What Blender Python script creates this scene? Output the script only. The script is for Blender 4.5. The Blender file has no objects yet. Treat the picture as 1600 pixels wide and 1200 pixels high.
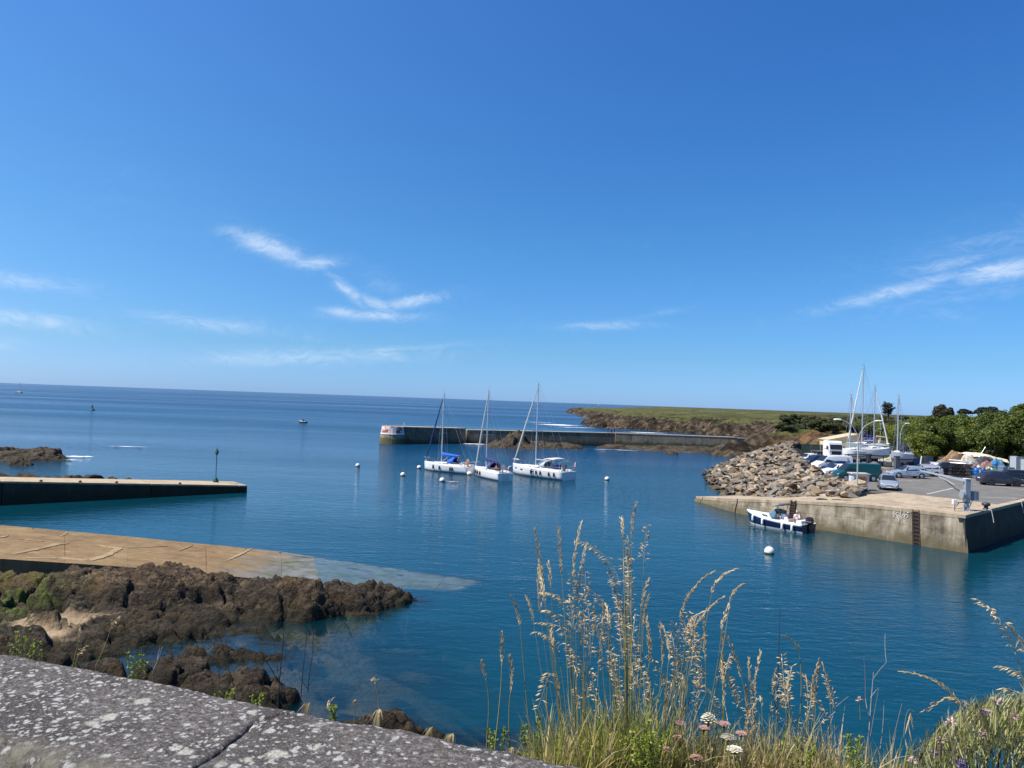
import bpy, bmesh, math, random
import numpy as np
from mathutils import Vector, Matrix, Euler

SC = bpy.context.scene
COL = SC.collection
R = math.radians
rnd = random.Random(7)

# ------------------------------------------------------------------ camera
H = 10.5                       # eye height above the harbour water
F = 1200.0                     # focal length in pixels of the 1600 x 1200 photograph
PITCH, ROLL = math.atan(26.3 / F), R(2.03)
fwd = Vector((0, math.cos(PITCH), math.sin(PITCH)))
up0 = Vector((0, -math.sin(PITCH), math.cos(PITCH)))
rt0 = Vector((1, 0, 0))
CR = rt0 * math.cos(ROLL) + up0 * math.sin(ROLL)
CU = up0 * math.cos(ROLL) - rt0 * math.sin(ROLL)
cam_d = bpy.data.cameras.new('camera')
cam_d.sensor_width = 36
cam_d.lens = 36 * F / 1600
cam_d.clip_start = 0.05
cam_d.clip_end = 120000
cam = bpy.data.objects.new('camera', cam_d)
COL.objects.link(cam)
cam.matrix_world = Matrix(((CR.x, CU.x, -fwd.x, 0), (CR.y, CU.y, -fwd.y, 0), (CR.z, CU.z, -fwd.z, H), (0, 0, 0, 1)))
SC.camera = cam

def ray(x, y):
    return fwd + CR * ((x - 800) / F) - CU * ((y - 600) / F)
def at(x, y, D):               # the point at depth D (metres along +Y) seen at a photo pixel
    d = ray(x, y)
    return Vector((0, 0, H)) + d * (D / d.y)
def on(x, y, z=0.0):           # the point at height z seen at a photo pixel
    d = ray(x, y)
    return Vector((0, 0, H)) + d * ((z - H) / d.z)

# ------------------------------------------------------------------ sky, sun, exposure
SUN_EL, SUN_DIR = R(56), Vector((-0.98, -0.20))       # high sun, straight to the left
W = bpy.data.worlds.new('World'); SC.world = W; W.use_nodes = True
SKY_STRENGTH = 0.074
sun_d = bpy.data.lights.new('sun', 'SUN'); sun_d.energy = 5.0; sun_d.angle = R(0.5); sun_d.color = (1.0, 0.935, 0.83)
sun = bpy.data.objects.new('sun', sun_d); COL.objects.link(sun)
sv = Vector((SUN_DIR.x * math.cos(SUN_EL), SUN_DIR.y * math.cos(SUN_EL), math.sin(SUN_EL)))
sun.rotation_euler = sv.to_track_quat('Z', 'Y').to_euler()
sun.location = (-60, 0, 80)
SC.view_settings.view_transform = 'Standard'
SC.view_settings.look = 'None'
SC.view_settings.exposure = 0.53
SC.view_settings.gamma = 1.0
SC.view_settings.use_curve_mapping = False
SC.cycles.use_denoising = True
SC.cycles.use_adaptive_sampling = True
SC.cycles.adaptive_threshold = 0.02
SC.cycles.max_bounces = 6
SC.cycles.transparent_max_bounces = 12
SC.cycles.caustics_reflective = False
SC.cycles.caustics_refractive = False

class NT:
    """tiny node-tree helper"""
    def __init__(s, tree): s.t = tree; s.n = tree.nodes; s.l = tree.links
    def new(s, typ, **kw):
        n = s.n.new(typ)
        for k, v in kw.items():
            if k.startswith('in_'):
                key = k[3:]
                key = int(key) if key.isdigit() else key.replace('_', ' ')
                s.set(n, key, v)
            else: setattr(n, k, v)
        return n
    def set(s, n, key, v):
        if hasattr(v, 'is_output') or isinstance(v, bpy.types.NodeSocket): s.l.new(v, n.inputs[key])
        else:
            inp = n.inputs[key]
            if hasattr(inp.default_value, '__len__') and not hasattr(v, '__len__'): v = (v,) * len(inp.default_value)
            if hasattr(inp.default_value, '__len__') and len(inp.default_value) == 4 and len(v) == 3: v = (*v, 1)
            inp.default_value = v
    def math(s, op, a, b=0.0, c=None, clamp=False):
        n = s.n.new('ShaderNodeMath'); n.operation = op; n.use_clamp = clamp
        s.set(n, 0, a); s.set(n, 1, b)
        if c is not None: s.set(n, 2, c)
        return n.outputs[0]
    def vmath(s, op, a, b=(0, 0, 0)):
        n = s.n.new('ShaderNodeVectorMath'); n.operation = op
        s.set(n, 0, a)
        if op == 'SCALE': s.set(n, 'Scale', b)
        else: s.set(n, 1, b)
        return n.outputs[0]
    def noise(s, vec, scale, detail=4, rough=0.55, dist=0.0, out=0):
        n = s.n.new('ShaderNodeTexNoise')
        if vec is not None: s.l.new(vec, n.inputs['Vector'])
        n.inputs['Scale'].default_value = scale; n.inputs['Detail'].default_value = detail
        n.inputs['Roughness'].default_value = rough; n.inputs['Distortion'].default_value = dist
        return n.outputs[out]
    def voronoi(s, vec, scale, feature='F1', out=0, rand=1.0):
        n = s.n.new('ShaderNodeTexVoronoi'); n.feature = feature
        if vec is not None: s.l.new(vec, n.inputs['Vector'])
        n.inputs['Scale'].default_value = scale; n.inputs['Randomness'].default_value = rand
        return n.outputs[out]
    def ramp(s, fac, stops, interp='LINEAR'):
        n = s.n.new('ShaderNodeValToRGB'); n.color_ramp.interpolation = interp
        e = n.color_ramp.elements
        while len(e) < len(stops): e.new(0.5)
        for k, (p, c) in enumerate(stops):
            e[k].position = p
            if not hasattr(c, '__len__'): c = (c, c, c)
            e[k].color = (*c, 1) if len(c) == 3 else c
        s.l.new(fac, n.inputs[0]) if isinstance(fac, bpy.types.NodeSocket) else None
        return n.outputs[0]
    def mix(s, fac, a, b, blend='MIX'):
        n = s.n.new('ShaderNodeMix'); n.data_type = 'RGBA'; n.blend_type = blend
        s.set(n, 0, fac); s.set(n, 6, a); s.set(n, 7, b)
        return n.outputs[2]
    def step(s, v, a, b, to0=0.0, to1=1.0):
        n = s.n.new('ShaderNodeMapRange'); n.interpolation_type = 'SMOOTHSTEP'
        s.set(n, 0, v); s.set(n, 1, a); s.set(n, 2, b); s.set(n, 3, to0); s.set(n, 4, to1)
        return n.outputs[0]
    def mapping(s, vec, scale=(1, 1, 1), rot=(0, 0, 0), loc=(0, 0, 0)):
        n = s.n.new('ShaderNodeMapping'); s.l.new(vec, n.inputs[0])
        n.inputs['Location'].default_value = loc; n.inputs['Rotation'].default_value = rot; n.inputs['Scale'].default_value = scale
        return n.outputs[0]

def build_world():
    t = NT(W.node_tree); t.n.clear()
    out = t.new('ShaderNodeOutputWorld'); bg = t.new('ShaderNodeBackground')
    sky = t.new('ShaderNodeTexSky', sky_type='NISHITA')
    sky.sun_disc = False
    sky.sun_elevation = SUN_EL
    sky.sun_rotation = math.atan2(SUN_DIR.x, SUN_DIR.y)
    sky.altitude = 0; sky.air_density = 1.0; sky.dust_density = 0.25; sky.ozone_density = 3.0
    # thin cirrus: streaky noise, thickened where the photograph shows the wisps
    d = t.new('ShaderNodeTexCoord').outputs['Generated']
    sx = t.new('ShaderNodeSeparateXYZ', in_0=d)
    az = t.math('ARCTAN2', sx.outputs[0], sx.outputs[1])
    el = t.math('ARCSINE', sx.outputs[2])
    tint = t.ramp(t.math('MULTIPLY', t.math('ABSOLUTE', el), 1.0), [(0.0, (.46, .82, 1.76)), (.06, (.42, .78, 1.30)), (.2, (.37, .84, 1.28)), (.5, (.31, .82, 1.48))])
    col = t.mix(1.0, sky.outputs[0], tint, 'MULTIPLY')
    dp = t.new('ShaderNodeVectorMath', operation='DOT_PRODUCT'); t.set(dp, 0, d); t.set(dp, 1, tuple(sv))
    aur = t.step(dp.outputs['Value'], -.02, .68)                       # the sky pales on the side of the sun
    col = t.mix(1.0, col, t.mix(aur, (1, 1, 1, 1), (1.85, 1.32, 1.10, 1)), 'MULTIPLY')
    def blob(x, y, sxp, syp, rot, amp):
        v = ray(x, y).normalized()
        a0, e0 = math.atan2(v.x, v.y), math.asin(v.z)
        c, s = math.cos(R(rot)), math.sin(R(rot))
        da, de = t.math('SUBTRACT', az, a0), t.math('SUBTRACT', el, e0)
        p = t.math('ADD', t.math('MULTIPLY', da, c * F / sxp), t.math('MULTIPLY', de, s * F / sxp))
        q = t.math('ADD', t.math('MULTIPLY', da, -s * F / syp), t.math('MULTIPLY', de, c * F / syp))
        r2 = t.math('ADD', t.math('MULTIPLY', p, p), t.math('MULTIPLY', q, q))
        return t.math('MULTIPLY', t.math('EXPONENT', t.math('MULTIPLY', r2, -.85)), amp)
    blobs = [(418, 385, 60, 15, -16, .95), (492, 411, 42, 10, 8, .85), (545, 455, 38, 10, -38, .75), (592, 478, 36, 10, -20, .8), (645, 471, 52, 10, 14, .95), (590, 493, 70, 8, 2, .75), (600, 445, 40, 14, -20, .3),
             (535, 488, 34, 8, -5, .7), (340, 508, 110, 11, -3, .6), (430, 520, 70, 7, -5, .4), (480, 558, 190, 14, 4, .62), (610, 546, 110, 6, 6, .5),
             (35, 440, 70, 12, -2, .55), (45, 500, 70, 12, -4, .7), (5, 536, 25, 9, 0, .5), (940, 509, 70, 7, 2, .6), (1030, 490, 40, 5, 12, .3),
             (1400, 455, 95, 10, 14, .8), (1480, 412, 60, 10, 12, .6), (1570, 422, 60, 13, 8, .95), (1545, 385, 110, 30, 10, .33), (1550, 458, 120, 12, 4, .35), (1450, 492, 120, 14, 2, .2),
             (250, 300, 110, 40, -18, .10)]
    acc = None
    for b in blobs:
        v = blob(*b); acc = v if acc is None else t.math('MAXIMUM', acc, v)
    vec = t.new('ShaderNodeCombineXYZ', in_0=az, in_1=el, in_2=0.0).outputs[0]
    warp = t.vmath('SCALE', t.vmath('SUBTRACT', t.noise(vec, 9, 3, .6, 0, 1), (.5, .5, .5)), 0.09)
    wv = t.vmath('ADD', vec, warp)
    n1 = t.noise(t.mapping(wv, (14, 60, 1), (0, 0, R(-6))), 1.0, 8, .68, .7)
    n2 = t.noise(t.mapping(wv, (45, 110, 1), (0, 0, R(14))), 1.0, 6, .65, 1.2)
    tex = t.math('ADD', t.math('MULTIPLY', n1, .62), t.math('MULTIPLY', n2, .38))
    low = t.math('MULTIPLY', t.step(el, .0, .06), t.step(el, .34, .16))
    amt = t.math('ADD', acc, t.math('MULTIPLY', low, .05))
    mask = t.math('MULTIPLY', t.step(t.math('ADD', tex, t.math('MULTIPLY', amt, .30)), .48, .96), t.math('MINIMUM', t.math('MULTIPLY', amt, 1.3), 1.0))
    mask = t.math('ADD', t.math('MULTIPLY', mask, .60), t.math('MULTIPLY', t.math('MULTIPLY', acc, tex), .14), clamp=True)
    col = t.mix(mask, col, (7.6, 8.8, 10.2, 1))
    t.set(bg, 'Color', col); bg.inputs['Strength'].default_value = SKY_STRENGTH
    t.l.new(bg.outputs[0], out.inputs[0])
build_world()

# ------------------------------------------------------------------ numpy noise
def _h(ix, iy, seed):
    n = (ix.astype(np.int64) * 374761393 + iy.astype(np.int64) * 668265263 + seed * 1442695041) & 0xFFFFFFFF
    n = ((n ^ (n >> 13)) * 1274126177) & 0xFFFFFFFF
    n = n ^ (n >> 16)
    return (n & 0xFFFFFF) / float(0x1000000)
def vnoise(x, y, seed=0):
    x, y = np.asarray(x, float), np.asarray(y, float)
    ix, iy = np.floor(x), np.floor(y); fx, fy = x - ix, y - iy
    ux, uy = fx * fx * (3 - 2 * fx), fy * fy * (3 - 2 * fy)
    a, b, c, d = _h(ix, iy, seed), _h(ix + 1, iy, seed), _h(ix, iy + 1, seed), _h(ix + 1, iy + 1, seed)
    return (a + (b - a) * ux) * (1 - uy) + (c + (d - c) * ux) * uy
def fbm(x, y, octv=5, seed=0, gain=.5):
    v, a, s = 0, 1, 0
    for k in range(octv):
        v = v + a * (vnoise(x * 2 ** k, y * 2 ** k, seed + k * 17) - .5); s += a; a *= gain
    return v / s * 2
def ridged(x, y, octv=5, seed=0, gain=.55):
    v, a, s = 0, 1, 0
    for k in range(octv):
        v = v + a * (1 - np.abs(2 * vnoise(x * 2 ** k, y * 2 ** k, seed + k * 13) - 1)); s += a; a *= gain
    return v / s
def cells(x, y, seed=0):
    """nearest feature point of a jittered grid: distance, second distance, random, dx, dy"""
    x, y = np.asarray(x, float), np.asarray(y, float)
    ix, iy = np.floor(x), np.floor(y)
    b1 = np.full(x.shape, 9.0); b2 = np.full(x.shape, 9.0); rr = np.zeros(x.shape); bx = np.zeros(x.shape); by = np.zeros(x.shape)
    for i in (-1, 0, 1):
        for j in (-1, 0, 1):
            cx, cy = ix + i, iy + j
            px, py = cx + _h(cx, cy, seed), cy + _h(cx, cy, seed + 5)
            d = np.hypot(x - px, y - py)
            near = d < b1
            b2 = np.where(near, b1, np.minimum(b2, d))
            rr = np.where(near, _h(cx, cy, seed + 9), rr); bx = np.where(near, x - px, bx); by = np.where(near, y - py, by)
            b1 = np.where(near, d, b1)
    return b1, b2, rr, bx, by
def sstep(a, b, v):
    t = np.clip((v - a) / (b - a), 0, 1); return t * t * (3 - 2 * t)
def poly_dist(x, y, pts, closed=False):
    """distance to a polyline and the parameter-interpolated extra columns at the nearest point"""
    best = np.full(np.shape(x), 1e9); n = len(pts)
    extra = [np.zeros(np.shape(x)) for _ in range(len(pts[0]) - 2)]
    for k in range(n if closed else n - 1):
        p, q = pts[k], pts[(k + 1) % n]
        ex, ey = q[0] - p[0], q[1] - p[1]
        t = np.clip(((x - p[0]) * ex + (y - p[1]) * ey) / (ex * ex + ey * ey + 1e-9), 0, 1)
        d = np.hypot(x - p[0] - t * ex, y - p[1] - t * ey)
        m = d < best; best = np.where(m, d, best)
        for e in range(len(extra)): extra[e] = np.where(m, p[2 + e] + (q[2 + e] - p[2 + e]) * t, extra[e])
    return (best, *extra) if extra else best
def inside(x, y, pts):
    r = np.zeros(np.shape(x), bool); n = len(pts)
    for k in range(n):
        (x1, y1), (x2, y2) = pts[k][:2], pts[(k + 1) % n][:2]
        if y1 == y2: continue
        c = ((y1 > y) != (y2 > y)) & (x < (x2 - x1) * (y - y1) / (y2 - y1) + x1)
        r ^= c
    return r
def sdist(x, y, pts):
    d = poly_dist(x, y, [p[:2] for p in pts], True)
    return np.where(inside(x, y, pts), d, -d)

# ------------------------------------------------------------------ meshes and tags
class MB:
    def __init__(s): s.v = []; s.f = []
    def add(s, vs, fs):
        b = len(s.v); s.v += [tuple(v) for v in vs]; s.f += [tuple(i + b for i in f) for f in fs]; return s
    def box(s, c, d, rz=0.0, M=None):
        x, y, z = d[0] / 2, d[1] / 2, d[2] / 2
        vs = [Vector((a * x, b * y, e * z)) for e in (-1, 1) for b in (-1, 1) for a in (-1, 1)]
        m = M if M is not None else Matrix.Rotation(rz, 3, 'Z')
        vs = [m @ v + Vector(c) for v in vs]
        return s.add(vs, [(0, 2, 3, 1), (4, 5, 7, 6), (0, 1, 5, 4), (2, 6, 7, 3), (0, 4, 6, 2), (1, 3, 7, 5)])
    def tube(s, pts, rad, n=6, cap=True):
        pts = [Vector(p) for p in pts]
        if not hasattr(rad, '__len__'): rad = [rad] * len(pts)
        vs, fs = [], []
        prev = None
        for k, p in enumerate(pts):
            t = (pts[min(k + 1, len(pts) - 1)] - pts[max(k - 1, 0)])
            t = t.normalized() if t.length > 1e-9 else Vector((0, 0, 1))
            if prev is None:
                a = t.orthogonal().normalized()
            else:
                a = (prev - t * prev.dot(t)); a = a.normalized() if a.length > 1e-6 else t.orthogonal().normalized()
            prev = a; b = t.cross(a)
            for j in range(n):
                an = 2 * math.pi * j / n
                vs.append(p + (a * math.cos(an) + b * math.sin(an)) * rad[k])
        for k in range(len(pts) - 1):
            for j in range(n):
                fs.append((k * n + j, k * n + (j + 1) % n, (k + 1) * n + (j + 1) % n, (k + 1) * n + j))
        if cap and n > 2:
            fs.append(tuple(range(n - 1, -1, -1))); fs.append(tuple((len(pts) - 1) * n + j for j in range(n)))
        return s.add(vs, fs)
    def lathe(s, prof, n=12, c=(0, 0, 0), axis='Z'):
        vs, fs = [], []
        for r, z in prof:
            for j in range(n):
                a = 2 * math.pi * j / n
                p = (r * math.cos(a), r * math.sin(a), z)
                if axis == 'Y': p = (p[0], p[2], p[1])
                if axis == 'X': p = (p[2], p[0], p[1])
                vs.append(Vector(p) + Vector(c))
        for k in range(len(prof) - 1):
            for j in range(n): fs.append((k * n + j, k * n + (j + 1) % n, (k + 1) * n + (j + 1) % n, (k + 1) * n + j))
        fs.append(tuple(range(n - 1, -1, -1))); fs.append(tuple((len(prof) - 1) * n + j for j in range(n)))
        return s.add(vs, fs)
    def loft(s, rings, cap=True, closed=True):
        n = len(rings[0]); vs = [p for r in rings for p in r]; fs = []
        for k in range(len(rings) - 1):
            for j in range(n if closed else n - 1):
                fs.append((k * n + j, k * n + (j + 1) % n, (k + 1) * n + (j + 1) % n, (k + 1) * n + j))
        if cap: fs.append(tuple(range(n - 1, -1, -1))); fs.append(tuple((len(rings) - 1) * n + j for j in range(n)))
        return s.add(vs, fs)
    def prism(s, poly, z0, z1):
        n = len(poly); vs = [(p[0], p[1], z0 if not hasattr(z0, '__len__') else z0[k]) for k, p in enumerate(poly)]
        vs += [(p[0], p[1], z1 if not hasattr(z1, '__len__') else z1[k]) for k, p in enumerate(poly)]
        fs = [tuple(range(n - 1, -1, -1)), tuple(range(n, 2 * n))] + [(k, (k + 1) % n, n + (k + 1) % n, n + k) for k in range(n)]
        return s.add(vs, fs)
    def build(s, name, mat, parent=None, smooth=False, loc=None):
        me = bpy.data.meshes.new(name); me.from_pydata([tuple(v) for v in s.v], [], s.f)
        bm = bmesh.new(); bm.from_mesh(me); bmesh.ops.recalc_face_normals(bm, faces=bm.faces); bm.to_mesh(me); bm.free()
        return link(name, me, mat, parent, smooth, loc)
def link(name, me, mat, parent=None, smooth=False, loc=None):
    if mat is not None and not me.materials: me.materials.append(mat)
    if smooth: me.polygons.foreach_set('use_smooth', [True] * len(me.polygons))
    o = bpy.data.objects.new(name, me); COL.objects.link(o)
    if parent is not None: o.parent = parent
    if loc is not None: o.location = loc
    return o
def tag(o, label=None, cat=None, group=None, kind=None):
    if label: o['label'] = label
    if cat: o['category'] = cat
    if group: o['group'] = group
    if kind: o['kind'] = kind
    return o
def thing(name, loc, rz=0.0, label=None, cat=None, group=None):
    o = bpy.data.objects.new(name, None); COL.objects.link(o)
    o.location = loc; o.rotation_euler = (0, 0, rz); o.empty_display_size = .2
    return tag(o, label, cat, group)
def copy_tree(o, parent=None):
    c = o.copy(); COL.objects.link(c); c.parent = parent
    for ch in list(o.children): copy_tree(ch, c)
    return c
def grid_mesh(name, X, Y, Z, attrs=None):
    """X, Y, Z arrays of one shape (rows, cols) -> mesh"""
    r, c = X.shape
    co = np.stack([X, Y, Z], -1).reshape(-1, 3)
    idx = np.arange(r * c).reshape(r, c)
    q = np.stack([idx[:-1, :-1], idx[:-1, 1:], idx[1:, 1:], idx[1:, :-1]], -1).reshape(-1, 4)
    me = bpy.data.meshes.new(name)
    me.vertices.add(len(co)); me.vertices.foreach_set('co', co.ravel())
    me.loops.add(q.size); me.loops.foreach_set('vertex_index', q.ravel().astype(np.int32))
    me.polygons.add(len(q)); me.polygons.foreach_set('loop_start', np.arange(0, q.size, 4, dtype=np.int32))
    me.update(calc_edges=True); me.validate()
    for k, a in (attrs or {}).items():
        at_ = me.attributes.new(k, 'FLOAT', 'POINT'); at_.data.foreach_set('value', np.asarray(a, np.float32).ravel())
    return me

# ------------------------------------------------------------------ materials
MATS = {}
def new_mat(name):
    m = bpy.data.materials.new(name); m.use_nodes = True
    t = NT(m.node_tree); t.n.clear()
    out = t.new('ShaderNodeOutputMaterial'); b = t.new('ShaderNodeBsdfPrincipled')
    t.l.new(b.outputs[0], out.inputs[0])
    MATS[name] = m
    return m, t, b, out
def bump(t, b, h, strength=.5, dist=.02):
    n = t.new('ShaderNodeBump'); n.inputs['Strength'].default_value = strength; n.inputs['Distance'].default_value = dist
    t.l.new(h, n.inputs['Height']); t.l.new(n.outputs[0], b.inputs['Normal'])
def plain(name, col, rough=.5, metal=0.0, vary=.15, scale=6.0, bmp=0.0, bscale=30.0, spec=None, coat=0.0, rand=0.0):
    """paint, metal, plastic ... : a base colour with some mottling and wear"""
    if name in MATS: return MATS[name]
    m, t, b, out = new_mat(name)
    co = t.new('ShaderNodeTexCoord').outputs['Object']
    n = t.noise(co, scale, 5, .6)
    c0 = tuple(c * (1 - vary) for c in col); c1 = tuple(min(1, c * (1 + vary)) for c in col)
    c = t.ramp(n, [(.3, c0), (.7, c1)])
    if rand:
        oi = t.new('ShaderNodeObjectInfo').outputs['Random']
        hv = t.new('ShaderNodeHueSaturation', in_Color=c); t.set(hv, 'Value', t.math('ADD', t.math('MULTIPLY', oi, 2 * rand), 1 - rand)); c = hv.outputs[0]
    t.set(b, 'Base Color', c); b.inputs['Roughness'].default_value = rough; b.inputs['Metallic'].default_value = metal
    if spec is not None: b.inputs['Specular IOR Level'].default_value = spec
    if coat: b.inputs['Coat Weight'].default_value = coat; b.inputs['Coat Roughness'].default_value = .05
    if bmp: bump(t, b, t.noise(co, bscale, 4, .6), bmp, .02)
    return m
def leafmat(name, c0, c1, trans=.35, scale=.5, rough=.55, island=.5):
    if name in MATS: return MATS[name]
    m, t, b, out = new_mat(name)
    co = t.new('ShaderNodeTexCoord').outputs['Object']
    g = t.new('ShaderNodeNewGeometry').outputs['Random Per Island']
    oi = t.new('ShaderNodeObjectInfo').outputs['Random']
    n = t.noise(co, scale, 3)
    f = t.math('ADD', t.math('MULTIPLY', n, 1 - island), t.math('MULTIPLY', g, island))
    c = t.ramp(f, [(.2, c0), (.8, c1)])
    hv = t.new('ShaderNodeHueSaturation', in_Color=c); t.set(hv, 'Value', t.math('ADD', t.math('MULTIPLY', oi, .4), .8)); c = hv.outputs[0]
    t.set(b, 'Base Color', c); b.inputs['Roughness'].default_value = rough; b.inputs['Specular IOR Level'].default_value = .3
    tr = t.new('ShaderNodeBsdfTranslucent', in_Color=c); mx = t.new('ShaderNodeMixShader', in_0=trans)
    t.l.new(b.outputs[0], mx.inputs[1]); t.l.new(tr.outputs[0], mx.inputs[2]); t.l.new(mx.outputs[0], out.inputs[0])
    return m
# ------------------------------------------------------------------ surface materials
def attr(t, name):
    n = t.new('ShaderNodeAttribute'); n.attribute_name = name; return n.outputs['Fac']
def rock_mat(name, dark, mid, light, scale=1.0, moss=True, rough=.85, bstr=.9):
    m, t, b, out = new_mat(name)
    geo = t.new('ShaderNodeNewGeometry'); P = geo.outputs['Position']
    n1 = t.noise(P, .9 * scale, 6, .65, .6)
    n2 = t.noise(t.mapping(P, (1, 3.2, 4)), 2.2 * scale, 6, .65, .3)
    f = t.math('ADD', t.math('MULTIPLY', n1, .55), t.math('MULTIPLY', n2, .45))
    c = t.ramp(f, [(.33, dark), (.5, mid), (.68, light)])
    if moss:
        cr = t.voronoi(t.mapping(t.vmath('ADD', P, t.vmath('SCALE', t.noise(P, 1.4, 4, .6, 0, 1), .7)), (.9, 2.2, 1.6)), 1.0, 'DISTANCE_TO_EDGE')
        c = t.mix(t.step(cr, .055, .0), c, (.010, .008, .006, 1))
        sp = t.step(t.noise(P, 24 * scale, 2), .70, .76)          # barnacle flecks
        c = t.mix(t.math('MULTIPLY', sp, .25), c, (.42, .38, .30, 1))
        mo = t.math('MULTIPLY', attr(t, 'moss'), t.step(t.noise(P, 1.5, 5, .65), .42, .58))
        c = t.mix(mo, c, t.ramp(t.noise(P, 5, 4), [(.3, (.026, .038, .008)), (.7, (.125, .170, .024))]))
        weed = t.step(t.noise(P, .55, 5, .6, .5), .50, .64)
        c = t.mix(t.math('MULTIPLY', weed, .55), c, (.072, .046, .016, 1))
        zz = t.math('ADD', t.new('ShaderNodeSeparateXYZ', in_0=P).outputs[2], t.math('MULTIPLY', t.math('SUBTRACT', t.noise(P, .8, 4), .5), .9))
        c = t.mix(t.math('MULTIPLY', t.step(zz, .62, .22), .8), c, (.020, .016, .008, 1))      # black weed of the tide line
        dryc = t.mix(1.0, c, (1.75, 1.62, 1.5, 1), 'MULTIPLY')
        c = t.mix(t.step(zz, 1.05, 1.65), c, dryc)                                             # paler dry rock on top
        sa = attr(t, 'sand')
        c = t.mix(sa, c, t.ramp(t.noise(P, 3, 5), [(.3, (.29, .21, .12)), (.7, (.45, .34, .21))]))
    t.set(b, 'Base Color', c); b.inputs['Roughness'].default_value = rough; b.inputs['Specular IOR Level'].default_value = .3
    h = t.math('ADD', t.noise(P, 5 * scale, 8, .7, .4), t.math('MULTIPLY', t.voronoi(t.vmath('ADD', P, t.noise(P, 3 * scale, 3, .5, 0, 1)), 2.6 * scale, 'DISTANCE_TO_EDGE'), .5))
    bump(t, b, h, bstr, .22 / scale)
    return m
rock_mat('shore_rock', (.009, .007, .005), (.046, .034, .022), (.150, .112, .072))
rock_mat('sea_rock', (.020, .016, .012), (.060, .046, .030), (.15, .115, .075), scale=.45, moss=False)

def headland_mat():
    m, t, b, out = new_mat('headland')
    P = t.new('ShaderNodeNewGeometry').outputs['Position']
    n = t.noise(P, .12, 7, .65, .4); n2 = t.noise(t.mapping(P, (1, 1, .35)), .5, 6, .7)
    rock = t.ramp(t.math('ADD', t.math('MULTIPLY', n, .4), t.math('MULTIPLY', n2, .6)), [(.36, (.006, .005, .005)), (.49, (.042, .031, .020)), (.62, (.22, .165, .105))])
    gr = t.ramp(t.noise(P, .07, 6, .6), [(.34, (.070, .072, .022)), (.52, (.130, .134, .040)), (.68, (.20, .185, .070))])
    gr = t.mix(t.step(t.noise(P, .35, 4), .5, .66), gr, (.065, .085, .022, 1))
    gr = t.mix(t.math('MULTIPLY', t.step(t.noise(t.mapping(P, (.02, .05, .05)), 1.0, 6, .7, .6), .48, .62), .75), gr, (.105, .080, .042, 1))
    g = t.math('ADD', attr(t, 'grass'), t.math('MULTIPLY', t.math('SUBTRACT', t.noise(P, .12, 7, .7), .5), 2.4))
    c = t.mix(t.step(g, .35, .6), rock, gr)
    so = t.math('MULTIPLY', attr(t, 'soil'), t.step(t.noise(P, .3, 5), .38, .55))
    c = t.mix(so, c, t.ramp(n2, [(.3, (.11, .055, .022)), (.7, (.34, .20, .09))]))
    t.set(b, 'Base Color', c); b.inputs['Roughness'].default_value = .9; b.inputs['Specular IOR Level'].default_value = .15
    bump(t, b, t.math('ADD', t.noise(P, .8, 8, .7), t.math('MULTIPLY', t.voronoi(t.vmath('ADD', P, t.noise(P, .4, 3, .5, 0, 1)), .35, 'DISTANCE_TO_EDGE'), .7)), 1.0, 2.2)
headland_mat()

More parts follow.
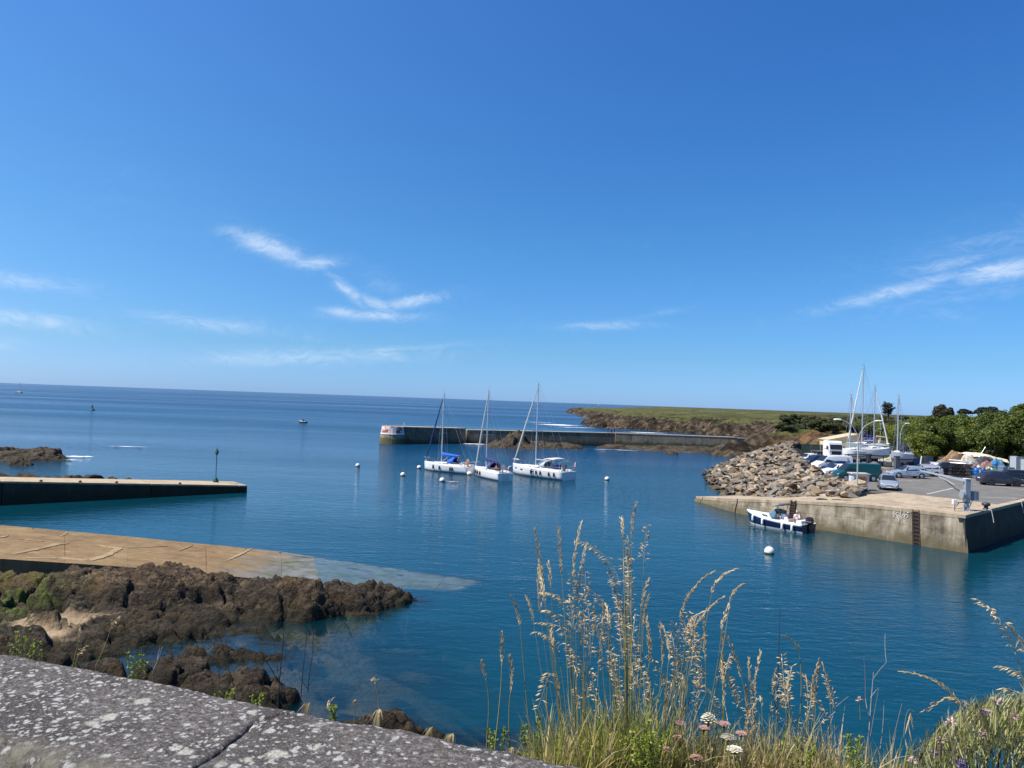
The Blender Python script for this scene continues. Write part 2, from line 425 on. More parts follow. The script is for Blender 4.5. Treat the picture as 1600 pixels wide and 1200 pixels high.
def sea_mat():
    m, t, b, out = new_mat('sea')
    t.n.remove(b)
    P = t.new('ShaderNodeNewGeometry').outputs['Position']
    slick = t.noise(t.mapping(P, (.0035, .010, 1), (0, 0, R(4))), 1.0, 4, .55)
    amp = t.step(slick, .36, .62, .55, 1.15)
    w1 = t.noise(t.mapping(P, (.40, .95, 1), (0, 0, R(8))), 1.0, 5, .6, .35)
    w2 = t.noise(t.mapping(P, (1.5, 3.0, 1), (0, 0, R(-14))), 1.0, 3, .55, .2)
    w3 = t.noise(t.mapping(P, (.09, .20, 1), (0, 0, R(12))), 1.0, 3, .5)
    h = t.math('ADD', t.math('ADD', t.math('MULTIPLY', w1, .28), t.math('MULTIPLY', w2, .15)), t.math('MULTIPLY', w3, .22))
    sp = t.new('ShaderNodeSeparateXYZ', in_0=P)
    off = t.math('SUBTRACT', t.math('SUBTRACT', sp.outputs[1], 120), t.math('MULTIPLY', sp.outputs[0], 1.1))      # sheltered inside the harbour, rougher outside
    amp = t.math('MULTIPLY', amp, t.step(off, -40, 110, .43, 1.15))
    h = t.math('MULTIPLY', h, amp)
    bp = t.new('ShaderNodeBump'); bp.inputs['Strength'].default_value = 1.0; bp.inputs['Distance'].default_value = .55
    t.l.new(h, bp.inputs['Height'])
    N = bp.outputs[0]
    fr = t.new('ShaderNodeFresnel', in_IOR=1.33); t.l.new(N, fr.inputs['Normal'])
    gl = t.new('ShaderNodeBsdfGlossy', in_Color=(.97, .97, .97, 1)); t.l.new(N, gl.inputs['Normal'])
    py_ = t.new('ShaderNodeSeparateXYZ', in_0=P).outputs[1]
    t.set(gl, 'Roughness', t.step(py_, 60, 520, .03, .24))        # unresolved waves far out
    near = t.noise(t.mapping(P, (.02, .05, 1)), 1.0, 3)
    body = t.ramp(near, [(.3, (.0012, .031, .047)), (.7, (.0019, .046, .066))])
    sy = t.new('ShaderNodeSeparateXYZ', in_0=P).outputs[1]
    body = t.mix(t.step(sy, 60, 170), body, (.004, .045, .105, 1))      # open sea beyond the harbour
    df = t.new('ShaderNodeBsdfDiffuse'); t.set(df, 'Color', body)
    tr = t.new('ShaderNodeBsdfTransparent', in_Color=(.80, .90, .88, 1))
    dp = attr(t, 'depth')
    mx = t.new('ShaderNodeMixShader'); t.set(mx, 0, dp); t.l.new(tr.outputs[0], mx.inputs[1]); t.l.new(df.outputs[0], mx.inputs[2])
    m2 = t.new('ShaderNodeMixShader'); t.set(m2, 0, t.math('MULTIPLY', fr.outputs[0], t.math('MULTIPLY', t.step(py_, 50, 400, .86, .50), t.step(t.noise(t.mapping(P, (.0016, .0075, 1), (0, 0, R(2))), 1.0, 4, .6), .34, .66, 1.25, .62)))); t.l.new(mx.outputs[0], m2.inputs[1]); t.l.new(gl.outputs[0], m2.inputs[2])
    t.l.new(m2.outputs[0], out.inputs[0])
sea_mat()

def concrete_mat(name, base, stain, light, algae=None, zalg=(.5, 1.4), bands=True, bscale=8):
    m, t, b, out = new_mat(name)
    P = t.new('ShaderNodeNewGeometry').outputs['Position']
    z = t.new('ShaderNodeSeparateXYZ', in_0=P).outputs[2]
    n = t.noise(P, .6, 7, .65, .5); n2 = t.noise(t.mapping(P, (1.6, 1.6, .25)), 1.5, 5, .6)
    c = t.ramp(t.math('ADD', t.math('MULTIPLY', n, .6), t.math('MULTIPLY', n2, .4)), [(.34, stain), (.5, base), (.66, light)])
    c = t.mix(t.math('MULTIPLY', t.step(t.noise(P, 9, 4, .7), .58, .75), .35), c, stain)
    if algae:
        lo = t.math('ADD', z, t.math('MULTIPLY', t.math('SUBTRACT', t.noise(P, .9, 5), .5), 1.4))
        c = t.mix(t.math('MULTIPLY', t.step(lo, zalg[1], zalg[0]), .8), c, algae)
    t.set(b, 'Base Color', c); b.inputs['Roughness'].default_value = .88; b.inputs['Specular IOR Level'].default_value = .25
    bump(t, b, t.noise(P, bscale, 6, .65), .5, .05)
    return m
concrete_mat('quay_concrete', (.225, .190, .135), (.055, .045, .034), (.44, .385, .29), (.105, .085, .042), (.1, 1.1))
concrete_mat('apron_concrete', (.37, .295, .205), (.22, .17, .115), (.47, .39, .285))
concrete_mat('slip_concrete', (.225, .145, .066), (.140, .088, .042), (.29, .200, .104))
concrete_mat('pier_top', (.41, .315, .20), (.29, .215, .13), (.50, .40, .27))
def wet_end():
    m = MATS['slip_concrete']; t = NT(m.node_tree); b = [n for n in t.n if n.type == 'BSDF_PRINCIPLED'][0]
    old = b.inputs['Base Color'].links[0].from_socket
    P = t.new('ShaderNodeNewGeometry').outputs['Position']; sp = t.new('ShaderNodeSeparateXYZ', in_0=P)
    xx = t.math('ADD', sp.outputs[0], t.math('MULTIPLY', t.math('SUBTRACT', t.noise(P, .45, 5, .6), .5), 7.0))
    wet = t.math('MULTIPLY', t.step(xx, -17.5, -12.5), t.step(sp.outputs[1], 60, 56))
    grey = t.ramp(t.noise(P, 1.1, 5, .65), [(.32, (.085, .088, .078)), (.6, (.165, .168, .158))])
    alg = t.step(t.noise(t.mapping(P, (.5, 1.1, 1)), 1.0, 6, .7, .6), .52, .60)
    grey = t.mix(t.math('MULTIPLY', alg, .8), grey, (.085, .095, .035, 1))
    dk = t.step(t.noise(t.mapping(P, (.35, .8, 1), (0, 0, 0), (9, 3, 0)), 1.0, 5, .6, .6), .60, .66)
    grey = t.mix(t.math('MULTIPLY', dk, .85), grey, (.02, .04, .05, 1))
    stain = t.step(t.noise(t.mapping(P, (.25, .6, 1)), 1.0, 6, .7, .8), .46, .64)
    dry = t.mix(t.math('MULTIPLY', stain, .5), old, (.14, .095, .05, 1))
    pale = t.step(t.noise(t.mapping(P, (.2, .9, 1), (0, 0, .3), (4, 8, 0)), 1.0, 5, .7, 1.0), .60, .68)
    dry = t.mix(t.math('MULTIPLY', pale, .6), dry, (.42, .31, .17, 1))
    t.set(b, 'Base Color', t.mix(wet, dry, grey))
wet_end()
concrete_mat('joint_fill', (.285, .200, .108), (.19, .130, .068), (.36, .265, .155))
concrete_mat('breakwater_concrete', (.155, .125, .085), (.060, .048, .033), (.25, .205, .145), (.045, .038, .026), (.3, 1.6))
concrete_mat('shaded_concrete', (.060, .050, .036), (.030, .026, .020), (.10, .085, .062), (.022, .024, .012), (.3, 1.8))  # darker copy: shade of unlit walls put into the colour, algae near water
concrete_mat('wet_slip', (.27, .27, .25), (.10, .11, .065), (.36, .36, .34), bscale=4)
concrete_mat('rampart_concrete', (.25, .205, .14), (.11, .09, .06), (.36, .30, .21), (.060, .062, .018), (1.0, 1.7))
concrete_mat('asphalt', (.150, .142, .128), (.118, .110, .098), (.185, .176, .160), bscale=14)
concrete_mat('yard_dust', (.37, .32, .25), (.28, .24, .18), (.46, .41, .33))
plain('road_paint', (.62, .60, .55), .7, vary=.25, scale=2)
plain('dark_gap', (.012, .011, .010), .9)

# ------------------------------------------------------------------ near shore: bank, rocks, sea bed, slipway
SLIP_FAR = [on(0, 820, 1.5), on(200, 838, .95), on(440, 862, .03), on(640, 892, -.06), on(757, 909, -.15)]
SLIP_NEAR = [on(0, 873, 1.5), on(200, 886, .95), on(440, 908, .03), on(640, 921, -.06), on(716, 926, -.15)]
e0 = (SLIP_FAR[0] - SLIP_FAR[1]) * 1.2; e0.z = 1.0
SLIP_FAR.insert(0, SLIP_FAR[0] + e0)
SLIP_NEAR.insert(0, SLIP_NEAR[0] + Vector((e0.x, -1.5, 1.0)))
slip_poly = [(p.x, p.y) for p in SLIP_FAR] + [(p.x, p.y) for p in reversed(SLIP_NEAR)]
def slip_z(x, y):
    xs = [p.x for p in SLIP_FAR]; zs = [p.z for p in SLIP_FAR]
    z = np.interp(x, xs, zs)
    return np.where(inside(x, y, slip_poly), z, -9.0)
RIDGE = [(-46, 36.5, 1.7, 3.6), (-32, 37.0, 1.5, 3.5), (-22.5, 37.0, 1.3, 3.1), (-17, 37.8, 1.6, 2.9), (-13.5, 38.0, 1.15, 2.7), (-9.8, 37.8, 1.5, 2.3), (-7.6, 38.5, 1.2, 2.0), (-5.8, 39.6, .6, 1.3)]
SHELF = [(-60, 25), (-60, 40), (-12, 39), (-11.2, 36.2), (-12.6, 33.8), (-14.6, 31.8), (-15.3, 29.2), (-17, 27), (-19, 24)]
LUMPS = [(-11.6, 28.2, 1.5, .9, .25), (-9.6, 27.0, 1.7, .9, .55), (-7.9, 26.2, 1.3, .7, .40), (-13.2, 28.0, 1.0, .5, .20), (-12.0, 30.2, 1.9, .32, .28), (-9.9, 30.6, 1.5, .25, .16),
         (-3.6, 24.6, 1.5, .7, .5), (-2.0, 24.0, 1.3, .6, .4), (-5.2, 24.4, 1.2, .5, .2), (0.6, 23.3, 1.8, .6, -.05), (6.5, 21.2, 2.2, .8, .05), (13, 20.4, 2.4, 1.0, .15), (-14.5, 26.5, 2.0, 1.2, .45)]
def bank_z(x, y):
    yy = y + 1.2 * fbm(x * .12, y * .12, 3, 31) * np.clip((y - 3) / 6, 0, 1)
    return np.interp(yy, [-3, .5, 2.0, 2.7, 3.4, 6, 14, 18.5, 22, 30, 45], [9.3, 9.28, 9.22, 9.1, 8.3, 6.0, 1.6, .2, -.7, -2.4, -4.0]) - 4.0 * sstep(-5, 3, x) * sstep(19.5, 24, y)
def near_z(x, y):
    x, y = np.asarray(x, float), np.asarray(y, float)
    base = bank_z(x, y)
    wx = x + .8 * fbm(x * .5, y * .5, 3, 3); wy = y + .8 * fbm(x * .5, y * .5, 3, 4)
    d, hh, ww = poly_dist(wx, wy, RIDGE)
    side = np.where(wy < np.interp(wx, [p[0] for p in RIDGE], [p[1] for p in RIDGE]), 1.0, 1.25)
    rid = hh - (hh + 2.3) * sstep(.25, 1.9, d * side / ww) - np.where(d * side / ww > 1.9, 6.0, 0)
    sd = sdist(wx, wy, SHELF)
    shelf = np.where(sd > 0, .12 + .38 * sstep(0, 3, sd), np.maximum(-3.5, .12 + sd * .42))
    z = np.maximum(np.maximum(base, shelf), rid)
    for (cx, cy, rx, ry, h) in LUMPS:
        q = np.hypot((wx - cx) / rx, (wy - cy) / ry)
        z = np.maximum(z, h - (h + 1.2) * sstep(.25, 1.7, q) - np.where(q > 1.7, 6.0, 0))
    shallow = -.20 - .7 * sstep(-11, -2, x) - 2.6 * sstep(-5, 3.5, x) - .10 * np.clip(y - 26, 0, 9) * sstep(-12, -3, x) + .55 * fbm(x * .35, y * .35, 4, 61)
    z = np.where((x > -16) & (x < 4) & (y < 36.5), np.maximum(z, np.where(y > 22, shallow, -9)), z)
    # broken, bedded rock: tilted blocks plus ridged detail, fading on the sea floor
    amp = sstep(-1.6, .15, z) * .8 + .2
    amp = amp * np.where(y < 19, .5, 1)
    px_, py_ = wx * .15 + x * .85, wy * .15 + y * .85
    b1, b2, rr, bx, by = cells(px_ * .32 + .12 * py_, py_ * .72 - .12 * px_, 11)
    blk = (rr - .5) * 1.15 + bx * .22 * (_h(np.floor(rr * 997), np.floor(rr * 131), 3) - .4) + by * .55
    c1, c2, r2, cx_, cy_ = cells(px_ * .85 + .3 * py_, py_ * 2.0 - .28 * px_, 23)
    d1, d2, r3, dx_, dy_ = cells(px_ * 1.5 + .7 * py_, py_ * 4.5 - .6 * px_, 37)
    blk2 = (r2 - .5) * .40 + cx_ * .08 + cy_ * .26
    gap = -.26 * (1 - sstep(0, .09, b2 - b1)) - .14 * (1 - sstep(0, .10, c2 - c1)) - .05 * (1 - sstep(0, .14, d2 - d1))
    bed = z * .92 + .10 * wx * .4 + .16 * fbm(wx * .9, wy * 1.6, 3, 45); q = bed / .30; fq = q - np.floor(q)
    z = z + .95 * sstep(-.5, .2, z) * .30 * (sstep(.30, .62, fq) - fq) * np.where(y > 20, 1, 0)
    z = z + amp * (.50 * blk + .90 * blk2 + .13 * (r3 - .5) + .08 * dy_ + gap + .05 * (ridged(wx * .8, wy * 1.6, 5, 41) - .55) + .06 * fbm(wx * 3, wy * 5, 3, 51))
    return z
def flat_sand(x, y, z):
    """sand lies level in the hollows of the shelf on the left"""
    m = sstep(.44, .60, vnoise(x * .32 + 3, y * .55, 71)) * sstep(-15.5, -17.5, x) * sstep(34.5, 33.2, y) * sstep(28.3, 29.2, y)
    zs = .52 + .10 * (x + 16) * -.1
    s = m * sstep(.55, .15, z - zs)
    return np.where(s > .05, z * (1 - s) + np.maximum(zs, z - .25) * s, z), s
def near_shore():
    step = .088
    xs = np.concatenate([np.arange(-60, -36, .5), np.arange(-36, 2, step), np.arange(2, 26, .35), np.arange(26, 72, 1.5)])
    ys = np.concatenate([np.arange(-4, 1.4, .6), np.arange(1.4, 4.5, .16), np.arange(4.5, 22, .45), np.arange(22, 43.5, step), np.arange(43.5, 60, .8)])
    X, Y = np.meshgrid(xs, ys)
    Z = near_z(X, Y)
    Z, sand = flat_sand(X, Y, Z)
    sand = np.maximum(sand, .40 * sstep(-.1, -.45, Z) * sstep(.40, .62, vnoise(X * .8, Y * .9, 55)) * (Y > 21))
    sl = slip_z(X, Y)
    Z = np.where(sl > -8, np.minimum(Z, sl - .22 + .55 * sstep(41.5, 37.5, Y) * sstep(-30, -12, X)), Z)
    Z = np.where((Y > 43) , np.minimum(Z, np.where(sl > -8, sl - .25, -1.0 - .2 * (Y - 43))), Z)
    moss = sstep(-18.5, -22, X) * sstep(28, 31, Y) * sstep(37.6, 35.2, Y) * sstep(.2, .55, Z)
    JX = X + np.where(np.abs(Z) < 3, .07 * fbm(X * 1.3, Y * 1.3, 3, 81), 0); JY = Y + np.where((np.abs(Z) < 3) & (Y > 20), .30 * (Z - .6) * -.35 + .06 * fbm(X * 1.7, Y * 1.7, 3, 91), 0)
    me = grid_mesh('shore', JX, JY, Z, {'sand': sand, 'moss': moss})
    o = link('shore', me, MATS['shore_rock'], smooth=False)
    tag(o, 'dark brown layered shore rocks with sand pockets and green weed below the parapet', kind='structure')
near_shore()

def slipway():
    root = thing('slipway', (0, 0, 0))
    tag(root, 'tan concrete slipway running down into the water behind the dark rocks', 'slipway')
    n = len(SLIP_FAR)
    # cast in bays with pale joints between them
    bays = []
    for k in range(n - 1):
        m = 2 if k in (1, 2) else (3 if k == 0 else 2)
        for j in range(m):
            a, b_ = j / m, (j + 1) / m
            bays.append((SLIP_FAR[k].lerp(SLIP_FAR[k + 1], a), SLIP_FAR[k].lerp(SLIP_FAR[k + 1], b_), SLIP_NEAR[k].lerp(SLIP_NEAR[k + 1], b_), SLIP_NEAR[k].lerp(SLIP_NEAR[k + 1], a)))
    for (a, b_, c, d) in bays:
        e = (b_ - a).normalized() * .018
        for half in (0, 1):
            q0, q1 = (0.0, .497) if half == 0 else (.503, 1.0)
            p = [(a + e).lerp(d + e, q0), (b_ - e).lerp(c - e, q0), (b_ - e).lerp(c - e, q1), (a + e).lerp(d + e, q1)]
            dz = rnd.uniform(-.008, .012)
            mb = MB(); mb.prism([(v.x, v.y) for v in p], [v.z - 1.6 for v in p], [v.z + dz for v in p])
            mb.build('slab', MATS['slip_concrete'], root)
    mb = MB()
    for k in range(n - 1):
        p = [SLIP_FAR[k], SLIP_FAR[k + 1], SLIP_NEAR[k + 1], SLIP_NEAR[k]]
        mb.prism([(v.x, v.y) for v in p], [v.z - 1.5 for v in p], [v.z - .014 for v in p])
    mb.build('joint_mortar', MATS['slip_concrete'], root)
    for k in range(9):                                  # small mooring rings along the outer edge
        p = SLIP_FAR[1].lerp(SLIP_FAR[3], k / 8) if k < 8 else SLIP_FAR[3]
        MB().lathe([(.05, 0), (.06, .03), (.04, .06), (0.01, .065)], 8, (p.x, p.y - .35, p.z)).build('mooring_ring', MATS['dark_gap'], root)
def slip_repairs():
    root = bpy.data.objects['slipway']
    rr = random.Random(4)
    def surf_z(p):
        best = (1e9, 0)
        for k in range(len(SLIP_FAR) - 1):
            for j in range(40):
                a, b_ = SLIP_FAR[k].lerp(SLIP_FAR[k + 1], j / 40), SLIP_NEAR[k].lerp(SLIP_NEAR[k + 1], j / 40)
                e = Vector((b_.x - a.x, b_.y - a.y)); t_ = min(1, max(0, ((p.x - a.x) * e.x + (p.y - a.y) * e.y) / e.length_squared))
                d = math.hypot(a.x + e.x * t_ - p.x, a.y + e.y * t_ - p.y)
                if d < best[0]: best = (d, a.z + (b_.z - a.z) * t_)
        return best[1]
    def sp(px, py):
        z = 1.2
        for _ in range(6):
            p = on(px, py, z); z = surf_z(p)
        return Vector((p.x, p.y, z))
    for line, w in (([(20, 866), (60, 857), (90, 850), (106, 849)], .55), ([(40, 872), (95, 872), (140, 876), (165, 868), (186, 857), (150, 852)], .5), ([(352, 877), (372, 868), (394, 857)], .22), ([(278, 861), (300, 852)], .2), ([(30, 842), (68, 846)], .18), ([(0, 840), (12, 837)], .3), ([(95, 838), (105, 832)], .18), ([(200, 856), (230, 855), (262, 853)], .14)):
        pts = [sp(*q) for q in line]; L, Rr = [], []
        n = 10 * (len(pts) - 1)
        for k in range(n + 1):
            f = k / n * (len(pts) - 1); i = min(int(f), len(pts) - 2); p = pts[i].lerp(pts[i + 1], f - i); e = (pts[i + 1] - pts[i]); e.z = 0; e.normalize(); nn = Vector((-e.y, e.x, 0))
            taper = .35 + .65 * math.sin(math.pi * min(1, max(0, .08 + .84 * k / n)))
            L.append(p + nn * w * taper * rr.uniform(.35, .7) + Vector((0, 0, .018))); Rr.append(p - nn * w * taper * rr.uniform(.35, .7) + Vector((0, 0, .018)))
        mb = MB(); mb.loft([[a, b_, b_ - Vector((0, 0, .05)), a - Vector((0, 0, .05))] for a, b_ in zip(L, Rr)])
        mb.build('mortar_repair', MATS['joint_fill'], root)
slipway()
slip_repairs()

# ------------------------------------------------------------------ the sea
def sea():
    def axis(a, b, step, far, g=1.16):
        core = list(np.arange(a, b + 1e-6, step)); s, p = step, b
        while p < far: s *= g; p += s; core.append(p)
        return core
    xp = axis(-30, 14, .4, 60000); neg = axis(30, 31, .4, 60000)
    xs = np.array(sorted(set([-v for v in neg if v > 30.2] + xp)))
    ys = np.array([16, 18, 19.5] + axis(21, 50, .4, 60000))
    X, Y = np.meshgrid(xs, ys)
    Z0 = near_z(X, Y); sl = slip_z(X, Y)
    T = np.maximum(np.where((Y < 46) & (np.abs(X) < 70), Z0, -9), sl)
    depth = np.clip(-T, 0, 9)
    a = np.clip(1.13 * (1 - np.exp(-depth * .50)), 0, 1)
    a = np.where((Y > 52) | (X > 16) | (X < -40), 1.0, a)
    me = grid_mesh('sea', X, Y, np.zeros_like(X), {'depth': a})
    tag(link('sea', me, MATS['sea']), 'blue harbour water and open sea reaching the horizon', kind='structure')
sea()

# ------------------------------------------------------------------ headland and the land behind the harbour
COAST = [(66, 900), (50, 470), (38, 400), (36, 358), (40, 338), (47, 328), (56, 317), (66, 306), (76, 300), (88, 290), (92, 262), (80, 238), (68, 214), (60, 199), (52, 186), (44, 174),
         (47, 168), (56, 171), (53, 160), (46, 146), (43, 132), (44, 118), (46, 104), (46, 96), (46, 80), (54, 82), (64, 90), (110, 92), (300, 90), (700, 90), (700, 900)]
YARD = [(38, 122), (44, 122), (47, 134), (52, 146), (64, 152), (74, 146), (84, 134), (300, 118), (300, 94), (110, 94), (64, 91), (54, 83), (44, 76), (38, 80)]
def land_z(x, y):
    wx = x + 9 * fbm(x * .05, y * .05, 4, 101); wy = y + 9 * fbm(x * .05, y * .05, 4, 102)
    near = sstep(260, 200, y)
    wx = wx * (1 - near * .6) + x * near * .6; wy = wy * (1 - near * .6) + y * near * .6
    sd = sdist(wx, wy, COAST)
    cliff = np.where(sd > 0, 1.0 * sstep(0, 5, sd) + 3.8 * sstep(2, 15, sd) + 1.6 * sstep(12, 34, sd) + 2.0 * sstep(34, 90, sd), np.maximum(-4, sd * .5))
    mask = sstep(8, 2, cliff) * sstep(-1, .6, cliff)
    b1, b2, rr, bx, by = cells(wx * .16, wy * .22, 111)
    z = cliff + mask * (4.4 * (ridged(x * .07, y * .09, 5, 121) - .55) + 2.2 * (rr - .5) + 1.2 * bx + 1.5 * (ridged(x * .3, y * .3, 3, 131) - .5)) + .35 * fbm(x * .05, y * .05, 4, 141)
    z = z + .5 * sstep(330, 420, y) * fbm(x * .03, y * .03, 3, 151)
    # ground rises again behind the hedge on the right
    z = z + 1.6 * sstep(120, 170, x) * sstep(130, 190, y)
    ys = sdist(x, y, YARD)
    z = np.where(ys > -14, z * sstep(0, -14, ys) + 2.55 * (1 - sstep(0, -14, ys)), z)
    z = np.where(ys > 0, 2.55, z)
    z = np.where((y < 112) & (ys < 0), np.minimum(z, 2.4 + ys * .5), z)
    z = np.where((x < 46.5) & (y < 150), np.minimum(z, -.8 + .8 * np.clip(x - 40, 0, 4)), z)
    return z
def headland():
    xs = np.concatenate([np.arange(22, 36, 1.2), np.arange(36, 150, 1.1), np.arange(150, 320, 4), np.arange(320, 720, 25)])
    ys = np.concatenate([np.arange(20, 124, 4.0), np.arange(124, 230, 1.2), np.arange(230, 430, 1.8), np.arange(430, 900, 14)])
    X, Y = np.meshgrid(xs, ys)
    Z = land_z(X, Y)
    gz = np.gradient(Z, axis=0) / np.maximum(np.gradient(Y, axis=0), .1); gx = np.gradient(Z, axis=1) / np.maximum(np.gradient(X, axis=1), .1)
    slope = np.hypot(gz, gx)
    grass = sstep(3.9 + 2.6 * sstep(62, 40, X), 6.2 + 1.8 * sstep(62, 40, X), Z + 2.4 * fbm(X * .04, Y * .04, 4, 161)) * sstep(1.1, .4, slope)
    grass = grass * (.62 + .38 * sstep(.35, .6, vnoise(X * .06, Y * .035, 171)))
    soil = sstep(57, 62, X) * sstep(182, 172, Y) * sstep(146, 152, Y) * sstep(80, 74, X)
    grass = grass * (1 - .8 * soil)
    me = grid_mesh('headland', X, Y, Z, {'grass': grass, 'soil': soil})
    tag(link('headland', me, MATS['headland']), 'low rocky headland with a grassy top behind the breakwater', kind='structure')
headland()

# ------------------------------------------------------------------ breakwater
def wall_run(name, pts, thick, z0, z1s, mat, parent, batter=.5):
    """straight runs of a battered wall; pts = foot of the near face, thickness goes away from the harbour"""
    for k in range(len(pts) - 1):
        a, b_ = Vector(pts[k]), Vector(pts[k + 1]); e = (b_ - a).normalized(); n = Vector((-e.y, e.x))
        za, zb = z1s[k], z1s[k + 1]
        rings = []
        for p, z in ((a, za), (b_ - e * .02, zb)):
            rings.append([(p.x, p.y, z0), (p.x + n.x * batter, p.y + n.y * batter, z), (p.x + n.x * (thick - batter * .3), p.y + n.y * (thick - batter * .3), z), (p.x + n.x * thick, p.y + n.y * thick, z0)])
        MB().loft(rings).build(name, mat, parent)
def breakwater():
    root = thing('breakwater', (0, 0, 0))
    tag(root, 'long dark concrete breakwater closing the harbour, its end painted red and white', 'breakwater')
    A, B, C_, D_, E_ = (-26.2, 169.5), (-10.3, 182.0), (26.0, 190.5), (57.0, 192.5), (64, 196)
    m = MATS['breakwater_concrete']
    wall_run('thick_section', [A, B], 4.6, -2, [3.72, 3.42], m, root, .5)
    wall_run('wall_section', [(-10.2, 183.2), C_], 3.0, -2, [3.05, 3.25], m, root, .3)
    wall_run('inner_section', [(26.05, 190.0), D_, E_], 3.2, -2, [3.30, 3.15, 3.1], MATS['rampart_concrete'], root, .3)
    # rounded head with a painted band
    hc = Vector((A[0], A[1], 0)) + Vector((-.1, 2.6, 0))
    def half(r0, r1, za, zb, name, mat, n=22):
        mb = MB(); rings = []
        for r, z in ((r0, za), (r1, zb)):
            rings.append([(hc.x + r * math.cos(2 * math.pi * j / n), hc.y + r * math.sin(2 * math.pi * j / n), z) for j in range(n)])
        mb.loft(rings); return mb.build(name, mat, root)
    half(3.2, 2.65, -2, 2.15, 'round_head', MATS['rampart_concrete'])
    half(2.72, 2.66, 2.15, 2.42, 'white_band', plain('white_paint_weathered', (.70, .68, .64), .7, vary=.2, scale=1.2))
    mr, t, b, out = new_mat('red_paint_peeling')
    P = t.new('ShaderNodeNewGeometry').outputs['Position']
    t.set(b, 'Base Color', t.mix(t.step(t.noise(P, .75, 4, .6), .44, .54), (.34, .075, .045, 1), (.66, .58, .54, 1))); b.inputs['Roughness'].default_value = .8
    half(2.64, 2.45, 2.42, 3.74, 'painted_top', mr)
    # pale walkway capping
    def cap(p, q, z0, z1, w, off):
        a, b_ = Vector(p), Vector(q); e = (b_ - a).normalized(); n = Vector((-e.y, e.x)); 
        L = (b_ - a).length; k = max(1, int(L / 6)); 
        for i in range(k):
            u, v = a + e * (L * i / k + .01), a + e * (L * (i + 1) / k - .02); zu, zv = z0 + (z1 - z0) * i / k, z0 + (z1 - z0) * (i + 1) / k
            poly = [u + n * off, v + n * off, v + n * (off + w), u + n * (off + w)]
            MB().prism([(s.x, s.y) for s in poly], [zu + .003, zv + .003, zv + .003, zu + .003], [zu + .2, zv + .2, zv + .2, zu + .2]).build('capping_slab', MATS['apron_concrete'], root)
    cap(A, B, 3.72, 3.42, 4.1, .42); cap((-10.2, 183.2), C_, 3.05, 3.25, 2.7, .25); cap((26.05, 190), D_, 3.30, 3.15, 2.9, .25)
    p = hc + Vector((2.6, -.5, 3.9))
    MB().tube([p, p + Vector((0, 0, .9))], .09, 6).build('post', plain('white_paint', (.78, .78, .76), .45, vary=.05), root)
breakwater()

# ------------------------------------------------------------------ pier on the left
def pier():
    root = thing('pier', (0, 0, 0))
    tag(root, 'low sloping tan pier on the left with a shaded side wall', 'pier')
    n1, n0 = on(387, 769.5, 0), on(0, 789, 0)
    d = (n0 - n1); e = d.normalized()
    far = Vector((-e.y, e.x, 0)); far = far if far.y > 0 else -far
    w = 4.2
    cuts = [0, .03 * 30, 9.4, 21.5, 34, 48, 62]
    def ztop(s): return float(np.interp(s, [0, 22, 62], [.72, 2.05, 3.2]))
    for k in range(len(cuts) - 1):
        s0, s1 = cuts[k] + .03, cuts[k + 1] - .03
        a, b_ = n1 + e * s0, n1 + e * s1
        rings = []
        for p, s in ((a, s0), (b_, s1)):
            z = ztop(s); rings.append([(p.x, p.y, -2), (p.x + far.x * .15, p.y + far.y * .15, z - .16), (p.x + far.x * (w - .15), p.y + far.y * (w - .15), z - .16), (p.x + far.x * w, p.y + far.y * w, -2)])
        MB().loft(rings).build('wall_section', MATS['shaded_concrete'], root)
        poly = [a + far * .09, b_ + far * .09, b_ + far * (w - .1), a + far * (w - .1)]; zs = [ztop(s0), ztop(s1), ztop(s1), ztop(s0)]
        MB().prism([(v.x, v.y) for v in poly], [z - .157 for z in zs], zs).build('deck_slab', MATS['pier_top'], root)
    for px in (52, 118, 182, 300):
        q = on(px, 752 + px * .02, 1.4)
        p = n1 + e * max(1.5, (q - n1).dot(e)) + far * .4
        MB().lathe([(.13, 0), (.15, .06), (.08, .15), (.03, .17)], 8, (p.x, p.y, ztop((p - n1).dot(e)))).build('mooring_ring', MATS['dark_gap'], root)
    # green beacon pole standing on the outer end
    s = 2.3; p = n1 + e * s + far * 3.0; p.z = ztop(s)
    g = plain('beacon_green', (.012, .055, .040), .5, vary=.2)
    b = thing('beacon_pole', p, 0, 'thin dark green beacon pole with a cone on the end of the left pier', 'beacon')
    MB().lathe([(.32, 0), (.30, .12), (.14, .45), (.09, .5)], 10).build('foot', g, b)
    MB().tube([(0, 0, .4), (0, 0, 3.15)], .042, 8).build('pole', g, b)
    MB().lathe([(.23, 3.05), (.23, 3.1), (.03, 3.55), (.02, 3.6)], 10).build('cone_topmark', g, b)
    MB().lathe([(.02, 2.85), (.12, 2.86), (.12, 3.05), (.02, 3.06)], 8).build('lamp', g, b)
pier()

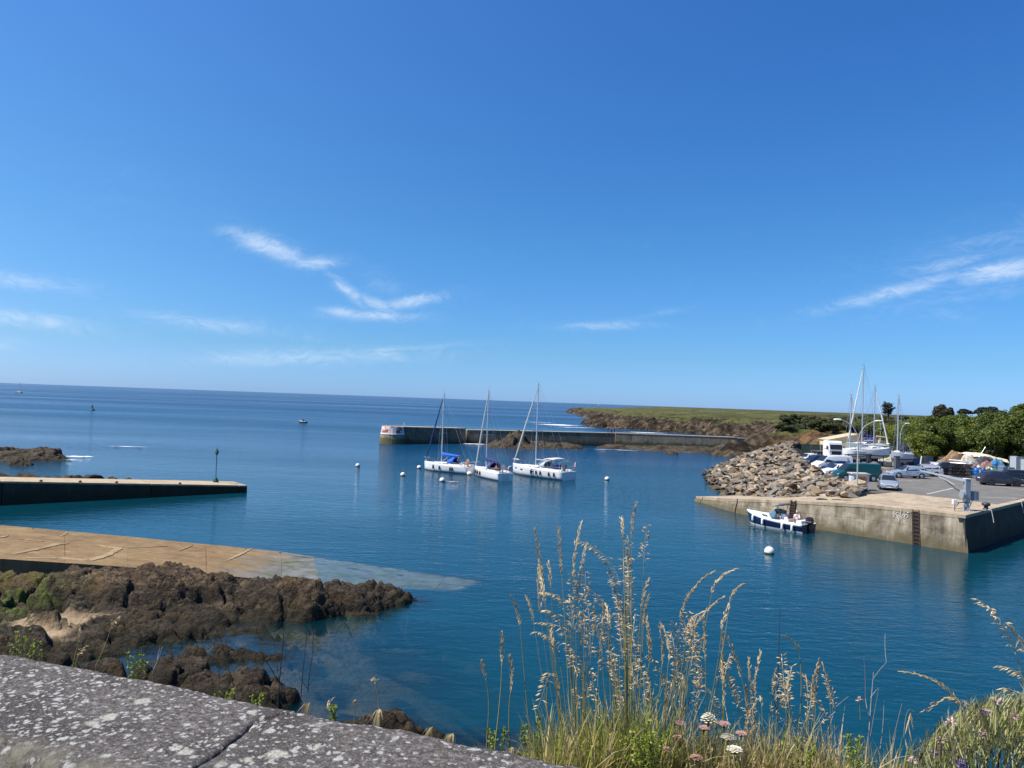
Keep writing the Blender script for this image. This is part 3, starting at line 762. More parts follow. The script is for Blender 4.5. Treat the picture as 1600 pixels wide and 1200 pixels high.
# ------------------------------------------------------------------ quay and car park on the right
QZ = 2.9
QF = [(20.9, 86.6, .50), (23.0, 77.8, 1.42), (26.0, 70.6, 2.30), (30.4, 65.6, 2.76), (35.6, 59.4, 2.90)]   # foot of the front wall, top height
QE = [(35.6, 59.4, 2.9), (48.4, 71.6, 2.9), (63, 85.5, 2.9)]
def offset(p, q, d):
    a, b_ = Vector(p[:2]), Vector(q[:2]); e = (b_ - a).normalized(); return Vector((-e.y, e.x)) * d
APRON_IN = []
def quay():
    root = thing('quay', (0, 0, 0))
    tag(root, 'weathered concrete quay with a sunlit wall and dark end on the right', 'quay')
    m = MATS['quay_concrete']
    top = []
    for k, p in enumerate(QF):                      # top edge is set back: the wall is battered
        q = QF[min(k + 1, len(QF) - 1)]; o = QF[max(k - 1, 0)]
        n = offset(o, q, 1.0); n = n if n.x > 0 else -n
        top.append(Vector((p[0] + n.x * .28, p[1] + n.y * .28, p[2])))
    top[-1] = Vector((35.5, 59.9, QZ))
    # front wall in cast lengths with joints between
    L = [0]
    for k in range(len(QF) - 1): L.append(L[-1] + (Vector(QF[k + 1][:2]) - Vector(QF[k][:2])).length)
    def foot(s): return Vector([float(np.interp(s, L, [p[i] for p in QF])) for i in (0, 1)] + [0])
    def crest(s): return Vector([float(np.interp(s, L, [p[i] for p in top])) for i in (0, 1, 2)])
    def zq(s): return crest(s).z
    joints = [0, 1.5, 8.9, 16.4, 23.4, 29.5, L[-1]]
    gaps = {8.9: .16, 1.5: .10}
    for k in range(len(joints) - 1):
        s0, s1 = joints[k] + gaps.get(joints[k], .02), joints[k + 1] - gaps.get(joints[k + 1], .02) * .3
        rings = []
        ss = [s0] + [v for v in L if s0 < v < s1] + [s1]
        for s in ss:
            f, c = foot(s), crest(s); inn = (c - Vector((f.x, f.y, c.z))).normalized() * 3
            hz = c.z * .52
            md = Vector((f.x, f.y, 0)).lerp(Vector((c.x, c.y, 0)), .52)
            rings.append([(f.x, f.y, -2.5), (f.x, f.y, 0), (md.x, md.y, hz - .03), (md.x + inn.x * .006, md.y + inn.y * .006, hz), (md.x, md.y, hz + .03), (c.x, c.y, c.z - .30), (c.x + inn.x, c.y + inn.y, c.z - .30), (c.x + inn.x, c.y + inn.y, -2.5)])
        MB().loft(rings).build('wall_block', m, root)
        # coping course along the edge
        rings = []
        for s in ss:
            f, c = foot(s), crest(s); inn = (c - Vector((f.x, f.y, c.z))).normalized()
            rings.append([(c.x - inn.x * .04, c.y - inn.y * .04, c.z - .297), (c.x - inn.x * .04, c.y - inn.y * .04, c.z - .03), (c.x, c.y, c.z), (c.x + inn.x * .75, c.y + inn.y * .75, c.z), (c.x + inn.x * .75, c.y + inn.y * .75, c.z - .297)])
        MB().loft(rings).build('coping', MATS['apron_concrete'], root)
    # near-black box in each open joint, standing in for its shade
    for s in (8.9, 1.5):
        f, c = foot(s), crest(s); inn = (c - Vector((f.x, f.y, c.z))).normalized()
        MB().box((c.x + inn.x * .9, c.y + inn.y * .9, c.z / 2 - .4), (1.2, 1.2, c.z + .5), .5).build('joint_shadow_gap', MATS['dark_gap'], root)
    # end wall, turned away from the sun
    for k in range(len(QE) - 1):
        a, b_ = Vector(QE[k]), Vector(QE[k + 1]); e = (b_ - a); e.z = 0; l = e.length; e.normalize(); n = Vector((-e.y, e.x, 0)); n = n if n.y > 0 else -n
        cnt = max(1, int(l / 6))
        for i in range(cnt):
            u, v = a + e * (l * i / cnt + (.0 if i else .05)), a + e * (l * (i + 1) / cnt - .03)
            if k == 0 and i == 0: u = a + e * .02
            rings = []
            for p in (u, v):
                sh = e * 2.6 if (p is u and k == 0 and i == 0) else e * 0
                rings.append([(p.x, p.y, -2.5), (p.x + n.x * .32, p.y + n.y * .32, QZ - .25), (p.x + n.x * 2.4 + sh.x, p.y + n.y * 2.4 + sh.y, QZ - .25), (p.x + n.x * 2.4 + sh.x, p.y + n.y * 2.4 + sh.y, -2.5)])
            MB().loft(rings).build('end_wall_block', MATS['shaded_concrete'], root)
            rings = []
            for p in (u, v):
                rings.append([(p.x + n.x * .26, p.y + n.y * .26, QZ - .247), (p.x + n.x * .26, p.y + n.y * .26, QZ), (p.x + n.x * .9, p.y + n.y * .9, QZ + .002), (p.x + n.x * .9, p.y + n.y * .9, QZ - .247)])
            MB().loft(rings).build('coping', MATS['apron_concrete'], root)
    # apron: concrete slabs along the water, asphalt behind
    inner = [on(1345, 772, 2.75), on(1398, 769.5, QZ), on(1440, 774, QZ), on(1500, 780.5, QZ), on(1568, 789.5, QZ)]
    outer = [crest(s) for s in np.linspace(11.0, L[-1] - .4, 5)]
    for k in range(4):
        p = [outer[k] + Vector((.6, .25, 0)), outer[k + 1] + Vector((.6, .25, 0)), inner[k + 1], inner[k]]
        for h in (0, 1):
            q0, q1 = (0, .49) if h == 0 else (.494, 1)
            pp = [p[0].lerp(p[3], q0), p[1].lerp(p[2], q0), p[1].lerp(p[2], q1), p[0].lerp(p[3], q1)]
            cen = sum(pp, Vector()) / 4
            pp = [cen + (v - cen) * .994 for v in pp]
            MB().prism([(v.x, v.y) for v in pp], [v.z - .4 for v in pp], [v.z + .006 + .004 * h for v in pp]).build('apron_slab', MATS['apron_concrete'], root)
    # ramp surface at the low end
    a0 = [crest(s) for s in (0.1, 4, 8.8, 12, 16)]
    for k in range(4):
        p = [a0[k] + Vector((.5, .15, 0)), a0[k + 1] + Vector((.5, .15, 0)), a0[k + 1] + Vector((6, 2.5, .03)), a0[k] + Vector((6, 2.5, .03))]
        MB().prism([(v.x, v.y) for v in p], [v.z - 1.5 for v in p], [v.z - .012 for v in p]).build('ramp_slab', MATS['apron_concrete'], root)
    # white scrawl sprayed on the wall
    def wp(px, py):
        s_best = min(np.linspace(18, L[-1], 240), key=lambda s: abs(proj((foot(s) + crest(s)) / 2)[0] - px))
        f, c = foot(s_best), crest(s_best); f0 = Vector((f.x, f.y, 0))
        t_ = min(np.linspace(0, 1, 120), key=lambda q: abs(proj(f0.lerp(c, q))[1] - py))
        out_ = (f0 - Vector((c.x, c.y, 0))).normalized()
        return f0.lerp(c, t_) + out_ * .03
    strokes = [[(1396.4, 799), (1396.6, 805)], [(1396.5, 799), (1398, 800)], [(1402, 800), (1399.3, 802.4), (1400.5, 805), (1403.5, 810), (1404.3, 815)], [(1399, 803), (1396.2, 809)],
               [(1407, 796.5), (1406.6, 812)], [(1412.5, 800), (1412.5, 811)], [(1412, 804), (1409, 807), (1409.5, 809.5), (1412, 808)], [(1412.5, 808), (1415, 804.5), (1417.3, 804), (1418, 808), (1416, 809)], [(1417, 800.3), (1420.5, 801.5)]]
    mb = MB()
    for st in strokes: mb.tube([wp(*q) for q in st], .024, 4)
    mb.build('spray_scrawl', plain('spray_white', (.74, .72, .66), .8, vary=.12), root)
    return foot, crest, L, root
def proj(p):
    d = Vector(p) - Vector((0, 0, H)); z = d.dot(fwd)
    return 800 + F * d.dot(CR) / z, 600 - F * d.dot(CU) / z
q_foot, q_crest, q_L, q_root = quay()

def car_park():
    poly = [on(1345, 772, 2.75), on(1398, 769.5, QZ), on(1440, 774, QZ), on(1500, 780.5, QZ), on(1568, 789.5, QZ)]
    poly = [(v.x, v.y) for v in poly] + [(48.2, 72.9), (62.2, 86.3), (90, 90), (150, 90), (150, 126), (82, 122), (60, 122), (47, 122), (43.5, 116), (41.5, 108), (39.5, 98), (37.2, 86), (35.8, 78)]
    o = MB().prism(poly, QZ - .3, QZ).build('car_park', MATS['asphalt'])
    tag(o, 'grey asphalt car park behind the quay edge', kind='structure')
    def line(x0, y0, x1, y1, w=.12, z=QZ + .005):
        a, b_ = on(x0, y0, z), on(x1, y1, z); e = (b_ - a).normalized(); n = Vector((-e.y, e.x, 0)) * w / 2
        pp = [a - n, b_ - n, b_ + n, a + n]
        MB().add(pp, [(0, 1, 2, 3)]).build('painted_line', MATS['road_paint'], o)
    line(1448, 772, 1490, 762.5); line(1530, 776.5, 1600, 779); line(1395, 750, 1440, 751.5); line(1520, 756.5, 1600, 764.5); line(1363, 751, 1375, 752); line(1405, 745, 1470, 747)
    o2 = MB().prism([(47, 122.2), (60, 122.2), (82, 122.2), (92, 124), (84, 134), (74, 146), (64, 151), (52, 146), (47, 134)], QZ - .33, QZ + .02).build('boat_yard', MATS['yard_dust'])
    tag(o2, 'pale dusty yard under the boats stored ashore', kind='structure')
car_park()
# ------------------------------------------------------------------ loose rocks
def boulder_mesh(name, seed, n=16, flat=.7, sub=0, mat=None):
    r = random.Random(seed); bm = bmesh.new()
    for k in range(n):
        z = r.uniform(-1, 1); a = r.uniform(0, 6.283); q = math.sqrt(1 - z * z); s = r.uniform(.8, 1.0)
        bm.verts.new((q * math.cos(a) * s, q * math.sin(a) * s * .8, z * s * flat))
    bmesh.ops.convex_hull(bm, input=list(bm.verts))
    for v in [v for v in bm.verts if not v.link_faces]: bm.verts.remove(v)
    bmesh.ops.bevel(bm, geom=list(bm.edges), offset=.055, segments=1, affect='EDGES', clamp_overlap=True)
    bmesh.ops.recalc_face_normals(bm, faces=bm.faces)
    me = bpy.data.meshes.new(name); bm.to_mesh(me); bm.free()
    if mat: me.materials.append(mat)
    return me
def riprap_mat():
    m, t, b, out = new_mat('riprap_stone')
    g = t.new('ShaderNodeNewGeometry'); P = g.outputs['Position']
    r = t.math('FRACT', t.math('ADD', t.math('MULTIPLY', g.outputs['Random Per Island'], 7.3), t.new('ShaderNodeObjectInfo').outputs['Random']))
    c = t.ramp(r, [(0, (.085, .068, .052)), (.2, (.175, .155, .132)), (.42, (.225, .205, .182)), (.58, (.26, .20, .14)), (.72, (.125, .092, .062)), (.86, (.35, .265, .17)), (1, (.42, .35, .26))])
    n = t.noise(P, 3.0, 6, .65); c = t.mix(1.0, c, t.ramp(n, [(.3, (.72, .70, .68)), (.7, (1.15, 1.12, 1.06))]), 'MULTIPLY')
    z = t.new('ShaderNodeSeparateXYZ', in_0=P).outputs[2]
    zz = t.math('ADD', z, t.math('MULTIPLY', t.noise(P, .7, 3), .8))
    c = t.mix(t.math('MULTIPLY', t.step(zz, 1.35, .55), .85), c, (.050, .040, .024, 1))          # weed line
    t.set(b, 'Base Color', c); b.inputs['Roughness'].default_value = .85; b.inputs['Specular IOR Level'].default_value = .3
    bump(t, b, t.noise(P, 6, 6, .7), .6, .08)
riprap_mat()
ROCKS = [boulder_mesh('stone_block', 100 + k, 12 + k % 5, .40 + .06 * (k % 4), mat=MATS['riprap_stone']) for k in range(12)]

FOOT = [(36, 136, -.4), (31, 124, -.4), (28.2, 113, -.4), (26.6, 103, -.4), (25.8, 95, -.4), (25.9, 88.5, -.1), (27.2, 82.5, .7), (28.8, 77.5, 1.5), (30.4, 73.8, 2.15), (31.6, 71.8, 2.6)]
CREST = [(53, 140, 4.6), (48.5, 130, 5.2), (43.2, 118, 5.35), (40.3, 108, 4.55), (38.4, 99, 3.75), (37.0, 92, 3.35), (36.2, 86, 3.2), (35.4, 81, 3.25), (34.7, 77, 3.35), (34.2, 74.2, 3.0)]
def riprap():
    root = thing('riprap_mound', (0, 0, 0))
    tag(root, 'sloping mound of grey and tan quarry stones between the water and the parked cars', 'rock mound')
    n = len(FOOT)
    def surf(u, v):
        k = min(int(u * (n - 1)), n - 2); f = u * (n - 1) - k
        a = Vector(FOOT[k]).lerp(Vector(FOOT[k + 1]), f); b_ = Vector(CREST[k]).lerp(Vector(CREST[k + 1]), f)
        p = a.lerp(b_, v); p.z += .9 * math.sin(math.pi * v) * (.75 if u < .75 else .25); return p
    # core under the stones
    us, vs = np.linspace(0, 1, 50), np.linspace(-.02, 1.16, 18)
    G = [[surf(u, min(v, 1)) for v in vs] for u in us]
    X = np.array([[p.x for p in r] for r in G]); Y = np.array([[p.y for p in r] for r in G]); Z = np.array([[p.z for p in r] for r in G]) - .75
    for j, v in enumerate(vs):
        if v > 1: X[:, j] += (v - 1) * 16; Z[:, j] -= (v - 1) * 16
    me = grid_mesh('core', X, Y, Z)
    link('core', me, MATS['sea_rock'], root)
    items = []
    rr = random.Random(21)
    L = 70.0
    for i in range(int(L / .74)):
        u = (i + rr.random()) / int(L / .74)
        wdt = (surf(u, 1) - surf(u, 0)).length
        for j in range(int(wdt / .72) + 1):
            v = (j + rr.random() * .9) / (int(wdt / .72) + 1)
            if v > 1.02: continue
            p = surf(min(max(u + rr.uniform(-.006, .006), 0), 1), v)
            s = rr.choice((.30, .38, .46, .56, .66, .82)) * rr.uniform(.85, 1.2)
            if u > .84 and v > .5: s *= 1.2
            if p.z < -.5: continue
            items.append((p + Vector((0, 0, rr.uniform(-.16, .14))), s, rr.randrange(12), (rr.uniform(-.2, .7), rr.uniform(-.75, .15), rr.uniform(0, 6.28)), (rr.uniform(.9, 1.45), rr.uniform(.75, 1.05), rr.uniform(.7, 1.0))))
    # a few big blocks at the end by the quay
    for (px, py, s) in ((1277, 768, .85), (1292, 758, .7), (1304, 752, 1.05), (1318, 762, 1.0), (1331, 757, .9), (1300, 770, .62), (1319, 772, .6), (1334, 768, .62), (1283, 757, .6), (1268, 762, .6), (1309, 771, .5)):
        p = on(px, py, 3.1); items.append((Vector((p.x, p.y, 2.95 + .25 * s)), s, rr.randrange(12), (rr.uniform(-.3, .3), rr.uniform(-.3, .3), rr.uniform(0, 6)), (1.15, 1, 1.05)))
    items.sort(key=lambda q: -q[1] / q[0].y)
    for p, s, k, e, sc in items[:300]:
        o = bpy.data.objects.new('stone', ROCKS[k]); COL.objects.link(o); o.parent = root
        o.location = p; o.rotation_euler = e; o.scale = [s * c for c in sc]
    mb_v, mb_f, base = [], [], 0
    for p, s, k, e, sc in items[300:]:
        me = ROCKS[k]; M = Matrix.Translation(p) @ Euler(e).to_matrix().to_4x4() @ Matrix.Diagonal((s * sc[0], s * sc[1], s * sc[2], 1))
        mb_v += [tuple(M @ v.co) for v in me.vertices]; mb_f += [tuple(i + base for i in q.vertices) for q in me.polygons]; base += len(me.vertices)
    me = bpy.data.meshes.new('stone_mass'); me.from_pydata(mb_v, [], mb_f)
    tag(link('stone_mass', me, MATS['riprap_stone'], root), kind='stuff')
riprap()

def crag(name, label, cx, cy, rx, ry, h, seed, mat='sea_rock', rz=0.0, res=60, peak=0.0, cat='rock', group=None, steep=1.0):
    res = int(res * 1.5); u = np.linspace(-1.25, 1.25, res); X, Y = np.meshgrid(u, u)
    wx = X + .16 * fbm(X * 2 + seed, Y * 2, 4, seed); wy = Y + .16 * fbm(X * 2, Y * 2 + seed, 4, seed + 1)
    q = np.hypot(wx, wy)
    Z = h * (1 - sstep(.05 if peak else .3, 1.15, q * steep)) - .9 * sstep(.75, 1.2, q)
    sc = max(rx, ry)
    b1, b2, rr, bx, by = cells(wx * 2.6 + seed, wy * 3.4, seed)
    c1, c2, r2, cx_, cy_ = cells(wx * 6 + seed, wy * 7, seed + 3)
    am = sstep(-.3, h * .35 + .1, Z)
    Z = Z + np.minimum(h, 1.7) * am * (.50 * (rr - .5) + .3 * bx + .28 * (r2 - .5) + .15 * cx_ + .3 * (ridged(wx * 3, wy * 3, 4, seed) - .55)) - .22 * h * am * (1 - sstep(0, .12, b2 - b1)) - .12 * h * am * (1 - sstep(0, .14, c2 - c1))
    if peak: Z = Z + peak * np.exp(-((wx - .1) ** 2 + wy ** 2) * 14)
    c, s = math.cos(rz), math.sin(rz)
    PX, PY = X * rx, Y * ry
    me = grid_mesh(name, cx + PX * c - PY * s, cy + PX * s + PY * c, Z)
    o = link(name, me, MATS[mat])
    return tag(o, label, cat, group)
def rocks_afloat():
    p = on(800, 701, 0)
    crag('rock_islet', 'dark pointed rock standing in front of the breakwater', p.x, p.y + 2.4, 7.2, 3.6, 1.9, 5, peak=2.3, cat='rock')
    p = on(868, 701, 0); crag('rock_reef', 'low weedy brown reef right of the pointed rock', p.x, p.y + 2, 7.5, 3.0, 1.15, 9, cat='reef')
    p = on(985, 702, 0); crag('rock_reef', 'flat brown reef at the foot of the breakwater middle', p.x, p.y + 3, 9.5, 3.2, .75, 13, cat='reef')
    p = on(1085, 707, 0); crag('rock_reef', 'broad weedy reef where the breakwater meets the land', p.x, p.y + 4, 15, 6, .95, 17, cat='reef', res=90)
    p = on(1185, 702, 1.0); crag('rock_reef', 'rough brown shore rocks behind the quarry stone mound', p.x, p.y + 8, 11, 10, 2.2, 19, cat='reef', res=90)
    p = on(1049, 710, 0); crag('sea_rock', 'tiny rock awash off the broad weedy reef', p.x, p.y, 1.9, .9, .55, 23, cat='rock', res=30)
    p = on(20, 722, 0); crag('rock_spit', 'low brown rock spit with white water on the far left', p.x - 4.2, p.y + 4, 9.6, 3.6, 1.25, 29, rz=.22, cat='rock', res=90, steep=.9)
    p = on(92, 716, 0); crag('rock_spit', 'tapering end of the rock spit beside the white water', p.x - 3.4, p.y + 1.2, 3.6, 1.3, .7, 31, rz=.1, cat='rock')
    p = on(26, 727, 0); crag('sea_rock', 'single dark rock in the channel below the left spit', p.x, p.y + .6, 2.0, 1.0, .75, 37, cat='rock', res=36)
    # boulders behind the left pier
    names = ['leftmost dark boulder behind the pier, cut by the picture edge', 'second dark boulder from the left behind the pier', 'third dark boulder from the left behind the pier', 'broad dark boulder fourth from the left behind the pier', 'low boulder left of the gap in the row behind the pier',
             'first low boulder right of the gap behind the pier', 'second boulder right of the gap behind the pier', 'round boulder in the middle of the right row behind the pier', 'fourth boulder right of the gap behind the pier', 'small boulder fifth right of the gap behind the pier', 'large boulder near the end of the row behind the pier', 'flat boulder second from the end behind the pier', 'last small boulder of the row behind the pier']
    spec = [(0, 737, 2.4), (15, 739, 1.6), (30, 738.5, 2.0), (50, 741, 1.9), (76, 743.5, .7), (92, 743.5, 1.0), (107, 741.5, 1.3), (122, 741, 1.1), (133, 741.5, 1.0), (142, 742.5, .8), (153, 741.5, 1.25), (177, 745, .9), (199, 745, .8)]
    for k, ((px, py, s), lb) in enumerate(zip(spec, names)):
        p = at(px, py, 80 + px * .028); me = ROCKS[k % 12]
        o = bpy.data.objects.new('boulder', me.copy()); o.data.materials.clear(); o.data.materials.append(MATS['sea_rock']); COL.objects.link(o)
        o.location = (p.x, p.y, p.z - .55 * s); o.scale = (s * .95, s, s * 1.25); o.rotation_euler = (rnd.uniform(-.4, .4), rnd.uniform(-.4, .4), rnd.uniform(0, 6))
        tag(o, lb, 'boulder', 'boulders behind the left pier')
rocks_afloat()

def foam_mat():
    m, t, b, out = new_mat('foam')
    P = t.new('ShaderNodeNewGeometry').outputs['Position']
    b.inputs['Base Color'].default_value = (.86, .88, .9, 1); b.inputs['Roughness'].default_value = .9
    tr = t.new('ShaderNodeBsdfTransparent'); mx = t.new('ShaderNodeMixShader')
    n = t.noise(t.mapping(P, (.35, 1.1, 1)), 1.0, 6, .7, .6)
    e = attr(t, 'edge')
    t.set(mx, 0, t.step(t.math('ADD', n, t.math('MULTIPLY', e, .42)), .70, .86))
    t.l.new(tr.outputs[0], mx.inputs[1]); t.l.new(b.outputs[0], mx.inputs[2]); t.l.new(mx.outputs[0], out.inputs[0])
foam_mat()
def foam(label, spots):
    k = 0
    for (px, py, rx, ry, rz) in spots:
        p = on(px, py, 0); u = np.linspace(-1, 1, 24); X, Y = np.meshgrid(u, u); c, s = math.cos(rz), math.sin(rz)
        e = np.clip(1 - np.hypot(X, Y), 0, 1) * 1.2
        Z = .03 + .10 * np.clip(fbm(X * 3 + px, Y * 3, 3, 7), 0, 1) * e
        me = grid_mesh('foam', p.x + X * rx * c - Y * ry * s, p.y + X * rx * s + Y * ry * c, Z, {'edge': e})
        tag(link('foam', me, MATS['foam'], smooth=True), label[k] if isinstance(label, list) else label, kind='stuff'); k += 1
foam(['broken white water off the tip of the headland', 'white water washing the shore of the headland tip', 'thin white line of surf left of the headland', 'white water at the end of the left rock spit', 'thin foam below the left rock spit', 'foam streak at the bend of the breakwater', 'faint foam line right of the left spit', 'foam at the foot of the low reef', 'thin white water between headland and breakwater', 'small wash along the flat brown reef'],
     [(872, 664, 17, 14, .1), (898, 668, 15, 4, .1), (842, 660, 16, 3, 0), (122, 713.5, 3.0, 2.0, .1), (100, 718.5, 3.0, .8, .1), (740, 694, 6, 1.6, .2), (200, 698, 7, .9, .1), (845, 700, 9, 1.0, .1), (1010, 676, 14, 4, 0), (960, 703, 9, 1.0, .05)])

# ------------------------------------------------------------------ parapet wall in front
def wall_mat():
    m, t, b, out = new_mat('lichen_stone')
    P = t.new('ShaderNodeTexCoord').outputs['Object']
    w = t.vmath('ADD', P, t.vmath('SCALE', t.vmath('SUBTRACT', t.noise(P, 28, 4, .6, 0, 1), (.5, .5, .5)), .030))
    g = t.ramp(t.noise(P, 60, 7, .75), [(.30, (.045, .038, .034)), (.5, (.160, .140, .126)), (.66, (.43, .39, .35))])
    g = t.mix(t.step(t.noise(P, 5, 4), .42, .62), g, t.ramp(t.noise(P, 90, 5, .7), [(.3, (.050, .040, .036)), (.7, (.17, .148, .132))]))
    g = t.mix(t.math('MULTIPLY', t.step(t.noise(P, 220, 2, .6), .57, .66), .6), g, (.50, .47, .43, 1))
    dens = t.step(t.noise(P, 5.0, 6, .7), .36, .64)
    c = g
    for sc, lo, hi, key, colr in ((13, .20, .28, .60, (.72, .69, .57)), (30, .22, .33, .52, (.76, .74, .67)), (72, .22, .44, .40, (.70, .68, .64))):
        d = t.voronoi(w, sc); cid = t.new('ShaderNodeSeparateColor', in_0=t.voronoi(w, sc, 'F1', 1)).outputs[0]
        pick = t.step(t.math('ADD', cid, t.math('MULTIPLY', t.math('SUBTRACT', dens, .5), .9)), key, key + .06)
        rad = t.math('MULTIPLY', t.math('ADD', .45, t.math('MULTIPLY', cid, .8)), hi)
        sp = t.math('MULTIPLY', t.step(d, rad, t.math('MULTIPLY', rad, .56)), pick)
        tex = t.ramp(t.noise(P, 160, 4, .7), [(.35, tuple(v * .62 for v in colr)), (.55, colr)])
        c = t.mix(t.math('MULTIPLY', sp, t.step(t.noise(P, 130, 4, .75), .28, .46)), c, tex)
    c = t.mix(t.math('MULTIPLY', attr(t, 'lip'), t.step(t.noise(P, 16, 5), .34, .5)), c, t.ramp(t.noise(P, 45, 5, .7), [(.3, (.14, .125, .085)), (.7, (.40, .37, .29))]))
    t.set(b, 'Base Color', c); b.inputs['Roughness'].default_value = .9; b.inputs['Specular IOR Level'].default_value = .2
    h = t.math('ADD', t.noise(P, 95, 8, .75), t.math('MULTIPLY', t.noise(P, 330, 3, .6), .35))
    bump(t, b, h, 1.0, .018)
wall_mat()
WZ = H - .75
WA, WB = on(0, 1018, WZ), on(900, 1194, WZ)
WE = (WB - WA).normalized(); WN = Vector((WE.y, -WE.x, 0)); WN = WN if WN.y < 0 else -WN
def parapet():
    root = thing('parapet_wall', (WA.x, WA.y, 0), math.atan2(WE.y, WE.x))
    tag(root, 'low parapet wall in the foreground with a lichen-spotted stone coping', 'wall')
    sgn = -1.0                                       # local -y is towards the camera
    def st(p): d = p - WA; return d.dot(WE), d.dot(WN)
    crack = sorted([st(on(x, y, WZ))[::-1] for x, y in ((476, 1107), (452, 1113), (420, 1121), (392, 1130), (386, 1139), (366, 1157), (344, 1172), (322, 1186), (308, 1199), (286, 1214), (270, 1226))])
    ct, cs = [c[0] for c in crack], [c[1] for c in crack]
    Wd = st(on(60, 1176, WZ))[1] + .03
    def stone(name, s0, s1, jl, jr, seed):
        ns, nt = int((s1 - s0) / .0085), 84
        a = np.linspace(0, 1, ns); tt = np.concatenate([np.linspace(-.16, 0, 6)[:-1], np.linspace(0, 1, nt - 24), np.linspace(1, 1.28, 20)[1:]])
        A, T = np.meshgrid(a, tt)
        T1 = np.clip(T, 0, 1)
        cw = np.interp(T1 * Wd, ct, cs) + .006 * fbm(T1 * 30, T1 * 0, 3, 5)
        wid = .0028 * (.5 + vnoise(T1 * 14, T1 * 0, 9))
        L0 = cw + wid if jl else np.full_like(T, s0); R0 = cw - wid if jr else np.full_like(T, s1)
        S = L0 + (R0 - L0) * A
        Tm = T1 * Wd
        edge = .018 * fbm(S * 7, S * 0 + seed, 4, 3) + .03 * fbm(S * 2.2, S * 0, 3, 4)
        Tm = Tm + edge * sstep(.7, 1, T1) + .012 * fbm(S * 9, S * 0, 4, 8) * sstep(.25, 0, T1)
        Z = np.zeros_like(S) + .004 * fbm(S * 12, Tm * 12, 4, 1) + .0022 * fbm(S * 60, Tm * 60, 3, 2) + .004 * fbm(S * 2.5, Tm * 2.5, 2, 6)
        Z -= .020 * sstep(.80, 1.0, T1) ** 2 + .05 * sstep(.93, 1.0, T1) ** 2 + .004 * sstep(.05, 0, T1)
        over = np.clip((T - 1) / .28, 0, 1); Z -= .15 * over; Tm -= .02 * over ** 2 + .012 * over * fbm(S * 14, T * 9, 3, 12)
        und = np.clip(-T / .16, 0, 1); Z -= .15 * und
        dj = np.minimum(np.where(jl, (S - L0), 9), np.where(jr, (R0 - S), 9))
        Z -= .008 * (1 - sstep(0, .008, dj)) * (T >= 0)
        lip = sstep(.78, .95, T)
        # close the two ends with a skirt
        me = grid_mesh(name, S, sgn * Tm, WZ + Z, {'lip': lip})
        bm = bmesh.new(); bm.from_mesh(me)
        be = [e for e in bm.edges if e.is_boundary]
        r = bmesh.ops.extrude_edge_only(bm, edges=be)
        for v in [g for g in r['geom'] if isinstance(g, bmesh.types.BMVert)]: v.co.z = WZ - .158
        bm.to_mesh(me); bm.free()
        return link(name, me, MATS['lichen_stone'], root, True)
    stone('coping_stone', -2.2, 1.0, False, True, 1)
    stone('coping_stone', .3, 4.2, True, False, 2)
    # rough masonry under the coping
    u, v = np.linspace(-2.3, 4.2, 400), np.linspace(0, 1, 40)
    U, V = np.meshgrid(u, v)
    b1, b2, rr, bx, by = cells(U * 4.2, V * 7, 77)
    rel = -.05 * (1 - sstep(.02, .2, b2 - b1)) + .02 * (rr - .5) + .012 * fbm(U * 30, V * 20, 4, 3)
    me = grid_mesh('masonry', U, sgn * (Wd - .045 + rel), WZ - .14 - V * .95, {'lip': np.ones_like(U) * .9})
    link('masonry', me, MATS['lichen_stone'], root, True)
    MB().box((.95, sgn * (Wd / 2 - .06), WZ - .62), (6.3, Wd - .16, .9)).build('wall_core', MATS['quay_concrete'], root)
parapet()
# ------------------------------------------------------------------ boats
gelcoat = plain('gelcoat_white', (.80, .79, .76), .28, vary=.05, scale=1.5)
gel_deck = plain('deck_offwhite', (.66, .65, .61), .55, vary=.08, scale=3)
alu = plain('mast_aluminium', (.55, .57, .58), .38, .55, vary=.06)
steel = plain('stainless', (.60, .61, .62), .28, .8, vary=.05)
wire = plain('rigging_wire', (.42, .43, .44), .4, .6, vary=.05)
window = plain('dark_window', (.020, .024, .030), .08, vary=.2)
antifoul = plain('antifouling_blue', (.020, .030, .055), .7, vary=.25)
blue_cv = plain('blue_canvas', (.012, .115, .50), .75, vary=.15, scale=4, bmp=.3, bscale=12)
navy_cv = plain('navy_canvas', (.018, .026, .14), .75, vary=.2, scale=4, bmp=.3, bscale=12)
grey_fender = plain('fender_navy', (.05, .055, .08), .5, vary=.2)
white_fender = plain('fender_white', (.78, .78, .75), .4, vary=.06)
rope_white = plain('rope_white', (.66, .64, .58), .8, vary=.15)
teak = plain('teak', (.26, .155, .075), .7, vary=.25, scale=8)
clearpvc = plain('clear_screen', (.42, .47, .52), .15, vary=.15, scale=3)
skin = plain('skin', (.46, .27, .19), .55, vary=.06)

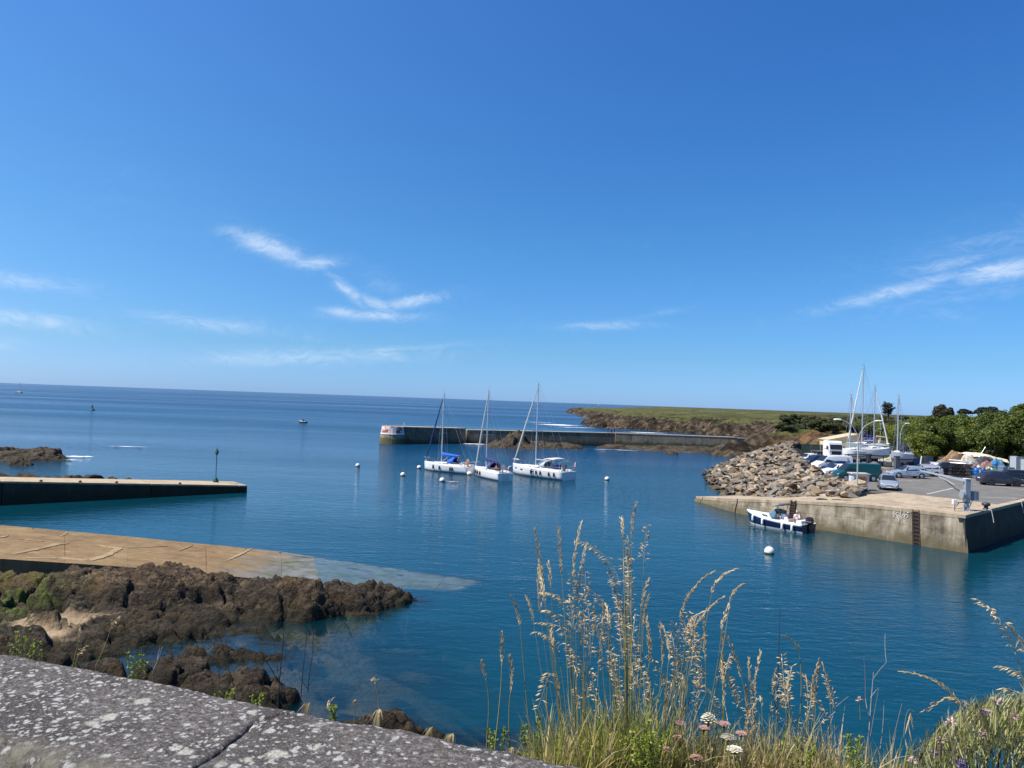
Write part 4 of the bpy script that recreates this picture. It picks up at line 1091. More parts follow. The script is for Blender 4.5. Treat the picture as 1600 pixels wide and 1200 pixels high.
def person(name, loc, rz, label, h, shirt, trousers, pose='stand', hair=(.03, .02, .015), cap=None, cat='person'):
    """one skinned body with shirt, trousers and hair as children; local +x is where the person faces"""
    root = thing(name, loc, rz, label, cat)
    s = h / 1.75
    sit = pose == 'sit'
    hip = .92 if not sit else .0
    J = {'pelvis': (0, 0, hip), 'waist': (.01, 0, hip + .16), 'chest': (.02, 0, hip + .36), 'neck': (.02, 0, hip + .54), 'head0': (.035, 0, hip + .63), 'head1': (.045, 0, hip + .76)}
    E = [('pelvis', 'waist'), ('waist', 'chest'), ('chest', 'neck'), ('neck', 'head0'), ('head0', 'head1')]
    Rr = {'pelvis': (.16, .13), 'waist': (.145, .11), 'chest': (.175, .12), 'neck': (.055, .055), 'head0': (.085, .095), 'head1': (.08, .09)}
    for sd, y in (('l', 1), ('r', -1)):
        J['sh' + sd] = (.01, .19 * y, hip + .47); J['el' + sd] = (.06 if not sit else .12, .25 * y, hip + .20); J['wr' + sd] = (.16 if not sit else .33, .22 * y, hip + (.0 if not sit else .16)); J['ha' + sd] = (.20 if not sit else .40, .20 * y, hip + (-.10 if not sit else .15))
        E += [('chest', 'sh' + sd), ('sh' + sd, 'el' + sd), ('el' + sd, 'wr' + sd), ('wr' + sd, 'ha' + sd)]
        Rr.update({'sh' + sd: (.065, .065), 'el' + sd: (.045, .045), 'wr' + sd: (.032, .032), 'ha' + sd: (.035, .02)})
        if sit: J['kn' + sd] = (.44, .11 * y, .03); J['an' + sd] = (.46, .11 * y, -.38); J['to' + sd] = (.60, .11 * y, -.42)
        else: J['kn' + sd] = (.03 + .06 * y, .10 * y, .48); J['an' + sd] = (-.02 + .09 * y, .10 * y, .08); J['to' + sd] = (.13 + .09 * y, .11 * y, .035)
        J['hp' + sd] = (0, .09 * y, hip - .05)
        E += [('pelvis', 'hp' + sd), ('hp' + sd, 'kn' + sd), ('kn' + sd, 'an' + sd), ('an' + sd, 'to' + sd)]
        Rr.update({'hp' + sd: (.10, .10), 'kn' + sd: (.062, .062), 'an' + sd: (.042, .042), 'to' + sd: (.035, .03)})
    def skin_obj(nm, keys, grow, mat):
        ks = [k for k in J if k in keys]; idx = {k: i for i, k in enumerate(ks)}
        me = bpy.data.meshes.new(nm); me.from_pydata([Vector(J[k]) * s for k in ks], [(idx[a], idx[b_]) for a, b_ in E if a in idx and b_ in idx], [])
        o = link(nm, me, mat, root)
        md = o.modifiers.new('skin', 'SKIN')
        for i, k in enumerate(ks):
            sv_ = me.skin_vertices[0].data[i]; sv_.radius = (Rr[k][0] * s * grow, Rr[k][1] * s * grow); sv_.use_root = (i == 0)
        sb = o.modifiers.new('sub', 'SUBSURF'); sb.levels = sb.render_levels = 2
        me.materials.clear(); me.materials.append(mat)
        return o
    skin_obj('body', set(J), 1.0, skin)
    skin_obj('shirt', {'pelvis', 'waist', 'chest', 'shl', 'shr', 'ell', 'elr'}, 1.14, shirt)
    skin_obj('trousers', {'pelvis', 'hpl', 'hpr', 'knl', 'knr', 'anl', 'anr'}, 1.13, trousers)
    hd = Vector(J['head1']) * s
    mb = MB(); mb.lathe([(.02 * s, .12 * s), (.075 * s, .095 * s), (.105 * s, .03 * s), (.10 * s, -.03 * s), (.085 * s, -.06 * s)], 12, hd + Vector((-.012, 0, .01)))
    mb.build('hair' if not cap else 'sun_hat', cap or plain('hair_' + str(hair[0]), hair, .7), root, True)
    mb = MB(); mb.lathe([(.012 * s, .0), (.016 * s, -.03 * s)], 6, hd + Vector((.098 * s, 0, -.045 * s))); mb.build('nose', skin, root, True)
    return root

def sheer(u, L, fb, ft):        # u 0 stern .. 1 bow
    return fb + (ft - fb) * u ** 1.7 - .06 * math.sin(math.pi * u)
def hull_rings(L, B, f0, f1, depth=.35, n=18, stern=.82, flare=0.93, plumb=.97):
    rings = []
    for k in range(n + 1):
        u = k / n
        x = -L / 2 + L * u
        if u < .45: w = B / 2 * (stern + (1 - stern) * math.sin(u / .45 * math.pi / 2))
        else: w = B / 2 * max(.012, 1 - ((u - .45) / .55) ** 2.3)
        z = sheer(u, L, f0, f1)
        rake = L * (1 - plumb) * max(0, (u - .8) / .2)
        dk = depth * max(0.05, math.sin(math.pi * min(1, .12 + u * .88)) ** .5)
        half = [(x - rake * 1.0, 0, -dk), (x - rake * .8, w * .55, -dk * .65), (x - rake * .45, w * .86, 0.0), (x - rake * .2, w * flare + w * .03, z * .45), (x, w, z)]
        rings.append((half, w, z, x))
    return rings
def make_hull(root, L, B, f0, f1, mat, depth=.4, stern=.82, plumb=.97, boot=None, deckmat=None, band=None):
    rs = hull_rings(L, B, f0, f1, depth, stern=stern, plumb=plumb)
    full = []
    for half, w, z, x in rs:
        left = [(p[0], p[1], p[2]) for p in half]; right = [(p[0], -p[1], p[2]) for p in half[1:]]
        full.append(list(reversed(right)) + left)
    mb = MB(); mb.loft(full, cap=False, closed=False)
    nv = len(full[0]); mb.f.append(tuple(range(nv)))           # transom
    hull = mb.build('hull', mat, root, False)
    for p in hull.data.polygons: p.use_smooth = len(p.vertices) == 4
    mb = MB()
    dr = []
    for half, w, z, x in rs: dr.append([(x, -w * .985, z - .004), (x, -w * .5, z + .03), (x, 0, z + .05), (x, w * .5, z + .03), (x, w * .985, z - .004)])
    mb.loft(dr, cap=False, closed=False); mb.build('deck', deckmat or gel_deck, root)
    if boot:                                                    # painted line along the waterline
        mb = MB(); up, lo = [], []
        for sgn in (1, -1):
            ringz = []
            for half, w, z, x in rs:
                a, b_ = half[2], half[3]
                t0, t1 = .0, .16 / max(.2, b_[2])
                q = lambda tt: (a[0] + (b_[0] - a[0]) * tt, sgn * ((a[1] + (b_[1] - a[1]) * tt) + .006), a[2] + (b_[2] - a[2]) * tt)
                ringz.append([q(t0), q(t1)])
            mb.loft(ringz, cap=False, closed=False)
        mb.build('waterline_stripe', boot, root)
    return rs
def at_hull(rs, u):
    k = min(int(u * (len(rs) - 1)), len(rs) - 2); f = u * (len(rs) - 1) - k
    return [rs[k][i] * (1 - f) + rs[k + 1][i] * f for i in (1, 2, 3)]      # half beam, sheer, x
def loft_block(x0, x1, w0, w1, z, h0, h1, inset=.18, n=7):
    """a coachroof: tapered block with rounded top, z = base height function"""
    rings = []
    for k in range(n):
        f = k / (n - 1); x = x0 + (x1 - x0) * f; w = w0 + (w1 - w0) * f; h = h0 + (h1 - h0) * f; b_ = z(x)
        rings.append([(x, -w, b_), (x, -w * (1 - inset * .35), b_ + h * .72), (x, -w * (1 - inset), b_ + h * .95), (x, 0, b_ + h * 1.05), (x, w * (1 - inset), b_ + h * .95), (x, w * (1 - inset * .35), b_ + h * .72), (x, w, b_)])
    return rings
def sailboat(name, label, bow, stern, mast_u, mast_top, cover=None, hood=None, furl=True, fend=(), cat='sailboat', beam=3.0, f0=.95, f1=1.2, z=0.0, opts=(), boom_len=.30, group=None, under=False, hullmat=None, boot=None, lift=0.0):
    bow, stern = Vector(bow), Vector(stern); d = bow - stern; d.z = 0; L = d.length
    root = thing(name, ((bow.x + stern.x) / 2, (bow.y + stern.y) / 2, z), math.atan2(d.y, d.x), label, cat, group)
    rs = make_hull(root, L, beam, f0, f1, hullmat or gelcoat, depth=.45, boot=boot or antifoul)
    zd = lambda x: at_hull(rs, (x + L / 2) / L)[1] + .02
    # coachroof and its windows
    xa, xb = -L * .10, L * .27
    mb = MB(); rg = loft_block(xa, xb, beam * .30, beam * .14, zd, .42, .16); mb.loft(rg); mb.build('coachroof', gelcoat, root)
    for sgn in (1, -1):
        for (fa, fb_) in ((.05, .42), (.50, .72)):
            mb = MB(); q = []
            for f in (fa, fb_):
                x = xa + (xb - xa) * f; w = beam * (.30 + (.14 - .30) * f); h = .42 + (.16 - .42) * f; b_ = zd(x)
                lo, hi = .28, .62
                wl, wh = w * (1 - .063 * lo / .72) + .008, w * (1 - .063 * hi / .72) + .008
                q.append(((x, sgn * wl, b_ + h * lo), (x, sgn * wh, b_ + h * hi)))
            mb.add([q[0][0], q[1][0], q[1][1], q[0][1]], [(0, 1, 2, 3)]); mb.build('cabin_window', window, root)
    if 'hullports' in opts:
        for sgn in (1, -1):
            for u0 in (.84, .68, .46):
                w0, s0, x0 = at_hull(rs, u0); w1, s1, x1 = at_hull(rs, u0 + .05)
                MB().add([(x0, sgn * (w0 * .985 + .012), s0 * .62), (x1, sgn * (w1 * .985 + .012), s1 * .62), (x1, sgn * (w1 * .99 + .012), s1 * .76), (x0, sgn * (w0 * .99 + .012), s0 * .76)], [(0, 1, 2, 3)]).build('hull_window', window, root)
    # flat cockpit panel coloured dark for the shade of a well, and seats
    xs0, xs1 = -L * .46, -L * .11
    zc = zd(-L * .28)
    MB().box(((xs0 + xs1) / 2, 0, zc + .035), (xs1 - xs0, beam * .36, .05)).build('cockpit_shade_panel', plain('cockpit_shade', (.16, .15, .14), .8), root)
    for sgn in (1, -1):
        MB().box(((xs0 + xs1) / 2, sgn * beam * .25, zc + .12), (xs1 - xs0, beam * .14, .24)).build('cockpit_coaming', gelcoat, root)
    MB().lathe([(.36, -.015), (.40, 0), (.36, .015)], 16, (xs0 + L * .06, 0, zc + .75), 'X').build('steering_wheel', steel, root)
    MB().box((xs0 + L * .075, 0, zc + .4), (.16, .26, .7)).build('wheel_pedestal', gelcoat, root)
    # mast, boom, spreaders, stays
    xm = L / 2 - L * mast_u; zm = zd(xm) + .2
    mast = MB().tube([(xm, 0, zm - .2), (xm, 0, mast_top)], [.095, .075], 8).build('mast', alu, root)
    MB().box((xm, 0, mast_top + .03), (.30, .05, .06)).build('masthead', steel, mast)
    MB().tube([(xm + .1, 0, mast_top + .05), (xm + .32, 0, mast_top + .32)], .012, 4).build('wind_vane', wire, mast)
    MB().tube([(xm - .1, 0, mast_top), (xm - .1, 0, mast_top + .65)], .010, 4).build('antenna', wire, mast)
    for fr in ((.42, .72) if mast_top > 9 else (.55,)):
        zz = zm + (mast_top - zm) * fr
        MB().tube([(xm - .12, -beam * .34 * (1.25 - fr), zz), (xm, 0, zz + .03), (xm - .12, beam * .34 * (1.25 - fr), zz)], .028, 5).build('spreader', alu, mast)
    zb = zm + .95
    xe = xm - L * boom_len
    boom = MB().tube([(xm - .1, 0, zb), (xe, 0, zb - .02)], .065, 8).build('boom', alu, root)
    MB().tube([(xm - .15, 0, zm + .1), (xm - L * .13, 0, zb - .06)], .028, 5).build('vang', alu, root)
    if cover:
        rings = []
        for k in range(9):
            f = k / 8; x = xm - .05 + (xe - xm) * f; r = (.30 - .17 * f) * (1 + .08 * math.sin(k * 2.3)); zz = zb + .20 - .12 * f
            rings.append([(x, r * .62 * math.cos(a), zz + r * math.sin(a)) for a in [2 * math.pi * j / 10 for j in range(10)]])
        MB().loft(rings).build('sail_cover', cover, boom, True)
    bowx = L / 2 - .25; zbow = zd(bowx)
    MB().tube([(bowx, 0, zbow), (xm + .1, 0, mast_top - .35)], .016, 4).build('forestay', wire, root)
    if furl:
        a, b_ = Vector((bowx - .03, 0, zbow + .35)), Vector((xm + .2, 0, mast_top - .9))
        pts = [a.lerp(b_, k / 12) for k in range(13)]
        MB().tube(pts, [.05 + .055 * math.sin(math.pi * min(1, .12 + .9 * k / 12)) for k in range(13)], 7).build('furled_jib', furl if furl is not True else rope_white, root)
        MB().lathe([(.11, 0), (.13, .06), (.11, .14)], 10, (bowx - .02, 0, zbow + .16)).build('furling_drum', steel, root)
    for sgn in (1, -1):
        MB().tube([(-L / 2 + .15, sgn * beam * .30, zd(-L / 2 + .15)), (xm - .05, 0, mast_top - .05)], .011, 4).build('backstay', wire, root)
        w, s_, x_ = at_hull(rs, (xm - .15 + L / 2) / L)
        MB().tube([(xm - .2, sgn * w * .93, s_), (xm - .12, sgn * beam * .34 * .53, zm + (mast_top - zm) * .72), (xm, 0, mast_top - .5)], .011, 4).build('shroud', wire, root)
        MB().tube([(xm - .35, sgn * w * .92, s_), (xm, 0, zm + (mast_top - zm) * .42)], .010, 4).build('lower_shroud', wire, root)
    # rails
    for sgn in (1, -1):
        pts = []
        for k in range(9):
            u = .04 + .93 * k / 8; w, s_, x_ = at_hull(rs, u); pts.append((x_, sgn * max(.05, w * .95), s_ + .58))
            MB().tube([(x_, sgn * max(.05, w * .95), s_), (x_, sgn * max(.05, w * .95), s_ + .6)], .012, 4).build('stanchion', steel, root)
        MB().tube(pts, .008, 4).build('guard_wire', wire, root)
    w, s_, x_ = at_hull(rs, .93)
    MB().tube([(x_, w, s_ + .6), (L / 2 + .05, .12, s_ + .68), (L / 2 + .05, -.12, s_ + .68), (x_, -w, s_ + .6)], .018, 5).build('pulpit', steel, root)
    w, s_, x_ = at_hull(rs, .02)
    MB().tube([(x_ + 1, w, s_ + .6), (x_, w * .95, s_ + .66), (x_, -w * .95, s_ + .66), (x_ + 1, -w, s_ + .6)], .018, 5).build('pushpit', steel, root)
    if hood:
        xh = xa + .15; rings = []
        for k, (dx, hh, ww) in enumerate(((.55, .03, .24), (.25, .55, .27), (-.25, .85, .29), (-.75, .88, .29))):
            b_ = zd(xh + dx) + .28; ww *= beam
            rings.append([(xh + dx, ww * math.cos(a), b_ + hh * math.sin(a) ** .6 if math.sin(a) > 0 else b_) for a in [math.pi * j / 10 for j in range(11)]])
        h_ = MB().loft(rings, cap=False, closed=False).build('sprayhood', hood, root, True)
        md = h_.modifiers.new('thick', 'SOLIDIFY'); md.thickness = .03
    for (u, sgn) in fend:
        w, s_, x_ = at_hull(rs, u)
        y = sgn * (w + .09); zt = s_ - .12
        fo = MB().lathe([(.03, 0), (.09, -.05), (.10, -.15), (.10, -.48), (.08, -.56), (.02, -.6)], 10, (x_, y, zt)).build('fender', grey_fender if 'whitefend' not in opts else white_fender, root, True)
        MB().tube([(x_, y, zt), (x_, sgn * w * .95, s_ + .3)], .012, 4).build('lanyard', rope_white, fo)
    return root, rs, L, zd, zc

# the three yachts on their moorings
b1, rs, L, zd, zc = sailboat('sailing_yacht', 'white yacht with a bright blue sail cover on the boom, leftmost of three moored', on(663, 733.5), on(738, 741), .36, 11.3, cover=blue_cv, hood=blue_cv, furl=navy_cv, beam=2.9, f0=1.0, f1=1.25,
                             fend=[(.70, 1), (.55, 1), (.33, 1), (.29, 1)], boom_len=.40)
MB().tube([(-L * .30, .9, zc + .3), (-L * .36, 1.15, zc + .45), (-L * .43, 1.25, zc + .35), (-L * .47, 1.2, .45), (-L * .5, .8, .2)], .045, 6).build('mooring_line', rope_white, b1)
MB().lathe([(.05, -.06), (.32, -.08), (.38, 0), (.32, .08), (.05, .06)], 16, (-L * .455, .75, zc + .55), 'Y').build('lifebuoy', plain('faded_orange', (.42, .14, .05), .6), b1)
b2, rs2, L2, zd2, zc2 = sailboat('sailing_yacht', 'middle moored yacht with navy sail cover and blue sprayhood, its stern towards the viewer', on(742, 741), on(790, 752), .37, 11.9, cover=navy_cv, hood=navy_cv, furl=True, beam=2.8, f0=1.0, f1=1.2,
                                 fend=[(.72, 1), (.62, 1), (.52, 1)], boom_len=.36)
MB().box((-L2 / 2 + .02, 0, .52), (.06, .9, .7)).build('swim_platform', gel_deck, b2)
MB().lathe([(.10, -.05), (.13, .1), (.10, .45), (.04, .5)], 8, (-L2 * .46, .7, zc2 + .35)).build('outboard_motor', plain('outboard_black', (.02, .02, .022), .4), b2)
MB().lathe([(.20, -.07), (.34, -.08), (.38, 0), (.34, .08), (.20, .07)], 14, (-L2 * .49, -.7, zc2 + .62), 'X').build('lifebuoy', plain('lifebuoy_pale', (.62, .50, .46), .6), b2)
b3, rs3, L3, zd3, zc3 = sailboat('sailing_yacht', 'largest white yacht with pale bimini and stern flag, rightmost of three moored', on(801, 739), on(889, 751), .42, 13.2, cover=None, hood=clearpvc, furl=True, beam=3.5, f0=1.15, f1=1.45,
                                 fend=[(.50, 1), (.41, 1), (.34, 1), (.20, 1), (.12, 1)], opts=('hullports',), boom_len=.34)
rings = []
for f, hh in ((0, 1.45), (.5, 1.6), (1, 1.5)):
    x = -L3 * .17 - L3 * .17 * f
    rings.append([(x, 1.35 * math.cos(a), zc3 + hh + .14 * math.sin(a)) for a in [math.pi * j / 8 for j in range(9)]])
bi = MB().loft(rings, cap=False, closed=False).build('bimini', gel_deck, b3, True); bi.modifiers.new('t', 'SOLIDIFY').thickness = .03
for sgn in (1, -1):
    for f in (.2, .36): MB().tube([(-L3 * .28, sgn * 1.45, zc3 + .2), (-L3 * f, sgn * 1.3, zc3 + 1.5)], .022, 5).build('bimini_frame', steel, b3)
MB().tube([(-L3 * .46, 1.4, zc3), (-L3 * .44, 1.35, zc3 + 1.2), (-L3 * .44, 0, zc3 + 1.45), (-L3 * .44, -1.35, zc3 + 1.2), (-L3 * .46, -1.4, zc3)], .03, 6).build('stern_arch', steel, b3)
fl = MB().tube([(-L3 / 2, -.6, zc3 + .3), (-L3 / 2 - .35, -.6, zc3 + 1.5)], .015, 5).build('flagstaff', steel, b3)
for k, c in enumerate(((.03, .04, .22), (.62, .60, .58), (.45, .02, .03))):
    x0 = -L3 / 2 - .33 - .0
    MB().add([(x0 - .02 - .12 * k, -.6 + .03 * k, zc3 + 1.45 - .06 * k), (x0 - .14 - .12 * k, -.6 + .03 * (k + 1), zc3 + 1.39 - .06 * k), (x0 - .06 - .12 * k, -.6 + .03 * (k + 1), zc3 + .70 - .02 * k), (x0 + .05 - .12 * k, -.6 + .03 * k, zc3 + .78 - .02 * k)], [(0, 1, 2, 3)]).build('flag_stripe', plain('flag%d' % k, c, .8), fl)
MB().box((-L3 * .33, 0, zc3 + .55), (.7, 2.2, .5)).build('cockpit_cushions', navy_cv, b3)
# people aboard
def aboard(boat, lx, ly, lz, rz, *a, **k):
    M = Matrix.Translation(boat.location) @ Matrix.Rotation(boat.rotation_euler.z, 4, 'Z')
    return person('person', M @ Vector((lx, ly, lz)), boat.rotation_euler.z + rz, *a, **k)
dk_cloth = plain('cloth_dark', (.022, .024, .035), .85); red_cloth = plain('cloth_red', (.30, .05, .04), .85); white_cloth = plain('cloth_white', (.66, .68, .70), .85); jean = plain('cloth_jean', (.05, .075, .13), .85)
aboard(b1, -L * .23, .15, zc + .05, 2.2, 'person in dark clothing standing in the cockpit of the yacht with the blue sail cover', 1.35, dk_cloth, jean)
aboard(b2, -L2 * .28, .35, zc2 + .28, 2.6, 'seated person in the cockpit of the middle moored yacht', 1.6, red_cloth, dk_cloth, 'sit')

# open motor boat along the quay
def motorboat():
    bow, stern = on(1172, 817), on(1258, 832)
    d = bow - stern; L = 6.3; c = (bow + stern) / 2
    root = thing('motor_boat', (c.x, c.y, 0), math.atan2(d.y, d.x), 'navy and white open motor boat with black outboard tied along the quay', 'motorboat')
    navy = plain('hull_navy', (.008, .014, .075), .2, vary=.15, coat=.5)
    rs = make_hull(root, L, 2.35, .74, 1.16, navy, depth=.3, stern=.92, plumb=.86, boot=plain('boot_pale', (.45, .46, .45), .5), deckmat=gelcoat)
    # white gunwale band standing proud of the hull
    for sgn in (1, -1):
        rings = []
        for half, w, z, x in rs: rings.append([(x, sgn * (w + .015), z - .20), (x + .01, sgn * (w + .05), z - .02), (x + .01, sgn * (w + .02), z + .07), (x, sgn * w * .86, z + .08), (x, sgn * w * .86, z - .1)])
        MB().loft(rings).build('gunwale', gelcoat, root, True)
    zd = lambda x: at_hull(rs, (x + L / 2) / L)[1] + .02
    MB().loft(loft_block(.15, 2.3, .72, .22, zd, .34, .10)).build('foredeck_cuddy', gelcoat, root)
    for sgn in (1, -1):
        MB().add([(.45, sgn * .715, zd(.5) + .10), (1.25, sgn * .545, zd(1.2) + .08), (1.15, sgn * .545, zd(1.1) + .19), (.55, sgn * .69, zd(.5) + .23)], [(0, 1, 2, 3)]).build('cuddy_window', window, root)
    MB().box((-1.35, 0, .70), (2.9, 1.62, .06)).build('cockpit_sole', plain('cockpit_shade', (.16, .15, .14), .8), root)
    glass = plain('windscreen_glass', (.10, .17, .22), .06, vary=.1)
    z0 = zd(.1) + .30
    front = [(.75, .0, z0), (.62, .45, z0), (.15, .80, z0 - .12), (-.25, .85, z0 - .14)]
    topp = [(.05, .0, z0 + .52), (-.02, .40, z0 + .52), (-.25, .70, z0 + .42), (-.45, .78, z0 + .30)]
    for sgn in (1, -1):
        mb = MB(); mb.loft([[(p[0], sgn * p[1], p[2]), (q[0], sgn * q[1], q[2])] for p, q in zip(front, topp)], cap=False, closed=False); mb.build('windscreen', glass, root)
        MB().tube([(p[0], sgn * p[1], p[2]) for p in topp], .022, 5).build('windscreen_frame', dk_cloth, root)
        MB().tube([(-.35, sgn * .80, z0), (-.55, sgn * .78, z0 + .85), (-.9, sgn * .76, z0 + 1.02)], .022, 5).build('bimini_frame', dk_cloth, root)
        MB().tube([(-.95, sgn * .82, z0 - .1), (-.75, sgn * .78, z0 + .5), (-.35, sgn * .76, z0 + .98)], .022, 5).build('bimini_frame', dk_cloth, root)
    rings = [[(x, y, z0 + zz - .10 * (y / .78) ** 2) for y in (-.78, -.4, 0, .4, .78)] for x, zz in ((.0, .86), (-.4, 1.02), (-.95, 1.08))]
    o = MB().loft(rings, cap=False, closed=False).build('bimini_canvas', navy_cv, root, True); o.modifiers.new('t', 'SOLIDIFY').thickness = .03
    MB().box((-.55, -.4, .98), (.45, .6, .6)).build('console', gelcoat, root)
    MB().box((-1.35, 0, .93), (.4, 1.3, .42)).build('seat', gel_deck, root)
    MB().box((-1.53, 0, 1.2), (.12, 1.3, .30)).build('seat_back', plain('seat_plum', (.10, .03, .05), .7), root)
    MB().box((-2.75, 0, .88), (.5, 1.9, .34)).build('stern_bench', gelcoat, root)
    om = MB().loft([[(-3.20 + a * sx_, b_ * sy_, z) for a, b_ in ((-.5, -.5), (.5, -.5), (.5, .5), (-.5, .5))] for z, sx_, sy_ in ((.70, .30, .26), (.88, .50, .38), (1.16, .56, .42), (1.34, .42, .34), (1.39, .2, .18))]).build('outboard_cowl', plain('outboard_gloss', (.012, .010, .014), .22, coat=.3), root)
    MB().box((-3.2, 0, .3), (.22, .14, .95)).build('outboard_leg', plain('outboard_black', (.02, .02, .022), .4), root)
    MB().box((-3.2, 0, 1.0), (.535, .405, .05)).build('cowl_stripe', plain('stripe_grey', (.30, .30, .32), .4), root)
    for u in (.80, .60, .28, .13):
        w, s_, x_ = at_hull(rs, u); y = w + .15
        fo = MB().lathe([(.03, 0), (.10, -.04), (.11, -.12), (.11, -.46), (.09, -.55), (.02, -.6)], 10, (x_, y, s_ - .05)).build('fender', white_fender, root, True)
        MB().tube([(x_, y, s_ - .06), (x_, w * .9, s_ + .1)], .014, 4).build('lanyard', rope_white, fo)
    MB().tube([(2.4, .45, zd(2.4)), (2.5, .4, zd(2.4) + .25), (3.0, .0, zd(2.9) + .28), (2.5, -.4, zd(2.4) + .25), (2.4, -.45, zd(2.4))], .016, 5).build('bow_rail', steel, root)
    aboard(root, -2.15, .25, .98, 2.0, 'person in a white shirt and sun hat sitting in the navy motor boat', 1.7, white_cloth, red_cloth, 'sit', cap=plain('hat_straw', (.55, .45, .32), .8))
motorboat()

# ------------------------------------------------------------------ buoys, far boats
def buoy(px, py, r, label, mat=None):
    p = on(px, py)
    o = thing('mooring_buoy', (p.x, p.y, 0), rnd.uniform(0, 6), label, 'buoy', 'white mooring buoys in the harbour')
    prof = [(r * math.sin(a), r * (.45 - math.cos(a) * 1.0)) for a in np.linspace(.05, math.pi - .12, 11)]
    MB().lathe(prof, 18).build('float', mat or plain('buoy_white', (.74, .73, .69), .4, vary=.12, scale=3), o, True)
    MB().lathe([(r * .16, r * 1.40), (r * .16, r * 1.58), (r * .04, r * 1.62)], 8).build('eye', plain('galvanised', (.30, .31, .32), .5, .5), o)
    MB().lathe([(r * .80, -.02), (r * 1.0, .03), (r * .99, .10), (r * .85, .14)], 18).build('weed_ring', plain('weed_brown', (.07, .07, .03), .9), o)
for a in ((559, 729, .33, 'white buoy farthest left, alone on the water'), (629.5, 743.5, .33, 'white buoy below and left of the leftmost yacht bow'), (655, 732, .33, 'white buoy just ahead of the leftmost yacht bow'), (691, 752.5, .36, 'white buoy in front of the leftmost yacht with a line floating from it'),
          (733.5, 742, .34, 'white buoy at the stern of the leftmost yacht'), (948.5, 750, .33, 'white buoy right of the three yachts'), (1202, 865, .36, 'white buoy nearest the viewer, below the motor boat')): buoy(*a)
p = on(691, 752.5); MB().tube([p + Vector((.35, 0, .03)), p + Vector((.9, .12, .04)), p + Vector((1.5, -.05, .04)), p + Vector((2.0, .1, .03))], .05, 5).build('floating_line', rope_white)
tag(bpy.data.objects['floating_line'], 'pale line floating beside the buoy in front of the leftmost yacht', 'line')
def far_things():
    p = on(144, 641); o = thing('channel_buoy', (p.x, p.y, 0), 0, 'dark green channel buoy far out on the left', 'buoy')
    g = plain('buoy_green', (.006, .075, .045), .5)
    MB().lathe([(1.15, -.3), (1.2, .25), (1.05, .45), (.3, .55)], 14).build('float', g, o)
    for k in range(3): MB().tube([(.7 * math.cos(k * 2.09), .7 * math.sin(k * 2.09), .45), (.12 * math.cos(k * 2.09), .12 * math.sin(k * 2.09), 1.9)], .09, 5).build('tower_leg', g, o)
    MB().lathe([(.45, 1.75), (.45, 1.8), (.03, 2.5)], 8).build('cone_topmark', g, o)
    p = on(473, 660.5); o = thing('fishing_boat', (p.x, p.y, 0), 2.6, 'small dark boat with someone aboard far out in front of the breakwater', 'boat')
    make_hull(o, 3.6, 1.5, .5, .7, plain('hull_dark', (.03, .028, .03), .6), depth=.2)
    MB().box((-.3, 0, .85), (.5, .45, .75)).build('helmsman_shelter', plain('cloth_dark', (.022, .024, .035), .85), o)
    MB().tube([(-.9, 0, .4), (-.9, 0, 1.3)], .04, 5).build('pole', wire, o)
    def far_sail(px, py, h, label, hullm, sails=False):
        p = on(px, py); D = p.y
        o = thing('distant_sailboat', (p.x, p.y, 0), rnd.uniform(-.4, .4), label, 'sailboat')
        L = h * .75; make_hull(o, L, L * .32, .9, 1.2, hullm, depth=.3)
        MB().loft(loft_block(-L * .15, L * .2, .7, .35, lambda x: 1.0, .5, .25)).build('coachroof', gelcoat, o)
        MB().tube([(L * .05, 0, .9), (L * .05, 0, h)], max(.06, D * .00022), 6).build('mast', alu, o)
        MB().tube([(L * .05, 0, 2), (-L * .35, 0, 2)], .1, 5).build('boom', alu, o)
        if sails:
            s = MB().add([(L * .04, 0, 2.1), (-L * .34, .5, 2.2), (L * .04, 0, h * .97), (-L * .1, .4, h * .5)], [(0, 1, 3), (1, 2, 3), (0, 3, 2)]).build('mainsail', plain('sailcloth', (.75, .74, .70), .8), o); s.modifiers.new('t', 'SOLIDIFY').thickness = .05
            MB().add([(L * .48, 0, 1.3), (L * .08, .5, 1.6), (L * .06, 0, h * .85)], [(0, 1, 2)]).build('jib', MATS['sailcloth'], o).modifiers.new('t', 'SOLIDIFY').thickness = .05
        else: MB().tube([(L * .47, 0, 1.2), (L * .06, 0, h * .95)], max(.05, D * .00012), 4).build('forestay', wire, o)
    far_sail(30, 614.2, 11.5, 'yellow-hulled sailing boat without sails far out on the left', plain('hull_yellow', (.62, .55, .16), .4))
    far_sail(919.5, 632.6, 15, 'tiny white sail on the horizon left of the headland', gelcoat, True)
    far_sail(935, 633.2, 13, 'second tiny white sail on the horizon beside the first, nearer the headland', gelcoat, True)
    far_sail(1147, 640.6, 13, 'tiny sail on the horizon above the grassy headland', gelcoat, True)
    def far_ship(px, py, L, label):
        p = on(px, py); o = thing('distant_ship', (p.x, p.y, 0), rnd.uniform(-.3, .3), label, 'ship')
        make_hull(o, L, L * .25, L * .09, L * .14, plain('hull_dark', (.03, .028, .03), .6), depth=.4)
        MB().box((-L * .2, 0, L * .17), (L * .2, L * .15, L * .16)).build('wheelhouse', gelcoat, o)
        MB().tube([(-L * .05, 0, L * .1), (-L * .05, 0, L * .38)], L * .012, 5).build('mast', wire, o)
    far_ship(136, 605.2, 10, 'tiny dark fishing boat on the horizon at far left'); far_ship(212, 607.6, 10, 'tiny dark boat on the horizon, second from left'); far_ship(307, 612.6, 9, 'small dark boat on the bright band below the horizon'); far_ship(371, 613.2, 12, 'tiny boat on the horizon above the beacon pole')
